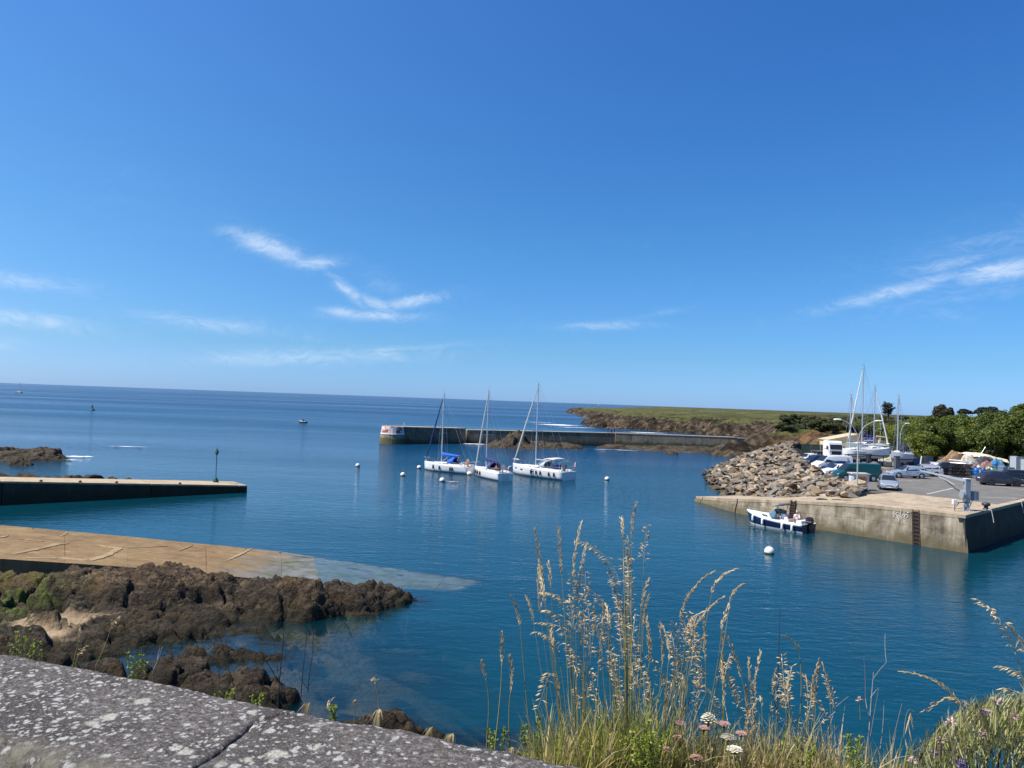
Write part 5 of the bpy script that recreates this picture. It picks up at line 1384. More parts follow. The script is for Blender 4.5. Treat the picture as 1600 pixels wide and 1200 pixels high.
    # walkers on the breakwater
    q = at(950, 672, 191.5); a = person('person', (q.x, 191.6, 3.42), 0.3, 'left of three walkers on the breakwater, in dark clothes', 1.75, dk_cloth, dk_cloth)
    person('person', (q.x + .95, 191.9, 3.42), -.2, 'middle of three walkers on the breakwater, in a red top', 1.6, red_cloth, dk_cloth)
    person('person', (q.x + 1.6, 191.5, 3.42), 2.8, 'right of three walkers on the breakwater, in jeans', 1.7, dk_cloth, jean)
far_things()
# ------------------------------------------------------------------ vehicles
tyre_m = plain('tyre_rubber', (.018, .018, .019), .85); rim_m = plain('rim_silver', (.50, .51, .53), .35, .7, vary=.05); rim_dark = plain('rim_dark', (.05, .05, .055), .4, .5)
glass_m = plain('car_glass', (.018, .024, .032), .05, vary=.1); lamp_m = plain('headlamp_clear', (.62, .64, .66), .12, vary=.05); tail_m = plain('tail_lamp_red', (.32, .012, .012), .2)
trim_m = plain('black_trim', (.02, .02, .022), .6); plate_m = plain('number_plate', (.70, .70, .66), .5, vary=.04)
STY = {
 'hatch': dict(L=3.95, W=1.70, st=[(1.97, .62, .30, .50, .52, .50), (1.86, .78, .22, .62, .68, .62), (1.45, .84, .20, .74, .80, .66), (.92, .85, .20, .86, .93, .66), (.22, .85, .20, .90, 1.42, .58), (-.75, .85, .20, .92, 1.47, .58), (-1.35, .84, .20, .95, 1.40, .57), (-1.82, .81, .22, .93, 1.00, .62), (-1.97, .70, .32, .70, .74, .55)], wx=(1.22, -1.22), r=.30, cowl=3, roof0=4, roof1=6, rear=7),
 'estate': dict(L=4.55, W=1.75, st=[(2.27, .62, .30, .50, .52, .50), (2.14, .80, .22, .62, .68, .62), (1.6, .86, .20, .74, .80, .66), (.95, .87, .20, .86, .93, .66), (.2, .87, .20, .90, 1.42, .58), (-1.0, .87, .20, .92, 1.45, .58), (-1.80, .86, .20, .95, 1.38, .57), (-2.16, .83, .22, .95, 1.0, .62), (-2.27, .72, .32, .70, .74, .55)], wx=(1.42, -1.35), r=.31, cowl=3, roof0=4, roof1=6, rear=7),
 'suv': dict(L=4.5, W=1.85, st=[(2.25, .66, .34, .60, .62, .55), (2.12, .84, .28, .76, .82, .66), (1.6, .91, .26, .90, .96, .70), (1.0, .92, .26, 1.00, 1.06, .70), (.25, .92, .26, 1.04, 1.60, .62), (-.9, .92, .26, 1.07, 1.64, .62), (-1.60, .90, .26, 1.12, 1.50, .60), (-2.12, .87, .30, 1.08, 1.14, .66), (-2.25, .76, .40, .85, .88, .6)], wx=(1.38, -1.34), r=.36, cowl=3, roof0=4, roof1=6, rear=7),
 'van': dict(L=5.0, W=1.95, st=[(2.5, .70, .30, .62, .64, .60), (2.40, .88, .24, .80, .86, .70), (2.0, .95, .22, 1.00, 1.06, .76), (1.75, .97, .22, 1.10, 1.18, .78), (.95, .97, .22, 1.15, 1.92, .76), (-.5, .97, .22, 1.18, 1.98, .78), (-2.1, .97, .22, 1.18, 1.97, .78), (-2.44, .96, .24, 1.15, 1.90, .76), (-2.5, .90, .34, 1.0, 1.75, .74)], wx=(1.62, -1.55), r=.34, cowl=3, roof0=4, roof1=7, rear=8),
}
def car(name, label, loc, rz, style, paint, windows=True, rim=None, cat='car', roofmat=None, rails=False, stripe=None, side_glass=None, group='vehicles parked on the quay'):
    S = STY[style]; root = thing(name, loc, rz, label, cat, group)
    rings = []
    for x, w, zb, zbelt, zt, wr in S['st']:
        half = [(x, 0, zb), (x, w * .86, zb), (x, w, zb + .12), (x, w * 1.005, (zb + zbelt) / 2), (x, w * .975, zbelt), (x, wr + (w * .975 - wr) * .12, zt - .06 if zt - zbelt > .2 else zt - .015), (x, wr * .82, zt), (x, 0, zt + .012)]
        rings.append(half + [(a, -b_, c) for a, b_, c in reversed(half[1:-1])])
    body = MB().loft(rings).build('body', paint, root, True)
    body.data.polygons.foreach_set('use_smooth', [True] * len(body.data.polygons))
    md = body.modifiers.new('es', 'EDGE_SPLIT'); md.split_angle = R(32)
    st = S['st']; c, r0, r1, re = S['cowl'], S['roof0'], S['roof1'], S['rear']
    def pt(k, which, out=0.0):
        x, w, zb, zbelt, zt, wr = st[k]
        if which == 'belt': return Vector((x, w * .975 + out, zbelt + .02))
        return Vector((x, wr + (w * .975 - wr) * .12 + out, zt - .07))
    # side glass: front door light, rear door light, quarter light
    n_rear = re
    for sgn in (1, -1):
        def panel(a, b_, c_, d_, nm='side_window'):
            q = [Vector((v.x, sgn * (v.y + .010), v.z)) for v in (a, b_, c_, d_)]
            MB().add(q, [(0, 1, 2, 3)]).build(nm, glass_m, root)
        if style != 'van':
            top0, top1 = pt(r0, 'top'), pt(r1, 'top'); bl0, bl1 = pt(c, 'belt'), pt(r1, 'belt')
            xm = (st[r0][0] + st[r1][0]) / 2 - .05
            fb = (xm - st[r0][0]) / (st[r1][0] - st[r0][0]); mt, mb_ = top0.lerp(top1, fb), pt(r0, 'belt').lerp(bl1, fb)
            k1 = Vector((bl0.x - .22, bl0.y, bl0.z)); 
            panel(k1, mb_ + Vector((.03, 0, 0)), mt + Vector((.03, 0, 0)), top0 + Vector((.02, 0, 0)))
            panel(mb_ - Vector((.05, 0, 0)), bl1 + Vector((.15, 0, 0)), top1 + Vector((.15, -.01, -.01)), mt - Vector((.05, 0, 0)))
            panel(bl1 + Vector((.05, 0, 0)), pt(re, 'belt') + Vector((.22, 0, .03)), top1 + Vector((-.10, -.012, -.05)), top1 + Vector((.05, -.005, -.015)), 'quarter_window')
        else:
            t0 = pt(r0, 'top'); bl0 = pt(c, 'belt'); tb = t0.lerp(pt(5, 'top'), .38); bb = pt(r0, 'belt').lerp(pt(5, 'belt'), .38)
            panel(bl0 + Vector((-.18, 0, 0)), bb, tb - Vector((0, 0, .10)), t0 + Vector((.0, 0, -.08)))
            if side_glass:
                for (xa, xb) in ((.25, -.9), (-1.0, -2.1)): panel(Vector((xa, .965, 1.22)), Vector((xb, .965, 1.22)), Vector((xb, .83, 1.80)), Vector((xa, .83, 1.78)))
        # mirrors, sills, handles
        MB().box((st[c][0] - .35, sgn * (st[c][1] + .09), st[c][3] + .08), (.14, .18, .13)).build('mirror', paint if style != 'van' else trim_m, root)
        MB().box((0, sgn * (st[4][1] * .93), st[4][2] + .04), (S['L'] * .56, .12, .10)).build('sill', trim_m, root)
        for hx in ((.05, -.85) if style != 'van' else (.5,)): MB().box((hx, sgn * (st[4][1] * .995), st[4][3] - .13), (.18, .03, .03)).build('door_handle', trim_m, root)
        f = st[1]; MB().box((f[0] - .08, sgn * (f[1] * .74), f[3] - .03), (.26, f[1] * .42, .13), M=Euler((0, R(20), sgn * R(-24))).to_matrix()).build('headlight', lamp_m, root)
        b_ = st[re]; MB().box((b_[0] + .02 if style != 'van' else b_[0], sgn * (b_[1] * .86), b_[3] - .14 if style != 'van' else 1.15), (.14, .22, .20 if style != 'van' else .40), M=Euler((0, 0, sgn * R(18))).to_matrix()).build('tail_light', tail_m, root)
        for wx in S['wx']:
            y = sgn * (st[4][1] - .10); r = S['r']
            ar = MB().lathe([(r * 1.16, -.12), (r * 1.16, .112)], 16, (wx, y, r * 1.02), 'Y').build('wheel_arch', trim_m, root)
            wh = MB().lathe([(r * .62, -.11), (r * .95, -.11), (r, -.06), (r, .06), (r * .95, .115), (r * .62, .118)], 18, (wx, y, r), 'Y').build('wheel', tyre_m, root)
            o = sgn * .122
            rm = MB().lathe([(r * .64, -.006), (r * .60, .006), (r * .2, .012), (r * .1, .016)], 12, (wx, y + o, r), 'Y').build('rim', rim or rim_m, wh)
    def cross(k0, w0, k1, w1, nm, ins=.06, lift=.012):
        a, b_ = pt(k0, w0), pt(k1, w1)
        q = [Vector((a.x, a.y - ins, a.z)), Vector((b_.x, b_.y - ins, b_.z)), Vector((b_.x, -(b_.y - ins), b_.z)), Vector((a.x, -(a.y - ins), a.z))]
        n = (q[1] - q[0]).cross(q[3] - q[0]).normalized(); n = n if n.z > 0 else -n
        MB().add([v + n * lift for v in q], [(0, 1, 2, 3)]).build(nm, glass_m, root)
    a, b_ = pt(c, 'belt'), pt(r0, 'top')
    zc_ = st[c][4]
    q = [Vector((st[c][0] - .03, st[c][5] * 1.0, zc_ + .02)), Vector((st[r0][0] + .03, st[r0][5] * .92, st[r0][4] - .02))]
    n = Vector((q[1].z - q[0].z, 0, q[0].x - q[1].x)).normalized() * .022
    MB().add([q[0] + n, q[1] + n, Vector((q[1].x, -q[1].y, q[1].z)) + n, Vector((q[0].x, -q[0].y, q[0].z)) + n], [(0, 1, 2, 3)]).build('windscreen', glass_m, root)
    q = [Vector((st[re][0] + .10 if style != 'van' else st[re][0] - .01, st[re][5] * .92, st[re][4] + .02 if style != 'van' else 1.2)), Vector((st[r1][0] - .06 if style != 'van' else st[r1][0] - .055, st[r1][5] * .92, st[r1][4] - .05))]
    n = Vector((-(q[1].z - q[0].z), 0, abs(q[0].x - q[1].x))).normalized() * .03
    MB().add([q[0] + n, q[1] + n, Vector((q[1].x, -q[1].y, q[1].z)) + n, Vector((q[0].x, -q[0].y, q[0].z)) + n], [(0, 1, 2, 3)]).build('rear_window', glass_m, root)
    f = st[0]; MB().box((f[0] - .02, 0, f[3] - .04), (.10, f[1] * .9, .12)).build('grille', trim_m, root)
    MB().box((f[0] + .03, 0, f[2] + .06), (.03, .5, .11)).build('number_plate', plate_m, root)
    MB().box((st[-1][0] - .02, 0, st[-1][3] - .05), (.03, .5, .11)).build('number_plate', plate_m, root)
    if rails:
        for sgn in (1, -1): MB().tube([(st[r0][0] - .1, sgn * .58, st[r0][4] + .05), (st[r1][0] + .1, sgn * .58, st[r1][4] + .05)], .022, 5).build('roof_rail', rim_m, root)
    return root
def paint(name, c, metal=.2): return plain('paint_' + name, c, .28, metal, vary=.04, scale=1, coat=.7)
P_silver, P_white, P_green = paint('silver', (.46, .50, .54), .5), paint('white', (.80, .80, .79), 0), paint('green', (.006, .060, .045), .1)
P_grey, P_navy, P_black, P_red, P_champ = paint('dark_grey', (.040, .040, .052), .4), paint('navy', (.012, .020, .06), .3), paint('black', (.012, .013, .016), .2), paint('red', (.42, .015, .02), .1), paint('champagne', (.55, .55, .54), .4)
def gp(px, py, z=QZ): p = on(px, py, z); return (p.x, p.y, z + .006)
car('parked_car', 'silver hatchback facing the viewer alone on the quay apron', gp(1387, 764), R(-112), 'hatch', P_silver)
car('parked_van', 'dark green van behind the little hut with the orange sign', gp(1337, 751), R(184), 'van', P_green, cat='van')
car('parked_van', 'white panel van pointing left between the stones and the truck', gp(1299, 735), R(190), 'van', P_white, cat='van')
car('parked_car', 'dark car showing only its roof in front of the white van', gp(1308, 738), R(188), 'hatch', P_navy)
car('parked_car', 'white car half hidden behind the stones beside the green van', gp(1308, 744), R(186), 'hatch', P_white)
car('parked_car', 'white car at the far left of the parked row, by the dark fence', gp(1261, 724), R(205), 'hatch', P_white)
car('parked_car', 'dark blue car second from the left in the row by the fence', gp(1274, 727), R(200), 'hatch', P_navy)
car('parked_car', 'silver saloon-like estate pointing left in the middle of the car park', gp(1417, 746.5), R(181), 'estate', P_silver)
car('parked_car', 'pale champagne estate right behind the silver one', gp(1441, 743.5), R(170), 'estate', P_champ, rails=True)
car('parked_car', 'white estate with roof rails third in the middle row', gp(1456, 739.5), R(172), 'estate', P_white, rails=True)
car('parked_car', 'black car at the right end of the middle row beside the crate rack', gp(1476, 741.5), R(165), 'suv', P_black)
car('parked_car', 'dark blue car tucked behind the middle row under the lamp post', gp(1424, 731), R(190), 'hatch', P_navy)
car('parked_car', 'dark grey sport utility car parked side-on near the right edge', gp(1562, 758.5), R(-5), 'suv', P_grey, rim=rim_dark)
car('parked_car', 'black car with a bright roof behind the dark grey one at the right edge', gp(1597, 753), R(-8), 'estate', P_black, rails=True)
car('parked_car', 'red car cut off by the right edge of the picture', gp(1629, 762), R(170), 'hatch', P_red)

def truck():
    o = thing('truck', gp(1292, 716.5), R(-84), 'white truck cab facing the viewer beside the cream shed', 'truck', 'vehicles parked on the quay')
    rings = [[(x, y, z) for y, z in ((-1.2 * w, zb), (1.2 * w, zb), (1.2 * w, zm), (1.1 * w, zt), (-1.1 * w, zt), (-1.2 * w, zm))] for x, w, zb, zm, zt in ((2.9, .96, .45, 1.5, 1.55), (2.85, 1, .45, 1.6, 1.7), (2.55, 1, .45, 2.5, 2.75), (2.3, 1, .45, 2.8, 2.98), (.9, 1, .7, 2.8, 3.0))]
    MB().loft(rings).build('cab', P_white, o)
    MB().add([(2.90, -1.04, 1.68), (2.90, 1.04, 1.68), (2.69, 1.0, 2.42), (2.69, -1.0, 2.42)], [(0, 1, 2, 3)]).build('windscreen', glass_m, o)
    MB().box((2.93, 0, 1.1), (.06, 1.6, .55)).build('grille', trim_m, o); MB().box((2.96, 0, .55), (.12, 2.4, .3)).build('bumper', P_white, o)
    for s in (1, -1):
        MB().box((2.95, s * .95, .85), (.1, .35, .22)).build('headlight', lamp_m, o); MB().box((2.6, s * 1.4, 1.9), (.12, .22, .6)).build('mirror', trim_m, o)
        MB().add([(2.35, s * 1.205, 1.7), (1.3, s * 1.205, 1.7), (1.3, s * 1.15, 2.45), (2.3, s * 1.15, 2.45)], [(0, 1, 2, 3)]).build('side_window', glass_m, o)
        for x in (2.0, -1.2, -2.3):
            wh = MB().lathe([(.3, -.14), (.47, -.14), (.5, 0), (.47, .14), (.3, .14)], 16, (x, s * 1.05, .5), 'Y').build('wheel', tyre_m, o)
            MB().lathe([(.29, -.005), (.2, .005), (.05, .01)], 10, (x, s * 1.20, .5), 'Y').build('rim', rim_m, wh)
    MB().box((-.9, 0, .85), (5.2, .9, .3)).build('chassis', trim_m, o)
    MB().box((.55, 0, 1.7), (.35, 1.7, 1.4)).build('exhaust_stack', plain('dull_metal', (.15, .15, .15), .5, .5), o)
    MB().box((-1.6, .0, 1.08), (3.6, 2.3, .12)).build('flat_bed', plain('dull_metal', (.15, .15, .15), .5, .5), o)
truck()

# ------------------------------------------------------------------ things on the quay
galv = plain('galvanised_steel', (.40, .42, .44), .42, .45, vary=.12, scale=4)
dark_steel = plain('dark_steel', (.045, .05, .058), .5, .3, vary=.2)
rust = plain('rusty_iron', (.10, .05, .028), .85, vary=.35, scale=5)
def ladder(px, label, s_guess, width=.42):
    s = min(np.linspace(.5, q_L[-1] - .3, 600), key=lambda v: abs(proj(q_crest(v))[0] - px))
    f, c = q_foot(s), q_crest(s); f.z = 0; e = (q_crest(s + .2) - q_crest(s - .2)); e.z = 0; e.normalize()
    out_ = Vector((f.x - c.x, f.y - c.y, 0)).normalized()
    root = thing('quay_ladder', (c.x, c.y, 0), 0, label, 'ladder'); base = Vector((c.x, c.y, 0))
    loc = lambda t, side, o: (f.lerp(c, t) + e * side + out_ * o) - base
    # flat black sheet on the wall, painted as shade behind the rungs
    q = [loc(-.25, -.30, .012), loc(-.25, .30, .012), loc(.98, .30, .012), loc(.98, -.30, .012)]
    MB().add(q, [(0, 1, 2, 3)]).build('recess_shade', MATS['dark_gap'], root)
    for sd in (-.24, .24): MB().tube([loc(-.25, sd, .09), loc(1.0, sd, .09), loc(1.0, sd, -.12)], .022, 6).build('rail', rust, root)
    n = 11
    for k in range(n): t_ = -.15 + 1.10 * k / (n - 1); MB().tube([loc(t_, -.24, .09), loc(t_, .24, .09)], .020, 5).build('rung', rust, root)
ladder(1240, 'rusty ladder on the quay wall behind the motor boat', 0)
ladder(1430, 'rusty ladder on the quay wall right of the white scrawl', 0)

def crane():
    b_ = on(1510, 798, QZ); o = thing('quay_crane', (b_.x, b_.y, QZ), 0, 'grey quay hoist with a long arm pointing left at the quay corner', 'crane')
    MB().lathe([(.30, 0), (.30, .03), (.24, .05)], 12).build('base_plate', galv, o)
    MB().lathe([(.24, .04), (.17, .55), (.17, .62)], 10).build('pedestal', galv, o)
    for k in range(4): a = k * 1.571 + .5; MB().box((.22 * math.cos(a), .22 * math.sin(a), .25), (.16, .02, .42), a).build('gusset', galv, o)
    MB().box((0, 0, 1.58), (.40, .40, 1.95)).build('column', galv, o); MB().box((0, 0, 2.585), (.46, .46, .05)).build('column_cap', plain('white_paint', (.78, .78, .76), .45), o)
    tip = at(1437, 735, b_.y + 2.2) - Vector((b_.x, b_.y, QZ)); root_p = Vector((-.1, .02, 2.42)); el = root_p.lerp(tip, .62)
    MB().tube([root_p, el, tip], [.15, .11, .075], 4).build('arm', galv, o)
    MB().tube([Vector((-.15, .02, 1.35)), Vector((-.75, .4, 1.75)), el.lerp(root_p, .12) - Vector((0, 0, .10))], .035, 6).build('cable', trim_m, o)
    MB().tube([Vector((-.15, 0, 1.5)), Vector((-.8, .35, 2.05)), el + Vector((0, 0, -.08))], .05, 4).build('brace', galv, o)
    MB().lathe([(.10, -.12), (.12, 0), (.10, .12)], 8, (el.lerp(tip, .3) - Vector((0, 0, .16))), 'Y').build('pulley', trim_m, o)
    MB().lathe([(.28, -.13), (.36, -.12), (.36, .12), (.28, .13)], 16, (-.34, .0, 1.30), 'X').build('winch_drum', plain('winch_grey', (.30, .34, .37), .5, .3), o)
    MB().box((.62, .15, 1.22), (.62, .50, .72)).build('control_cabinet', plain('cabinet_grey', (.22, .23, .24), .5, .2), o); MB().box((.62, -.105, 1.22), (.20, .012, .70)).build('cabinet_door', galv, o)
    MB().tube([(.55, .1, .86), (.12, 0, .05)], .03, 5).build('strut', trim_m, o)
    MB().tube([(0, -.18, .72), (-1.05, -.28, .62)], .035, 5).build('side_bar', dark_steel, o); MB().tube([(-.75, -.26, .66), (-1.0, -.28, .35)], .03, 5).build('side_bar_brace', dark_steel, o)
    MB().tube([(-1.1, -.28, .75), (-1.1, -.28, -.02)], .035, 5).build('side_post', dark_steel, o); MB().box((-1.14, -.28, .72), (.30, .26, .34)).build('socket_box', plain('white_paint', (.78, .78, .76), .45), o)
    MB().tube([(-.2, -.22, .7), (-.38, -.25, .35), (-.15, -.22, .18)], .018, 5).build('hose', dark_steel, o)
    p = on(1540.5, 796, QZ); q = thing('bollard', (p.x, p.y, QZ), 0, 'dark mushroom-headed mooring bollard at the quay corner', 'bollard')
    MB().lathe([(.24, 0), (.24, .06), (.16, .12), (.15, .3)], 14).build('stem', dark_steel, q, True); MB().lathe([(.16, .28), (.30, .34), (.34, .46), (.26, .56), (.05, .59)], 14).build('head', dark_steel, q, True)
    for px, py, lb in ((1547, 797, 'pale rope hanging down the dark end wall below the bollard'), (1594, 784, 'pale rope hanging on the dark end wall at the right edge')):
        a = on(px, py, QZ); e = Vector((.72, .69, 0)); nn = Vector((.69, -.72, 0))
        MB().tube([a + nn * -.2 + Vector((0, 0, .02)), a + nn * .1, a + nn * .16 + Vector((.05, 0, -.5)), a + nn * .2 + Vector((.1, 0, -1.0))], .03, 5).build('hanging_rope', rope_white)
        tag(bpy.data.objects[[x.name for x in bpy.data.objects if x.name.startswith('hanging_rope')][-1]], lb, 'rope')
crane()

def hut():
    p = on(1345, 766.5, QZ); o = thing('meter_hut', (p.x, p.y + .5, QZ), R(-4), 'small whitewashed hut with an orange sign beside the silver hatchback', 'hut')
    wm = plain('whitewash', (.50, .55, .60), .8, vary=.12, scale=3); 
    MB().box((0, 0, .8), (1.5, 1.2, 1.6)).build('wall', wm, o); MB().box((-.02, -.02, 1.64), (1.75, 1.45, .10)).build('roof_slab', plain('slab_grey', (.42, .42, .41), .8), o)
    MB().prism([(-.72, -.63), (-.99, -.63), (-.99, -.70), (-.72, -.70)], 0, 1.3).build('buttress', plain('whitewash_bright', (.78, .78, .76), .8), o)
    s = MB().box((.12, -.615, .95), (.78, .03, .80)).build('sign', plain('sign_orange', (.55, .22, .03), .6, vary=.2, scale=4), o)
    MB().lathe([(.16, -.004), (.16, .004)], 16, (.10, -.635, .98), 'Y').build('sign_ring', plain('sign_dark', (.22, .08, .02), .7), s)
    MB().lathe([(.10, -.005), (.10, .005)], 16, (.10, -.637, .98), 'Y').build('sign_disc', MATS['sign_orange'], s)
    t_ = thing('weed_tuft', (p.x + .3, p.y - .25, QZ), 0, 'brown weed tuft at the foot of the hut with the orange sign', 'weed')
    mb = MB()
    for k in range(60):
        a, r = rnd.uniform(0, 6.28), rnd.uniform(0, .3); h = rnd.uniform(.15, .4); x, y = r * math.cos(a), r * .6 * math.sin(a); mb.add([(x - .02, y, 0), (x + .02, y, 0), (x + rnd.uniform(-.1, .1), y, h)], [(0, 1, 2)])
    mb.build('blades', leafmat('dry_weed', (.10, .08, .02), (.22, .17, .05)), t_)
    q = on(1338, 770.5, QZ); s = thing('blue_bag', (q.x + .15, q.y - .1, QZ), 0, 'crumpled blue bag between the last stones and the hut', 'bag')
    MB().lathe([(.28, 0), (.33, .12), (.22, .27), (.06, .33)], 9).build('sack', plain('bag_blue', (.10, .14, .30), .7, bmp=.6, bscale=9), s, True)
hut()

def lamp_post(px, py, D, h, arms, label, base_col=None):
    p = on(px, py, QZ); p = Vector((p.x, p.y, QZ)) if D is None else Vector((at(px, py, D).x, D, QZ))
    o = thing('street_lamp', p, 0, label, 'lamp post', 'lamp posts on the quay')
    m = plain('lamp_pale', (.40, .41, .38), .5, .1, vary=.06)
    MB().tube([(0, 0, 0), (0, 0, h * .72)], [.075, .055], 10).build('post', m, o)
    for ax, ay in arms:
        z0 = h * .72
        pts = [(0, 0, z0 - .02), (ax * .10, ay * .1, z0 + h * .10), (ax * .34, ay * .34, z0 + h * .20), (ax * .72, ay * .72, z0 + h * .255), (ax, ay, z0 + h * .275)]
        a = MB().tube(pts, [.05, .042, .038, .034, .03], 8).build('arm', m, o)
        d = Vector((ax, ay, 0)).normalized(); c = Vector(pts[-1]) + d * .28
        ang = math.atan2(d.y, d.x)
        MB().loft([[(c + Matrix.Rotation(ang, 3, 'Z') @ Vector((x, y * w, z * w + .03))) for y, z in ((-.13, -.05), (.13, -.05), (.12, .06), (0, .10), (-.12, .06))] for x, w in ((-.42, .5), (-.2, .95), (.2, 1.05), (.40, .6))]).build('lantern', plain('lantern_white', (.74, .73, .68), .4), a, True)
    if base_col: MB().lathe([(.2, 0), (.2, .75), (.1, .8)], 10).build('base_guard', base_col, o)
    return o
lamp_post(1339, 768, None, 6.9, [(-1.65, .2), (1.75, .1)], 'double-armed lamp post beside the hut with the orange sign')
lamp_post(1405.5, 734, None, 6.4, [(.75, .1)], 'single-armed lamp post with yellow foot behind the middle row of cars', plain('hazard_yellow', (.50, .36, .03), .6, vary=.3, scale=6))
def pillars():
    for px, py, w, h, lb in ((1357, 729.5, .52, 1.75, 'dark square gate pillar left of the pair by the boat yard'), (1401, 736, .58, 1.95, 'dark square gate pillar right of the pair, beside the lamp post')):
        p = on(px, py, QZ); o = thing('gate_pillar', (p.x, p.y, QZ), .1, lb, 'pillar')
        MB().box((0, 0, h / 2), (w, w * .8, h)).build('shaft', plain('pillar_grey', (.085, .092, .105), .7, vary=.15), o); MB().box((0, 0, h + .03), (w * 1.12, w * .95, .06)).build('cap', dark_steel, o)
pillars()

def shed():
    c = on(1313, 708, QZ); o = thing('shed', (c.x + .3, c.y + 2.5, QZ), R(-6), 'cream shed with a low sloping roof behind the truck', 'shed')
    cm = plain('cream_render', (.66, .53, .30), .85, vary=.08, scale=1); x0, x1, y0, y1 = -2.3, 2.9, -2.6, 2.8
    MB().prism([(x0, y0), (x1, y0), (x1, y1), (x0, y1)], 0, [2.35, 3.55, 3.55, 2.35]).build('wall', cm, o)
    MB().prism([(x0 - .2, y0 - .25), (x1 + .2, y0 - .25), (x1 + .2, y1 + .2), (x0 - .2, y1 + .2)], [2.31, 3.60, 3.60, 2.31], [2.43, 3.72, 3.72, 2.43]).build('roof', plain('roof_sheet', (.50, .42, .26), .7, vary=.15), o)
    for k, (a, b_) in enumerate(((-1.6, -.35), (-.28, .97))): d = MB().box(((a + b_) / 2, y0 - .03, 1.0), (b_ - a, .05, 2.0)).build('door', plain('door_cream', (.58, .46, .25), .8, vary=.1), o); MB().box((b_ - .12 if k == 0 else a + .12, y0 - .07, 1.0), (.05, .05, .2)).build('handle', trim_m, d)
    MB().box((1.9, y0 - .03, 1.2), (1.2, .05, .9)).build('shutter', plain('door_cream', (.58, .46, .25), .8), o)
    f = thing('netting_fence', on(1262, 712, 3.0), 0, 'dark green netting fence between the stones and the truck', 'fence'); f.location.z = QZ
    a, b_ = Vector((-3.2, 2.2, 0)), Vector((3.6, -.2, 0)); e = (b_ - a)
    nm = plain('windbreak_net', (.015, .035, .032), .85, vary=.25, scale=3)
    for k in range(6): p = a + e * (k / 5); MB().tube([p, p + Vector((0, 0, 2.1))], .04, 6).build('post', dark_steel, f)
    for k in range(5):
        p, q = a + e * (k / 5 + .008), a + e * ((k + 1) / 5 - .008); MB().add([p + Vector((0, 0, .08)), q + Vector((0, 0, .08)), q + Vector((0, 0, 2.0)), p + Vector((0, 0, 2.0))], [(0, 1, 2, 3)]).build('net_panel', nm, f).modifiers.new('t', 'SOLIDIFY').thickness = .02
    MB().tube([a + Vector((0, 0, 2.05)), b_ + Vector((0, 0, 2.05))], .03, 6).build('top_rail', plain('rail_green', (.02, .14, .09), .6), f)
    s = thing('signal_pole', on(1375, 706, QZ), 0, 'thin pole with small white lanterns behind the stored yachts', 'pole'); pm = plain('lamp_pale', (.52, .53, .50), .5)
    MB().tube([(0, 0, 0), (0, 0, 5.6)], .05, 6).build('post', pm, s)
    for z, dx in ((5.6, .25), (4.6, -.1)): MB().box((dx, 0, z), (.8, .16, .14)).build('lantern', MATS['lantern_white'], s)
    g = thing('yellow_hoist_frame', on(1385, 719, QZ), 0, 'pale yellow bent hoist frame at the stern of the stored yachts', 'hoist'); ym = plain('pale_yellow', (.62, .56, .30), .6)
    MB().tube([(0, 0, 0), (0, 0, 3.75), (-1.7, .2, 3.9)], .11, 6).build('arm', ym, g); MB().box((0, 0, .1), (.7, .7, .2)).build('foot', ym, g)
shed()

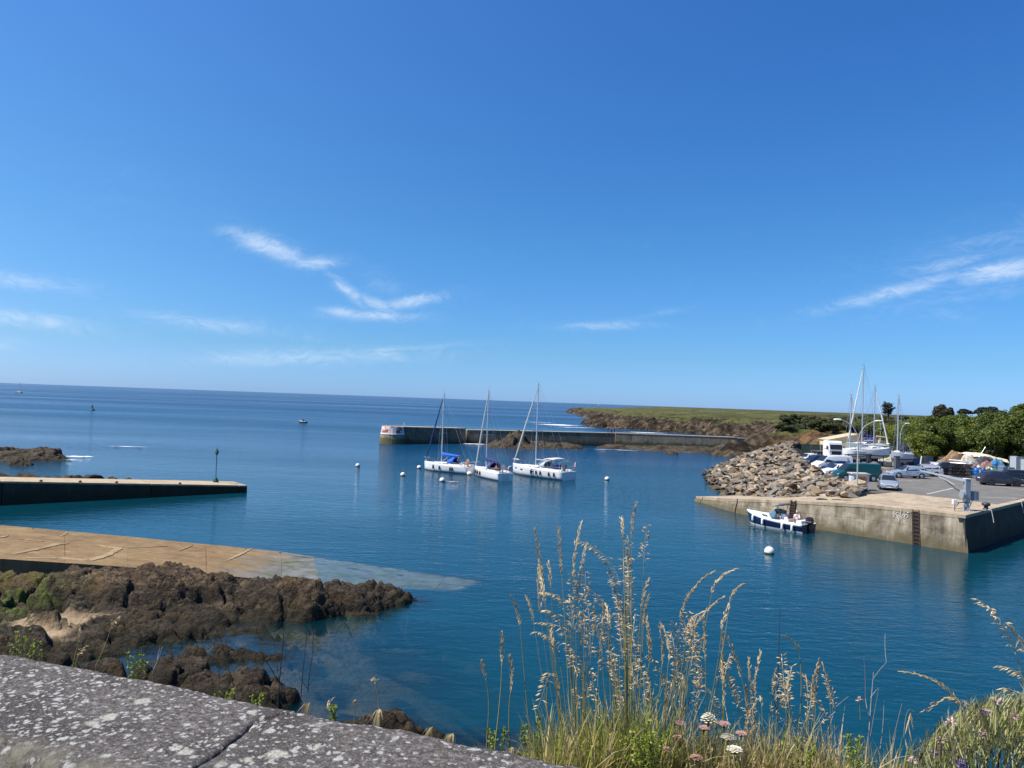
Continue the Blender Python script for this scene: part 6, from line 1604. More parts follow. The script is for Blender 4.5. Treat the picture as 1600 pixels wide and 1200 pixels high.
# yachts stored ashore
def ashore():
    zk = 1.45
    def stand(root, L, B, z=0):
        for x in (-L * .28, L * .22):
            for s in (1, -1): MB().tube([(x, s * B * .52, -zk), (x, s * B * .34, -.05)], .05, 5).build('prop', dark_steel, root)
        MB().loft([[(x, y * w, z_) for y, z_ in ((-.14, -zk + .12), (.14, -zk + .12), (.16, -.2), (-.16, -.2))] for x, w in ((-L * .2, .3), (-L * .05, 1), (L * .12, .8))]).build('keel', antifoul, root)
        MB().box((-.2, 0, -zk + .08), (L * .5, .5, .14)).build('keel_block', plain('timber_block', (.20, .15, .10), .85), root)
    def stored(label, bowpx, sternpx, y, D, mast_u, mtop, beam, hm=None, cover=None, hood=None, furl=True, f0=1.1, boot=None, bl=.3):
        a, b_ = at(bowpx, y, D), at(sternpx, y, D + .5)
        z = QZ + zk
        r = sailboat('stored_yacht', label, (a.x, a.y, 0), (b_.x, b_.y, 0), mast_u, mtop - z, cover=cover, hood=hood, furl=furl, beam=beam, f0=f0, f1=f0 + .3, z=z, hullmat=hm, boot=boot, boom_len=bl, group='yachts stored ashore')
        stand(r[0], r[2], beam); return r
    def ztop(py, x, D): return at(x, py, D).z
    stored('largest stored yacht with the tallest mast and navy canopy, behind the others', 1322, 1380, 700, 121, .42, ztop(571, 1345, 121), 3.1, hm=plain('hull_greygreen', (.36, .41, .40), .4), hood=navy_cv, cover=navy_cv, f0=1.25)
    stored('stored white yacht with a white furled sail leaning on its mast, nearer the viewer', 1391, 1339, 705, 112, .50, ztop(603, 1363, 112), 2.7, hood=None, furl=plain('furl_white', (.80, .80, .78), .7), f0=1.0)
    stored('stored pink-decked boat with short mast at the left of the yard, on the steel frame', 1316, 1347, 703, 108, .38, ztop(617, 1332, 108), 2.2, furl=False, f0=.85, boot=plain('boot_red', (.40, .18, .14), .6))
    r = stored('small grey-hulled boat on the right of the yard beside the lamp post', 1392, 1421, 716, 105, .34, ztop(619, 1401, 105), 2.2, hm=plain('hull_blue_grey', (.34, .38, .43), .4), hood=dk_cloth, furl=False, f0=.85)
    # steel cradle frame under the left boat
    c = at(1333, 706, 108); o = thing('steel_cradle', (c.x, c.y - .6, QZ), 0, 'tall steel cradle frame under the pink-decked boat', 'cradle')
    for x in (-1.25, 0, 1.25):
        for y in (-.9, .9): MB().box((x, y, .9), (.12, .12, 1.8)).build('leg', dark_steel, o)
    for y in (-.9, .9): MB().box((0, y, 1.86), (2.9, .12, .12)).build('beam', dark_steel, o)
    for x in (-1.25, 1.25): MB().box((x, 0, 1.74), (.10, 1.7, .10)).build('cross_beam', dark_steel, o)
    c = at(1366, 725, 106); o = thing('concrete_block', (c.x, c.y, QZ), .1, 'pale concrete block in front of the stored yachts', 'block')
    o2 = MB().prism([(-.55, -.35), (.55, -.35), (.55, .35), (-.55, .35)], 0, .75).build('block_body', MATS['apron_concrete'], o); MB().box((0, 0, .78), (.9, .5, .06)).build('block_top', MATS['apron_concrete'], o)
    for i, (px, py) in enumerate(((1352, 724), (1376, 728), (1392, 730))):
        c = at(px, py, 104); lb = ['low concrete kerb at the left end of the yard edge', 'low concrete kerb in the middle of the yard edge', 'low concrete kerb at the right end of the yard edge'][i]
        o = MB().prism([(-1.2, -.2), (1.2, -.2), (1.15, .2), (-1.15, .2)], 0, .35).build('kerb_block', MATS['apron_concrete']); o.location = (c.x, c.y, QZ); o.rotation_euler.z = -.35; tag(o, lb, 'kerb', 'kerb blocks at the yard edge')
    c = at(1324, 727, 100); person('person', (c.x, c.y, QZ + .01), -1.6, 'person in dark clothes and red cap behind the green van', 1.7, dk_cloth, dk_cloth, cap=plain('cap_red', (.5, .12, .1), .8))
    # boat trailer with clutter beside the yachts
    names = ['small dinghy hull upside down under the stored yachts', 'second upturned dinghy, right of the first under the yachts']
    for i, (px, py, colr) in enumerate(((1372, 718, (.20, .22, .22)), (1384, 719, (.10, .12, .14)))):
        c = at(px, py, 112); o = thing('dinghy', (c.x, c.y, QZ + .62), .4 + i, names[i], 'dinghy'); o.rotation_euler.x = math.pi
        make_hull(o, 2.6, 1.2, .5, .62, plain('dinghy%d' % i, colr, .5), depth=.12)
ashore()

# ------------------------------------------------------------------ fishing gear on the right
def gear():
    base = lambda px, py: Vector(gp(px, py))
    netm = plain('net_dark', (.022, .024, .028), .9, vary=.5, scale=5)
    def pot_mesh():
        mb = MB()
        for x in (-.33, 0, .33):
            mb.tube([(x, .24 * math.cos(a), .02 + .40 * max(0, math.sin(a)) ** .8) for a in [math.pi * j / 8 for j in range(9)]], .016, 4)
        for j in range(9):
            a = math.pi * j / 8; mb.tube([(-.33, .24 * math.cos(a), .02 + .40 * max(0, math.sin(a)) ** .8), (.33, .24 * math.cos(a), .02 + .40 * max(0, math.sin(a)) ** .8)], .010, 4)
        for k in range(5): x = -.26 + .13 * k; mb.tube([(x, .23 * math.cos(a), .02 + .39 * max(0, math.sin(a)) ** .8) for a in [math.pi * j / 6 for j in range(7)]], .007, 3)
        mb.box((0, 0, .02), (.68, .5, .03)); return mb
    pm = pot_mesh()
    first = None; cols = 12
    a, b_ = base(1486, 744.5), base(1517, 747); e = b_ - a
    rows = ['bottom', 'second', 'third', 'top']
    for r in range(4):
        for k in range(cols):
            t_ = (k + .5 + (.3 if r % 2 else 0)) / cols
            if t_ > 1: continue
            loc = a + e * t_ + Vector((rnd.uniform(-.03, .03), rnd.uniform(-.08, .08), r * .40)); lb = 'dark lobster pot in the %s row of the stacked pots beside the black car' % rows[r]
            if first is None:
                first = thing('lobster_pot', loc, 1.57); pm.build('frame', netm, first); o = first
                MB().lathe([(.10, 0), (.13, .05), (.10, .1)], 8, (0, 0, .40)).build('entry_ring', netm, first)
                MB().box((0, 0, .05), (.6, .42, .05)).build('floor', plain('pot_floor', (.06, .05, .045), .9), first)
            else: o = copy_tree(first); o.location = loc
            o.rotation_euler.z = 1.57 + rnd.uniform(-.1, .1); tag(o, lb, 'lobster pot', 'stacked lobster pots')
    # timber and rails on top of the pots
    for i, (x0, y0, x1, y1, z) in enumerate(((1484, 744, 1508, 746, 1.72), (1488, 743, 1514, 745.5, 1.85), (1482, 742.5, 1502, 744, 1.98))):
        p, q = base(x0, y0), base(x1, y1); p.z = q.z = QZ + z; o = MB().tube([p, q], .06, 5).build('metal_rail', galv); tag(o, ['lowest pale rail lying on the lobster pots', 'middle pale rail lying on the lobster pots', 'topmost pale rail lying on the lobster pots'][i], 'rail', 'rails on the lobster pots')
    def barrel(px, py, s, colr, label, zoff=0.0, lid=True):
        p = base(px, py); o = thing('barrel', (p.x, p.y, p.z + zoff), rnd.uniform(0, 6), label, 'barrel')
        m = plain('barrel_%0.2f' % colr[2] + str(colr[0]), colr, .4, vary=.12)
        MB().lathe([(.24 * s, 0), (.27 * s, .06 * s), (.29 * s, .28 * s), (.30 * s, .30 * s), (.29 * s, .32 * s), (.29 * s, .58 * s), (.30 * s, .60 * s), (.29 * s, .62 * s), (.27 * s, .84 * s), (.22 * s, .9 * s)], 18).build('drum', m, o, True)
        MB().lathe([(.235 * s, .87 * s), (.235 * s, .93 * s), (.18 * s, .935 * s)], 16).build('lid', m, o)
    barrel(1525, 743.5, 1.15, (.01, .15, .52), 'bright blue plastic barrel standing nearest in front of the gear heap')
    barrel(1517.5, 739.5, 1.1, (.02, .20, .55), 'blue barrel behind and left of the nearest blue one')
    barrel(1516.5, 737, 1.0, (.32, .45, .62), 'pale blue barrel behind the two bright blue ones', .5)
    barrel(1536, 742, 1.0, (.01, .10, .35), 'dark blue barrel left of the dark grey car'); barrel(1555, 737, 1.1, (.01, .13, .50), 'blue barrel right of the net heap, behind the dark grey car', .4)
    def heap(px, py, rx, ry, h, colr, label, seed, name='net_heap', cat='net heap'):
        p = base(px, py); u = np.linspace(-1.1, 1.1, 34); X, Y = np.meshgrid(u, u); q = np.hypot(X, Y)
        Z = h * (1 - sstep(.1, 1.05, q + .22 * fbm(X * 2 + seed, Y * 2, 3, seed))) * (1 + .45 * fbm(X * 3, Y * 3, 4, seed)) - .02
        m = plain('heap_%d' % seed, colr, .9, vary=.6, scale=3.5, bmp=1.0, bscale=7)
        o = link(name, grid_mesh(name, p.x + X * rx, p.y + Y * ry, QZ + Z), m); return tag(o, label, cat)
    heap(1522, 735, 2.0, 1.2, 1.5, (.30, .25, .19), 'brown and grey heap of nets behind the lobster pots', 3); heap(1533, 735, 2.4, 1.3, 1.7, (.05, .055, .07), 'dark heap of nets in the middle of the gear', 5)
    heap(1541, 737, 2.0, 1.2, 1.25, (.24, .12, .10), 'reddish heap of nets and floats near the blue barrel', 7); heap(1548, 739, 1.6, 1.0, 1.0, (.05, .16, .10), 'green heap of nets beside the grey crates', 9)
    heap(1512, 733, 1.7, 1.0, 1.9, (.48, .44, .36), 'pale heap of ropes above the lobster pots', 11); heap(1490, 726, 3.0, 1.6, 2.2, (.20, .13, .07), 'heap of dry brown brushwood at the foot of the trees', 13, 'brush_heap', 'brushwood')
    heap(1528, 741, 1.2, .6, .75, (.42, .36, .26), 'pale heap of floats behind the nearest blue barrel', 15)
    # cream tarpaulin over the gear
    p = base(1537, 732); X, Y = np.meshgrid(np.linspace(-3.2, 3.2, 40), np.linspace(-1.2, 1.2, 16))
    Z = 2.05 - .10 * X + .28 * fbm(X * .8, Y * 1.2, 4, 3) - .5 * (Y < -.6) * (-.6 - Y) * 1.6 - .25 * np.abs(X / 3.2) ** 3
    o = link('tarpaulin', grid_mesh('tarpaulin', p.x + X, p.y + Y, QZ + Z), plain('tarp_cream', (.66, .58, .42), .8, vary=.12, scale=2), smooth=True); o.modifiers.new('t', 'SOLIDIFY').thickness = .03
    tag(o, 'cream tarpaulin thrown over the top of the gear heap', 'tarpaulin')
    heap(1537, 733, 3.1, 1.1, 1.85, (.07, .06, .06), 'dark stack of gear under the cream tarpaulin', 17, 'gear_stack', 'gear')
    # floats scattered over the heaps
    cl = [('white', (.72, .70, .66)), ('brick', (.30, .13, .07)), ('red', (.26, .05, .05)), ('pink', (.42, .27, .25)), ('cream', (.50, .43, .28))]
    spots = [(1507, 1.9), (1512, 1.7), (1516, 1.55), (1521, 1.35), (1527, 1.15), (1530, 1.5), (1534, 1.2), (1538, 1.3), (1543, 1.05), (1546, 1.25), (1550, .95), (1524, 1.7)]
    for k, (px, z) in enumerate(spots):
        p = base(px, 741); nm, c = cl[k % 5]; o = thing('net_float', (p.x, p.y + .2, QZ + z * .62), 0, '%s float on the gear heap, number %d counted from the left' % (nm, k + 1), 'float', 'floats on the gear heap')
        MB().lathe([(.05, -.22), (.18, -.14), (.23, 0), (.18, .14), (.05, .22)], 12).build('ball', plain('float_' + nm, c, .5), o, True); MB().lathe([(.05, .2), (.06, .3), (.02, .31)], 6).build('eye', plain('float_' + nm, c, .5), o)
    def tank(px, py, label, h=1.9, w=1.15):
        p = base(px, py); o = thing('cage_tank', p, .15, label, 'cage tank', 'caged tanks at the right')
        MB().box((0, 0, h / 2 + .08), (w - .1, w - .1, h - .2)).build('tank', plain('tank_grey', (.36, .40, .43), .5, vary=.15), o)
        for k in range(6):
            x = -w / 2 + w * k / 5
            for y in (-w / 2, w / 2): MB().tube([(x, y, .1), (x, y, h)], .022, 4).build('cage_bar', galv, o)
        for z in (.15, h * .5, h):
            for y in (-w / 2, w / 2): MB().tube([(-w / 2, y, z), (w / 2, y, z)], .024, 4).build('cage_rail', galv, o)
        MB().box((0, 0, .07), (w, w, .12)).build('pallet', plain('pallet_wood', (.26, .19, .12), .85), o)
    tank(1588, 744, 'tall grey caged tank behind the black car at the right edge', 2.6); tank(1601, 745, 'grey caged tank cut by the right edge of the picture', 2.3); 
    for i, (px, py, s) in enumerate(((1569, 743, 1.25), (1578, 743.5, 1.25))):
        p = base(px, py); o = thing('fish_crate', p, .1, ['left grey fish crate behind the dark grey car', 'right grey fish crate next to the tall caged tank'][i], 'crate', 'grey fish crates')
        m = plain('crate_grey', (.15, .18, .21), .6, vary=.2)
        for (cx, cy, dx, dy) in ((0, -.5, 1.1, .06), (0, .5, 1.1, .06), (-.52, 0, .06, .94), (.52, 0, .06, .94)): MB().box((cx, cy, .55), (dx, dy, 1.1)).build('side', m, o)
        MB().box((0, 0, .08), (.98, .94, .12)).build('base', m, o); MB().box((0, 0, 1.13), (1.16, 1.1, .07)).build('lid', plain('crate_lid', (.20, .24, .30), .6), o)
    p = base(1529, 735); o = MB().tube([p + Vector((0, 0, 1.9)), p + Vector((1.1, .3, 3.4))], .035, 5).build('leaning_pole', galv); tag(o, 'thin pole leaning out of the gear heap', 'pole')
    for i, px in enumerate((1545, 1552.5)):
        p = base(px, 731); o = thing('old_tyre', (p.x, p.y, QZ + 2.0), .2, ['left old tyre standing on the tarpaulin edge', 'right old tyre standing on the tarpaulin edge'][i], 'tyre', 'old tyres on the gear')
        MB().lathe([(.20, -.09), (.32, -.09), (.36, 0), (.32, .09), (.20, .09), (.20, -.09)], 18, (0, 0, .36), 'Y').build('tread', tyre_m, o, True); MB().lathe([(.20, -.03), (.18, .03)], 14, (0, 0, .36), 'Y').build('hub', plain('hub_dull', (.25, .24, .22), .7), o)
    heap(1560, 735, 1.8, 1.0, 1.7, (.08, .20, .26), 'teal heap of nets right of the old tyres', 19); heap(1430, 727, 2.6, 1.0, 1.0, (.06, .07, .075), 'dark heap of gear behind the parked cars by the lamp post', 23); heap(1412, 724, 2.2, 1.0, 1.2, (.12, .14, .10), 'grey-green heap of gear under the small grey boat', 27)
    c = at(1449, 722, 108); o = thing('dark_container', (c.x, c.y, QZ), .1, 'dark upright container at the edge of the trees', 'container'); MB().box((0, 0, .95), (1.1, 1.0, 1.9)).build('box', dark_steel, o); MB().box((0, -.52, .95), (.9, .04, 1.7)).build('door', plain('pillar_grey', (.085, .092, .105), .7), o)
    c = at(1437, 722, 108); o = MB().tube([(c.x, c.y, QZ), (c.x + .25, c.y, QZ + 1.9)], .09, 5).build('white_board', plain('white_paint', (.78, .78, .76), .45)); tag(o, 'white board leaning at the edge of the trees', 'board')
gear()
# ------------------------------------------------------------------ trees and shrubs
def crown_mesh(name, rx, ry, rz, n, leaf, mat, seed, clumps=26, hollow=.55, flat_top=False):
    r = np.random.RandomState(seed)
    c = r.normal(size=(clumps, 3)); c /= np.linalg.norm(c, axis=1)[:, None]; c *= (r.uniform(.35, 1, clumps) ** .5)[:, None] * .82
    c[:, 2] = np.abs(c[:, 2]) if flat_top else c[:, 2]
    cs = r.uniform(.20, .38, clumps)
    k = r.randint(0, clumps, n)
    d = r.normal(size=(n, 3)); d /= np.linalg.norm(d, axis=1)[:, None]
    P = c[k] + d * (cs[k] * r.uniform(hollow, 1.05, n))[:, None]
    nrm = d * .8 + r.normal(size=(n, 3)) * .5 + np.array([0, 0, .35]); nrm /= np.linalg.norm(nrm, axis=1)[:, None]
    a = np.cross(nrm, r.normal(size=(n, 3))); a /= np.linalg.norm(a, axis=1)[:, None] + 1e-9; b = np.cross(nrm, a)
    s = (leaf * r.uniform(.6, 1.4, n))[:, None]
    C = P * np.array([rx, ry, rz])
    V = np.stack([C - a * s, C - b * s * .55 + nrm * s * .15, C + a * s, C + b * s * .55 + nrm * s * .15], 1).reshape(-1, 3)
    me = bpy.data.meshes.new(name); me.vertices.add(len(V)); me.vertices.foreach_set('co', V.ravel())
    me.loops.add(4 * n); me.loops.foreach_set('vertex_index', np.arange(4 * n, dtype=np.int32)); me.polygons.add(n); me.polygons.foreach_set('loop_start', np.arange(0, 4 * n, 4, dtype=np.int32))
    me.update(calc_edges=True); me.materials.append(mat)
    return me, c * np.array([rx, ry, rz])
bark = plain('bark', (.075, .058, .042), .9, vary=.35, scale=5, bmp=.8, bscale=12)
L_dark = leafmat('leaf_dark', (.022, .041, .007), (.112, .152, .024)); L_mid = leafmat('leaf_mid', (.037, .061, .010), (.168, .205, .033)); L_lime = leafmat('leaf_lime', (.066, .094, .014), (.24, .27, .042))
L_pine = leafmat('leaf_pine', (.012, .018, .012), (.035, .048, .028), trans=.15); L_umb = leafmat('leaf_dull', (.035, .034, .020), (.085, .078, .042), trans=.2); L_scrub = leafmat('leaf_scrub', (.030, .038, .012), (.095, .105, .034), trans=.2); L_heath = leafmat('leaf_heath', (.060, .040, .026), (.13, .085, .050), trans=.2)
def tree_proto(rx, ry, rz, h, n, leaf, mat, seed, clumps=30, flat_top=False, tr=.22):
    root = thing('tree', (0, 0, 0))
    me, cc = crown_mesh('crown', rx, ry, rz, n, leaf, mat, seed, clumps, flat_top=flat_top)
    o = link('crown', me, None, root, loc=(0, 0, h)); 
    r = random.Random(seed); mb = MB()
    mb.tube([(0, 0, -.5), (.05, 0, h * .4), (r.uniform(-.2, .2), r.uniform(-.2, .2), h)], [tr, tr * .75, tr * .4], 8)
    for k in range(min(8, len(cc))):
        p = Vector(cc[k]) + Vector((0, 0, h)); mb.tube([(0, 0, h * .45 + .06 * k), tuple(Vector((p.x * .5, p.y * .5, h * .5 + p.z * .35))), tuple(p)], [tr * .4, tr * .25, tr * .08], 5)
    mb.build('trunk', bark, root); return root
T = [tree_proto(3.6, 3.4, 3.3, 3.6, 26000, .14, L_dark, 1), tree_proto(4.0, 3.5, 2.9, 3.1, 26000, .14, L_mid, 2, 34), tree_proto(3.2, 3.2, 2.6, 2.7, 22000, .13, L_lime, 3), tree_proto(2.2, 2.0, 1.3, 1.1, 5000, .17, L_scrub, 4, 20, tr=.1), tree_proto(1.8, 1.8, 1.0, .8, 3500, .15, L_heath, 5, 16, tr=.08)]
used = [False] * len(T)
def put(k, loc, s, rz, label, name='tree', cat='tree', group=None, sz=1.0):
    o = T[k] if not used[k] else copy_tree(T[k]); used[k] = True
    o.name = name; o.location = loc; o.scale = (s, s, s * sz); o.rotation_euler.z = rz
    for key in ('label', 'category', 'group'):
        if key in o: del o[key]
    return tag(o, label, cat, group)
def lz(x, y): return float(land_z(np.array([x]), np.array([y]))[0])
def trees():
    # px, depth, top pixel row, proto
    row = [(1440, 128, 668, 2, 'pale bushy tree at the left end of the front row by the dark container'), (1458, 130, 660, 1, 'second tree from the left in the front row behind the gear'), (1480, 133, 656, 2, 'yellow-green tree in the front row above the brushwood heap'), (1503, 134, 652, 0, 'dark round tree in the front row above the lobster pots'), (1526, 132, 648, 1, 'broad tree in the front row above the nets and the leaning pole'),
           (1550, 128, 648, 0, 'dark tree in the front row above the old tyres'), (1572, 122, 646, 0, 'dark shaded tree in the front row above the grey crates'), (1596, 118, 644, 1, 'broad tree in the front row cut by the right edge'), (1622, 116, 640, 0, 'dark tree just past the right edge of the front row'),
           (1418, 140, 664, 1, 'tree behind the small grey boat on land'), (1402, 150, 666, 2, 'lime green tree behind the single lamp post'), (1388, 156, 668, 2, 'lime green tree behind the yellow hoist frame'), (1372, 160, 672, 1, 'green tree behind the stored yachts'), (1356, 165, 674, 1, 'low green tree behind the tallest mast')]
    back = [(1430, 150, 650, 2, 'light green tree in the back row, left end'), (1452, 152, 648, 1, 'tree in the back row above the second front tree'), (1476, 152, 646, 2, 'tree in the back row below the flat-topped tree'), (1500, 150, 645.5, 1, 'tree in the back row on the skyline, left of its middle'), (1524, 148, 644, 2, 'tree in the back row at the middle of the skyline'), (1548, 146, 643, 1, 'tree in the back row below the dark skyline pines'), (1573, 142, 642, 2, 'light tree in the back row near the right edge'), (1598, 138, 638, 1, 'tallest tree of the back row at the right edge')]
    for (px, D, py, k, lb) in row + back:
        z0 = QZ - .1 if D < 140 else lz(at(px, 660, D).x, D); top = at(px, py, D); x = top.x
        full = {0: 6.6, 1: 5.8, 2: 5.1}[k]; s = max(.75, (top.z - z0) / full)
        put(k, (x, D, z0 - .1), s, rnd.uniform(0, 6), lb, group='trees behind the car park')
    # scrub on the slope and along the cliff top
    sc = []
    r = random.Random(5)
    for k in range(95):
        px = r.uniform(1215, 1405); D = r.choice((r.uniform(172, 215), r.uniform(200, 300))); x = (px - 800) / F * D; z = lz(x, D)
        if z < 3.5: continue
        sc.append((x, D, z, px))
    sc.sort(key=lambda q: q[3])
    for i, (x, D, z, px) in enumerate(sc):
        kind = 4 if r.random() < .22 else 3
        put(kind, (x, D, z - .15), r.uniform(.8, 1.6) * (1.3 if D > 210 else 1), r.uniform(0, 6), 'low wind-cut %s bush on the slope behind the shed and yachts' % ('brown heath' if kind == 4 else 'green'), 'shrub', 'bush', 'brown heath bushes on the slope' if kind == 4 else 'green bushes on the slope', sz=.75)
    # skyline trees
    def pine(px, py_base, D, h, label):
        b_ = at(px, py_base, D); z0 = lz(b_.x, D); o = thing('pine_tree', (b_.x, D, z0 - .3), 0, label, 'tree'); hh = b_.z - z0 + h
        r = random.Random(3); mb = MB(); mb.tube([(0, 0, 0), (.2, 0, hh * .5), (0, 0, hh * .95)], [.3, .22, .06], 8)
        vs = []
        lv = MB()
        for k in range(26):
            z = b_.z - z0 + h * (.18 + .8 * k / 26); a = k * 2.4; l = h * .55 * (1 - .55 * abs(k / 26 - .55)) * r.uniform(.55, 1)
            p0, p1 = Vector((0, 0, z - .3)), Vector((l * math.cos(a), l * math.sin(a), z + l * r.uniform(.1, .35))); mb.tube([p0, p1], [.07, .02], 4)
            for j in range(90):
                q = p0.lerp(p1, r.uniform(.35, 1.05)) + Vector((r.gauss(0, .18), r.gauss(0, .18), r.gauss(0, .13))); d = Vector((r.uniform(-1, 1), r.uniform(-1, 1), r.uniform(-.4, 1))).normalized() * .22; e = d.orthogonal().normalized() * .07
                lv.add([q - d, q + e, q + d, q - e], [(0, 1, 2, 3)])
        mb.build('trunk', bark, o); lv2 = lv.build('crown', L_pine, o)
    pine(1387, 648, 205, 3.4, 'lone dark pine on the skyline right of the tall masts')
    def umbrella(px, pyb, pyt, D, rx, mat, label, seed, n=9000):
        b_, tp = at(px, pyb, D), at(px, pyt, D); z0 = min(lz(b_.x, D), b_.z); h = tp.z - b_.z
        o = thing('skyline_tree', (b_.x, D, z0 - .3), 0, label, 'tree'); zc_ = b_.z - z0 - h * .15
        me, cc = crown_mesh('crown', rx, rx * .8, h * .95, n, .17, mat, seed, 26, flat_top=True); link('crown', me, None, o, loc=(0, 0, zc_ + .3)); mb = MB()
        for k in range(9): p = Vector(cc[k]) + Vector((0, 0, zc_ + .3)); mb.tube([(p.x * .12, p.y * .1, 0), (p.x * .35, p.y * .35, zc_ * .8), tuple(p)], [.14, .10, .03], 5)
        mb.build('trunk', bark, o)
    umbrella(1473, 645, 627.5, 175, 2.9, L_umb, 'brownish flat-topped tree standing alone on the skyline', 3)
    umbrella(1509, 644, 638, 185, 1.9, L_pine, 'small dark tree on the skyline right of the flat-topped tree', 5, 4000); umbrella(1546, 643, 634, 180, 3.1, L_pine, 'long dark skyline tree near the right edge', 7, 6000); umbrella(1600, 641, 629, 170, 3.0, L_mid, 'green skyline tree at the right edge', 9, 6000); umbrella(1532, 644, 637.5, 190, 1.6, L_pine, 'low dark skyline tree between two larger ones', 11, 3000)
    for i, (px, D) in enumerate(((1445, 185), (1490, 190), (1565, 185), (1420, 195))):
        x = at(px, 645, D).x; put(3, (x, D, lz(x, D) - .1), 1.6, i, ['grey-green bush on the skyline left of the flat-topped tree', 'grey-green bush on the skyline right of the flat-topped tree', 'grey-green bush on the skyline near the right edge', 'grey-green bush on the skyline right of the lone pine'][i], 'shrub', 'bush')
trees()
# ------------------------------------------------------------------ plants in the foreground
straw = leafmat('straw_head', (.50, .38, .19), (.84, .69, .42), trans=.3, scale=30); stalk_g = leafmat('stalk_green', (.20, .19, .055), (.40, .36, .13), trans=.2, scale=8)
blade_g = leafmat('blade_green', (.17, .20, .036), (.46, .46, .115), trans=.35, scale=14, island=.6); blade_dry = leafmat('blade_dry', (.42, .31, .14), (.76, .63, .36), trans=.3, scale=14, island=.6)
twig_dark = plain('twig_dark', (.030, .022, .020), .85, vary=.3, scale=20); twig_pale = plain('twig_pale', (.34, .30, .25), .85, vary=.25, scale=20)
weed_g = leafmat('weed_green', (.13, .19, .018), (.34, .42, .055), trans=.4, scale=20, island=.5)
grd = random.Random(99)
def ground(x, y): return float(bank_z(np.array([x]), np.array([y]))[0])
def bez(p, c, q, n=12): return [p * (1 - t) ** 2 + c * 2 * t * (1 - t) + q * t * t for t in [k / n for k in range(n + 1)]]
def spikelet(mb, p, d, l, w):
    w *= 1.22; l *= 1.2
    d = d.normalized(); a = d.orthogonal().normalized(); a = (Matrix.Rotation(grd.uniform(0, 6.28), 3, d) @ a); b_ = d.cross(a)
    m = p + d * l * .42
    mb.add([p, m + a * w, m + b_ * w * .7, m - a * w, m - b_ * w * .7, p + d * l], [(0, 1, 2), (0, 2, 3), (0, 3, 4), (0, 4, 1), (5, 2, 1), (5, 3, 2), (5, 4, 3), (5, 1, 4)])
def seed_head(pts, kind, px_len):
    """pts: path of the head from its base to the tip"""
    mb = MB(); n = len(pts) - 1; L = sum((pts[k + 1] - pts[k]).length for k in range(n))
    def P(t): k = min(int(t * n), n - 1); f = t * n - k; return pts[k].lerp(pts[k + 1], f), (pts[k + 1] - pts[k]).normalized()
    cnt = max(12, int(L / (.0024 if kind == 'spike' else .0045)))
    for k in range(cnt):
        t = (k + grd.random()) / cnt; p, d = P(min(t, .999)); side = Vector((grd.uniform(-1, 1), grd.uniform(-.6, .6), grd.uniform(-.3, .4)))
        if kind == 'spike':
            env = math.sin(math.pi * min(1, .12 + .88 * t)) ** .6; spikelet(mb, p + side * .0032 * env, d + side * .38, grd.uniform(.009, .014), .0016)
        elif kind == 'loose':
            l = L * .11 * (1 - t * .7) * grd.uniform(.2, 1); q = p + (side.normalized() * .75 + d * .6) * l
            mb.tube([p, q], .0003, 3, False); spikelet(mb, q, side * .5 + d * .5 + Vector((0, 0, -.45)), grd.uniform(.010, .016), .0019)
        elif kind == 'droop':
            s = 1 if grd.random() < .8 else -1; l = L * .17 * (1 - t * .5) * grd.uniform(.4, 1); q = p + Vector((-.55 * s, grd.uniform(-.3, .3), .1)) * l
            mb.tube([p, q], .0003, 3, False); spikelet(mb, q, Vector((-.7 * s, grd.uniform(-.3, .3), -.30)), grd.uniform(.011, .018), .0018)
        elif kind == 'oat' and k % 4 == 0:
            q = p + Vector((grd.uniform(-.01, .01), grd.uniform(-.01, .01), -.004)); spikelet(mb, q, Vector((grd.uniform(-.25, .25), 0, -1)), grd.uniform(.030, .048), .0022)
    return mb
def stalk(root, top, base, head, kind, D, bend=0.0, r=.0011, mat=None, hm=None, dark=False):
    """top, base, head: photo pixels of the tip, the foot and the lower end of the seed head"""
    o0 = Vector(root.location)
    b_ = at(base[0], base[1], D); t_ = at(top[0], top[1], D + grd.uniform(-.04, .04)); g = ground(b_.x, b_.y)
    h_ = at(head[0], head[1], D) if head else t_.lerp(b_, .05)
    c = b_.lerp(h_, .55) + Vector((bend, 0, .02))
    low = Vector((b_.x, b_.y, min(g, b_.z) - .01))
    pts = [low] + bez(b_, c, h_, 9)
    d = (pts[-1] - pts[-2]).normalized()
    st_ = MB().tube(pts, [r * 1.5] + [r * (1.3 - .6 * k / 9) for k in range(10)], 5).build('stalk', mat or stalk_g, root)
    st_.data.transform(Matrix.Translation(-o0))
    if head:
        l = (t_ - h_).length; hc = h_ + d * l * .5; hp = bez(h_, hc, t_, 10)
        m2 = seed_head(hp, kind, l); m2.tube(hp, r * .55, 3, False)
        hd = m2.build('seed_head', hm or straw, st_); hd.data.transform(Matrix.Translation(-o0))
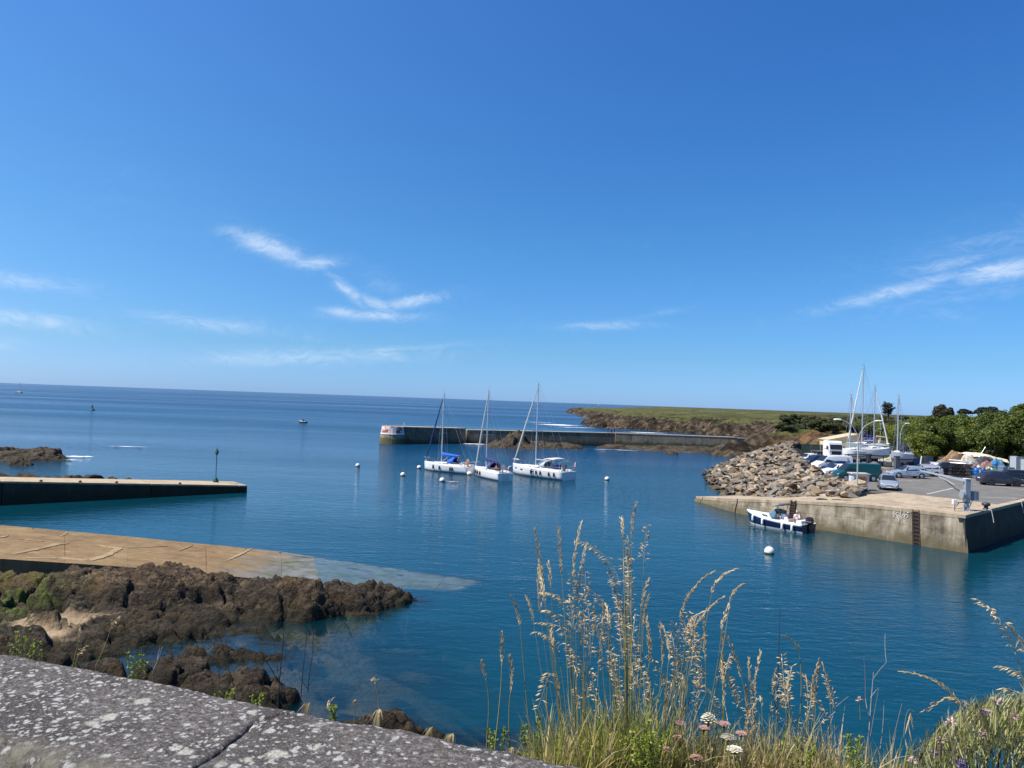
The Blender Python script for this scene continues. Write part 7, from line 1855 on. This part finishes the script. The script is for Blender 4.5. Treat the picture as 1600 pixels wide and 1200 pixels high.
def blades(root, px0, px1, D0, D1, n, hmin, hmax, mats, lean=.35, ybase=None, name='blades'):
    o0 = Vector(root.location)
    for mat, share in mats:
        mb = MB()
        for k in range(int(n * share)):
            D = grd.uniform(D0, D1); px = grd.uniform(px0, px1); p = at(px, 1200, D); z0 = ground(p.x, D); p.z = z0
            top = at(px, 1200, D).z
            h = (top - z0) + grd.uniform(hmin, hmax) * (grd.random() ** .6 * .8 + .2); le = grd.gauss(0, lean) * h * .7; ly = grd.gauss(0, .15) * h; w = grd.uniform(.0016, .0034)
            tip = p + Vector((le, ly, h * (1 if abs(le) < h * .35 else .8))); c = p + Vector((le * .18, ly * .2, h * .72)); a = grd.uniform(0, 6.28); s = Vector((math.cos(a), math.sin(a), 0)) * w
            q = bez(p, c, tip, 5); vs = []
            for j, v in enumerate(q): f = 1 - (j / 5) ** 2; vs += [v - s * f, v + s * f]
            mb.add(vs, [(2 * j, 2 * j + 1, 2 * j + 3, 2 * j + 2) for j in range(5)])
        o = mb.build(name, mat, root); o.data.transform(Matrix.Translation(-o0)); tag(o, kind='stuff')
def tuft(px, D, label, cat='grass', name='grass_tuft'):
    p = at(px, 1200, D); return thing(name, (p.x, D, ground(p.x, D)), 0, label, cat)
def stems(root, D, rows, extra=0):
    for row in rows:
        top, head, base, kind = row[:4]; bend = row[4] if len(row) > 4 else grd.uniform(-.015, .015); r = (row[5] if len(row) > 5 else grd.uniform(.0009, .0013)) * 1.25
        stalk(root, top, base, head, kind, D + grd.uniform(-.10, .10), bend, r=r)
        for k in range(extra):                        # neighbours of the same plant, a little shorter
            dx, dy = grd.gauss(0, 13), grd.uniform(8, 75)
            stalk(root, (top[0] + dx + grd.gauss(0, 5), top[1] + dy), (base[0] + dx * .5, base[1]), (head[0] + dx, head[1] + dy + grd.uniform(-8, 8)), grd.choice((kind, kind, 'loose')), D + grd.uniform(-.16, .16), bend + grd.uniform(-.02, .02), r=r * .9)
def meadow():
    t1 = tuft(780, 2.25, 'three or four thin grass stalks at the wall edge, left of the tall grasses')
    stems(t1, 2.25, [((799, 933), (813, 980), (828, 1150), 'spike'), ((784, 988), (784, 1039), (774, 1160), 'spike'), ((796, 1025), (798, 1081), (797, 1165), 'spike'), ((752, 1034), (759, 1062), (761, 1150), 'spike'), ((840, 1109), (858, 1058), (868, 1165), 'droop', -.03)])
    blades(t1, 735, 860, 2.15, 2.45, 320, .02, .11, ((blade_g, .5), (blade_dry, .5)))
    t2 = tuft(880, 2.4, 'tall slender grass tuft with drooping heads, left half of the tall clump')
    stems(t2, 2.4, [((873, 825), (878, 899), (893, 1190), 'spike'), ((908, 818), (897, 905), (905, 1190), 'spike', .0, .0007), ((915, 893), (913, 992), (915, 1195), 'loose'), ((857, 880), (861, 918), (878, 1180), 'spike'), ((846, 925), (885, 952), (892, 1190), 'droop', .02), ((853, 953), (887, 985), (898, 1190), 'droop', .02), ((836, 829), (848, 905), (880, 1190), 'spike', .0, .0006),
                    ((897, 1016), (901, 1058), (905, 1195), 'loose'), ((922, 1046), (929, 1086), (925, 1200), 'loose'), ((941, 940), (941, 978), (930, 1195), 'spike'), ((843, 880), (850, 925), (884, 1190), 'spike', 0, .0006), ((887, 930), (896, 990), (900, 1195), 'loose'), ((862, 985), (865, 1020), (880, 1190), 'spike'), ((928, 1085), (934, 1120), (918, 1200), 'loose'), ((905, 960), (908, 1010), (910, 1195), 'spike')], extra=1)
    blades(t2, 840, 950, 2.25, 2.6, 900, .05, .24, ((blade_g, .55), (blade_dry, .45)))
    t3 = tuft(975, 2.45, 'tallest grass tuft with the highest seed heads, in the middle of the clump')
    stems(t3, 2.45, [((994, 787), (987, 838), (985, 1195), 'spike'), ((971, 810), (974, 845), (980, 1190), 'spike'), ((906, 845), (968, 915), (975, 1190), 'droop', .02, .0012), ((1013, 906), (1002, 952), (988, 1195), 'spike'), ((1009, 968), (1015, 1034), (1000, 1200), 'spike'), ((967, 962), (981, 1055), (975, 1200), 'loose'), ((950, 1010), (960, 1072), (958, 1200), 'loose'), ((994, 995), (992, 1042), (990, 1200), 'loose'), ((978, 870), (981, 930), (982, 1195), 'loose'),
                    ((958, 905), (972, 950), (976, 1195), 'droop', .02), ((986, 900), (985, 960), (984, 1195), 'loose'), ((935, 960), (952, 1000), (966, 1200), 'droop', .01), ((947, 945), (951, 985), (962, 1200), 'spike'), ((1000, 1030), (996, 1080), (994, 1200), 'loose'), ((964, 1060), (970, 1110), (966, 1200), 'loose'), ((981, 840), (983, 880), (984, 1195), 'loose'), ((972, 930), (976, 990), (980, 1195), 'loose')], extra=1)
    blades(t3, 930, 1030, 2.3, 2.65, 1300, .06, .30, ((blade_g, .7), (blade_dry, .3)))
    t4 = tuft(1040, 2.5, 'grass tuft with a fan of upright narrow heads right of the tallest one')
    stems(t4, 2.5, [((1011, 966), (1014, 1032), (1020, 1200), 'spike'), ((1030, 979), (1034, 1042), (1030, 1200), 'spike'), ((1034, 976), (1045, 1032), (1040, 1200), 'spike'), ((1051, 972), (1062, 1044), (1052, 1200), 'loose'), ((1075, 955), (1082, 1022), (1058, 1200), 'loose', -.01), ((1083, 1010), (1094, 1078), (1075, 1200), 'loose'), ((1100, 966), (1102, 1032), (1101, 1200), 'spike'), ((1115, 893), (1064, 966), (1040, 1200), 'spike', .0, .0011), ((1150, 889), (1112, 928), (1052, 1200), 'spike', .01, .0012), ((1066, 960), (1072, 1010), (1056, 1200), 'loose'), ((1078, 975), (1080, 1040), (1060, 1200), 'loose'),
                    ((1043, 1105), (1053, 1050), (1050, 1200), 'oat'), ((1066, 1110), (1066, 1062), (1064, 1200), 'oat'), ((1019, 1085), (1019, 1135), (1020, 1200), 'spike'), ((1090, 960), (1078, 1000), (1060, 1200), 'droop')], extra=1)
    blades(t4, 1010, 1110, 2.3, 2.7, 900, .03, .24, ((blade_g, .5), (blade_dry, .5)))
    t5 = tuft(1140, 2.5, 'grass tuft with one arched head and a long slanting stalk beside the white flowers')
    stems(t5, 2.5, [((1159, 914), (1140, 944), (1092, 1195), 'spike', .015), ((1129, 988), (1130, 1055), (1127, 1200), 'spike'), ((1134, 991), (1159, 1060), (1168, 1200), 'spike', .02), ((1170, 1030), (1176, 1095), (1180, 1200), 'spike'), ((1188, 1020), (1180, 1088), (1176, 1200), 'spike'), ((1146, 1058), (1154, 1104), (1158, 1200), 'loose'), ((1141, 1022), (1133, 1055), (1130, 1200), 'loose'), ((1164, 1072), (1168, 1105), (1166, 1200), 'spike'), ((1188, 1088), (1190, 1104), (1194, 1200), 'spike')], extra=1)
    blades(t5, 1100, 1210, 2.3, 2.7, 800, .02, .19, ((blade_g, .35), (blade_dry, .65)))
    t6 = tuft(1235, 2.5, 'grass tuft with dense pale heads around a black dry stem')
    stems(t6, 2.5, [((1221, 1020), (1228, 1108), (1228, 1200), 'loose'), ((1238, 1040), (1232, 1100), (1232, 1200), 'loose'), ((1232, 1050), (1230, 1100), (1226, 1200), 'loose'), ((1224, 994), (1249, 1020), (1238, 1200), 'spike', .03), ((1211, 1048), (1207, 1085), (1200, 1200), 'spike'), ((1280, 1032), (1266, 1096), (1262, 1200), 'spike'), ((1259, 1055), (1262, 1100), (1260, 1200), 'loose'), ((1286, 1038), (1297, 1098), (1300, 1200), 'spike', 0, .0007)], extra=1)
    blades(t6, 1190, 1310, 2.3, 2.7, 800, .02, .20, ((blade_g, .35), (blade_dry, .65)))
    t7 = tuft(1500, 2.15, 'arching grass stalk bending left above the bush at lower right')
    stems(t7, 2.15, [((1409, 1050), (1502, 1108), (1512, 1200), 'spike', .02), ((1450, 1112), (1503, 1100), (1512, 1200), 'droop', .02), ((1412, 1152), (1428, 1112), (1490, 1200), 'oat', -.01)])
    t8 = tuft(1592, 1.9, 'large dry grass heads leaning in from the right edge')
    stems(t8, 1.9, [((1527, 936), (1590, 1030), (1625, 1200), 'loose', .0, .0014), ((1577, 978), (1605, 1030), (1632, 1200), 'spike', 0, .0013), ((1562, 1040), (1600, 1062), (1632, 1200), 'droop', .02), ((1565, 1075), (1598, 1095), (1628, 1200), 'droop', .01)])
    t9 = tuft(1330, 2.45, 'sparse dry blades filling the gap left of the lower right bush'); blades(t9, 1300, 1440, 2.3, 2.7, 330, .01, .13, ((blade_g, .5), (blade_dry, .5)))
    # dry branching stems
    def twig(label, D, segs, mat, name='dry_stem'):
        b_ = segs[0][0]; p0 = at(b_[0], b_[1], D); o = thing(name, (p0.x, D, ground(p0.x, D)), 0, label, 'dry stem'); o0 = Vector(o.location)
        for i, (a, c, r) in enumerate(segs):
            p, q = at(a[0], a[1], D), at(c[0], c[1], D + (.03 if i % 2 else -.03)); m = p.lerp(q, .5) + Vector((grd.uniform(-.006, .006), 0, 0)); pts = bez(p, m, q, 5)
            if i == 0: pts = [Vector((p.x, p.y, o0.z))] + pts
            s = MB().tube(pts, [r * (1 - .5 * k / (len(pts) - 1)) for k in range(len(pts))], 5).build('stem' if i == 0 else 'branch', mat, o); s.data.transform(Matrix.Translation(-o0))
    twig('black dry stem among the dense pale grass heads', 2.5, [((1216, 1200), (1215, 1104), .0022), ((1215, 1104), (1219, 953), .0018), ((1214, 1110), (1200, 1070), .001), ((1217, 1130), (1238, 1150), .001), ((1216, 1040), (1223, 1010), .0008)], twig_dark)
    twig('pale forked dry stem standing alone right of the grass', 2.4, [((1358, 1200), (1358, 1140), .002), ((1358, 1140), (1365, 1050), .0016), ((1365, 1060), (1385, 1035), .0012), ((1385, 1035), (1383, 990), .0010), ((1352, 1090), (1350, 1028), .0012), ((1358, 1120), (1352, 1090), .0012), ((1360, 1150), (1373, 1075), .0010), ((1375, 1170), (1381, 1095), .0010), ((1357, 1180), (1322, 1142), .0010), ((1360, 1090), (1372, 1075), .0008)], twig_pale)
    twig('white straw leaning right beside the lower right bush', 2.4, [((1385, 1200), (1392, 1178), .0016), ((1392, 1178), (1396, 1152), .0016), ((1396, 1152), (1409, 1100), .0013)], twig_pale)
    twig('pale crossing straws at the right end of the grass', 2.45, [((1288, 1200), (1290, 1150), .0012), ((1290, 1150), (1305, 1108), .0011), ((1305, 1108), (1287, 1040), .001), ((1305, 1112), (1270, 1145), .001), ((1304, 1106), (1326, 1088), .0008)], twig_pale)
    twig('dark leafless sapling behind the parapet, left of two', 3.3, [((436, 1130), (436, 1070), .0042), ((436, 1070), (446, 960), .0028), ((436, 1066), (404, 1015), .0018), ((435, 1060), (428, 1000), .0016), ((437, 1050), (455, 1010), .0016), ((428, 1040), (415, 1008), .0012), ((446, 960), (446, 935), .0012)], twig_dark, 'bare_sapling')
    twig('dark leafless sapling behind the parapet, right of two', 3.3, [((466, 1130), (470, 1090), .0034), ((470, 1090), (479, 992), .0022), ((479, 992), (487, 1075), .0), ((481, 1080), (489, 1020), .0026), ((489, 1020), (491, 965), .0018), ((483, 1070), (500, 1045), .0014), ((480, 1075), (466, 1055), .0012)], twig_dark, 'bare_sapling')
    twig('thin dark branching stem behind the parapet in the middle left', 3.2, [((368, 1100), (366, 1078), .003), ((366, 1078), (352, 1025), .0024), ((352, 1025), (344, 995), .0018), ((352, 1025), (350, 980), .0012), ((344, 1000), (338, 975), .001), ((345, 1100), (343, 1030), .0016), ((305, 1085), (295, 1040), .0014), ((295, 1040), (290, 1010), .001), ((370, 1085), (388, 1055), .0012)], twig_dark, 'bare_sapling')
    twig('pale dead twig beside the green weed on the left', 2.9, [((238, 1075), (238, 1050), .0018), ((238, 1050), (254, 1010), .0014), ((238, 1050), (222, 1030), .001), ((246, 1030), (250, 1012), .0008), ((222, 1030), (220, 1010), .0008)], twig_pale)
    # wilted straw bundles lying at the wall edge
    for i, (px, py, D) in enumerate(((476, 1112, 2.6), (590, 1122, 2.5), (668, 1150, 2.4), (700, 1160, 2.4), (798, 1180, 2.3))):
        p = at(px, py, D); o = thing('straw_bundle', (p.x, D, ground(p.x, D)), 0, ['wilted straw bundle at the wall edge beside the bare saplings', 'pointed straw bundle at the wall edge, second from left', 'hanging straw bundle over the low rocks, third from left', 'hanging straw bundle over the low rocks, fourth from left', 'rust-brown straw bundle under the thin grass stalks'][i], 'straw'); o0 = Vector(o.location); mb = MB()
        apex = at(px + (8 if i in (0, 2, 3) else 3), py - 14, D)
        for k in range(26):
            q = at(px + grd.gauss(-5, 6), py + grd.uniform(0, 30), D + grd.uniform(-.05, .05)); w = Vector((.0014, .0008, 0)); m = apex.lerp(q, .4) + Vector((0, 0, .01)); mb.add([apex - w * .3, apex + w * .3, m + w, m - w, q], [(0, 1, 2, 3), (3, 2, 4)])
        mb.tube([o0, apex], .0015, 4)
        b_ = mb.build('straws', blade_dry, o); b_.data.transform(Matrix.Translation(-o0))
    # green weeds
    def weed(px, py, D, h, n, label, spread=.05):
        p = at(px, py, D); o = thing('green_weed', (p.x, D, ground(p.x, D)), 0, label, 'weed'); o0 = Vector(o.location); mb = MB(); st_ = MB()
        base = p - o0
        for k in range(n):
            a = grd.uniform(0, 6.28); tip = base + Vector((math.cos(a) * spread * grd.uniform(.2, 1), math.sin(a) * spread * .6, h * grd.uniform(.5, 1))); foot = Vector((base.x * .5, 0, 0)); pts = bez(foot, base.lerp(tip, .3), tip, 6); st_.tube(pts, .0009, 4)
            for j in range(22):
                q = pts[2 + j % 5].lerp(tip, grd.random() * .8) if True else tip; d = Vector((grd.uniform(-1, 1), grd.uniform(-.6, .6), grd.uniform(-.1, .9))).normalized() * grd.uniform(.006, .012); e = d.orthogonal().normalized() * d.length * .34
                mb.add([q, q + d * .5 + e, q + d, q + d * .5 - e], [(0, 1, 2, 3)])
        st_.build('stems', stalk_g, o); tag(mb.build('leaves', weed_g, o), kind='stuff')
    weed(212, 1062, 2.9, .10, 12, 'bright green weed over the wall edge on the left', .045); weed(30, 1030, 3.0, .12, 9, 'green weed at the wall edge by the left picture edge', .06); weed(55, 1035, 3.0, .08, 6, 'small green weed next to the left edge one', .04); weed(345, 1100, 2.8, .06, 6, 'small green weed among the bare stems', .05); weed(405, 1110, 2.7, .05, 5, 'tiny green weed below the left sapling', .03); weed(528, 1122, 2.6, .05, 6, 'little green weed on the wall edge right of the saplings', .035)
    weed(832, 1160, 2.3, .08, 8, 'upright green weed at the foot of the thin stalks', .05); weed(1000, 1195, 2.2, .14, 16, 'leafy green plant in the middle of the tall grass', .07); weed(1022, 1200, 2.2, .12, 14, 'second leafy green plant right of the first in the tall grass', .07); weed(775, 1165, 2.3, .06, 7, 'small green weed left of the thin stalks', .03); weed(1335, 1190, 2.3, .08, 10, 'green leafy weed below the pale forked stem', .04); weed(1255, 1195, 2.3, .07, 10, 'low green weed under the dense pale heads', .06)
    t_ = tuft(110, 2.95, 'small seeding grass at the wall edge on the left'); stems(t_, 2.95, [((52, 958), (42, 975), (30, 1025), 'loose'), ((12, 972), (18, 990), (28, 1025), 'spike'), ((188, 962), (172, 985), (150, 1040), 'loose'), ((136, 1008), (122, 1025), (118, 1055), 'loose'), ((125, 980), (122, 1005), (112, 1052), 'spike')])
    t_ = tuft(545, 2.6, 'short seeding grass stalks at the wall edge right of the saplings'); stems(t_, 2.6, [((519, 1092), (514, 1110), (512, 1140), 'spike'), ((583, 1060), (586, 1066), (594, 1140), 'loose'), ((553, 1095), (553, 1102), (553, 1140), 'spike')])
    # umbels
    def umbel(px, py, wpx, D, colr, label, dome=.25):
        c = at(px, py, D); R_ = wpx / F * D / 2 * .86; g = ground(c.x, D); o = thing('umbel_flower', (c.x, D, g), 0, label, 'flower', 'wild umbel flowers in the grass'); o0 = Vector(o.location); mb = MB(); st_ = MB(); cc = c - o0
        st_.tube([(grd.uniform(-.02, .02), 0, 0), (cc.x * .5 + .005, 0, cc.z * .5), cc - Vector((0, 0, R_ * .7))], .0014, 5)
        for k in range(42):
            r = R_ * math.sqrt((k + .5) / 42); a = k * 2.4; q = cc + Vector((r * math.cos(a), r * math.sin(a), dome * R_ * (1 - (r / R_) ** 2) + grd.uniform(-.0008, .0008))); st_.tube([cc - Vector((0, 0, R_ * .7)), q], .0004, 3, False)
            for j in range(7):
                b2 = j * .9 + k; d = Vector((math.cos(b2), math.sin(b2), .25)) * R_ * .20; e = Vector((-math.sin(b2), math.cos(b2), 0)) * R_ * .11; mb.add([q, q + d * .6 + e, q + d, q + d * .6 - e], [(0, 1, 2, 3)])
        st_.build('stem', stalk_g, o); tag(mb.build('florets', leafmat('petal_%0.2f_%0.2f' % colr[:2], tuple(v * .75 for v in colr), colr, trans=.2, scale=60), o), kind='stuff')
    Wc, Pc, Bc = (.66, .62, .50), (.56, .33, .30), (.42, .26, .17)
    umbel(1107, 1126, 28, 2.4, Wc, 'largest white domed umbel flower in the grass', .9); umbel(1100, 1137, 20, 2.38, Pc, 'pink umbel touching the largest white flower from below'); umbel(1063, 1130, 20, 2.4, Pc, 'pink umbel left of the largest white flower'); umbel(1131, 1131, 22, 2.42, Pc, 'pink umbel right of the largest white flower'); umbel(1138, 1152, 26, 2.35, Wc, 'flat white umbel below and right of the largest flower')
    umbel(1148, 1171, 28, 2.3, Wc, 'lowest flat white umbel in the grass'); umbel(1158, 1146, 19, 2.4, Pc, 'faded pink umbel at the right end of the flowers'); umbel(1058, 1151, 16, 2.35, Bc, 'brown withered umbel on the left of the flowers'); umbel(1041, 1172, 18, 2.3, Pc, 'pink umbel low on the left of the flowers', .6); umbel(1088, 1184, 22, 2.3, Pc, 'pink-white umbel at the bottom below the largest flower', .4)
    # bush at lower right
    D = 2.0; p = at(1530, 1200, D); o = thing('coastal_bush', (p.x, D, ground(p.x, D)), 0, 'bushy grey-green coastal plant with pink buds filling the lower right corner', 'bush'); o0 = Vector(o.location)
    sets = [(leafmat('sprig_green', (.20, .22, .055), (.48, .48, .16), trans=.3, scale=20, island=.7), 1500, 1.0), (leafmat('sprig_pale', (.38, .36, .18), (.70, .66, .40), trans=.3, scale=20, island=.7), 700, 1.03), (leafmat('sprig_brown', (.12, .085, .05), (.26, .19, .11), trans=.2, scale=20, island=.7), 520, .9)]
    outline = lambda px: float(np.interp(px, [1395, 1430, 1470, 1510, 1545, 1600, 1680], [1205, 1170, 1130, 1100, 1090, 1085, 1080]))
    for m, n, hf in sets:
        mb = MB()
        for k in range(n):
            px = grd.uniform(1405, 1690); d_ = D + grd.uniform(-.20, .25); yt = outline(px) + abs(grd.gauss(0, 42)) * hf + grd.uniform(-14, 12); tip = at(px, yt, d_); le = grd.uniform(.035, .085); dr = Vector((grd.gauss((px - 1540) / 500, .28), grd.gauss(-.1, .35), 1)).normalized()
            b_ = tip - dr * le; w = Vector((grd.uniform(-1, 1), grd.uniform(-1, 1), 0)).normalized() * grd.uniform(.0009, .0018); mb.add([b_ - w, b_ + w, b_.lerp(tip, .6) + w * 1.2, tip, b_.lerp(tip, .6) - w * 1.2], [(0, 1, 2, 3, 4)])
            if k % 3 == 0:
                for j in range(4): q = b_.lerp(tip, grd.random()); e = (dr + Vector((grd.uniform(-1, 1), grd.uniform(-1, 1), .2))).normalized() * grd.uniform(.012, .026); mb.add([q - w * .8, q + w * .8, q + e], [(0, 1, 2)])
        b2 = mb.build('sprigs', m, o); b2.data.transform(Matrix.Translation(-o0)); tag(b2, kind='stuff')
    mb = MB()
    for k in range(70): px = grd.uniform(1410, 1680); q = at(px, outline(px) + grd.uniform(35, 70), D + grd.uniform(-.15, .2)); mb.tube([Vector((o0.x + (q.x - o0.x) * .3, q.y, o0.z)), q], [.002, .0012], 4)
    b2 = mb.build('woody_stems', twig_dark, o); b2.data.transform(Matrix.Translation(-o0))
    pinkm = leafmat('bud_pink', (.48, .28, .27), (.75, .58, .54), trans=.25, scale=60); violm = leafmat('bud_violet', (.22, .14, .36), (.38, .26, .52), trans=.25, scale=60)
    for (px, py, m, s) in ((1558, 1098, pinkm, 1.2), (1488, 1130, pinkm, 1.1), (1470, 1158, pinkm, 1.0), (1545, 1115, pinkm, .8), (1533, 1148, pinkm, .9), (1425, 1190, pinkm, .9), (1343, 1094, pinkm, .9), (1500, 1196, violm, 1.1), (1460, 1178, violm, .8), (1469, 1170, violm, .7), (1535, 1112, violm, .7), (1585, 1120, pinkm, .8)):
        c = at(px, py, D - .16 if px > 1400 else 2.4); mb = MB()
        for k in range(16): d = Vector((grd.uniform(-1, 1), grd.uniform(-1, 1), grd.uniform(-.2, 1))).normalized(); spikelet(mb, c + d * .003 * s, d, .010 * s, .0028 * s)
        b2 = mb.build('flower_head', m, o); b2.data.transform(Matrix.Translation(-o0)); mb = MB(); mb.tube([c, c + Vector((.004, 0, -.06))], .0010, 4); b3_ = mb.build('flower_stem', stalk_g, o); b3_.data.transform(Matrix.Translation(-o0))
meadow()
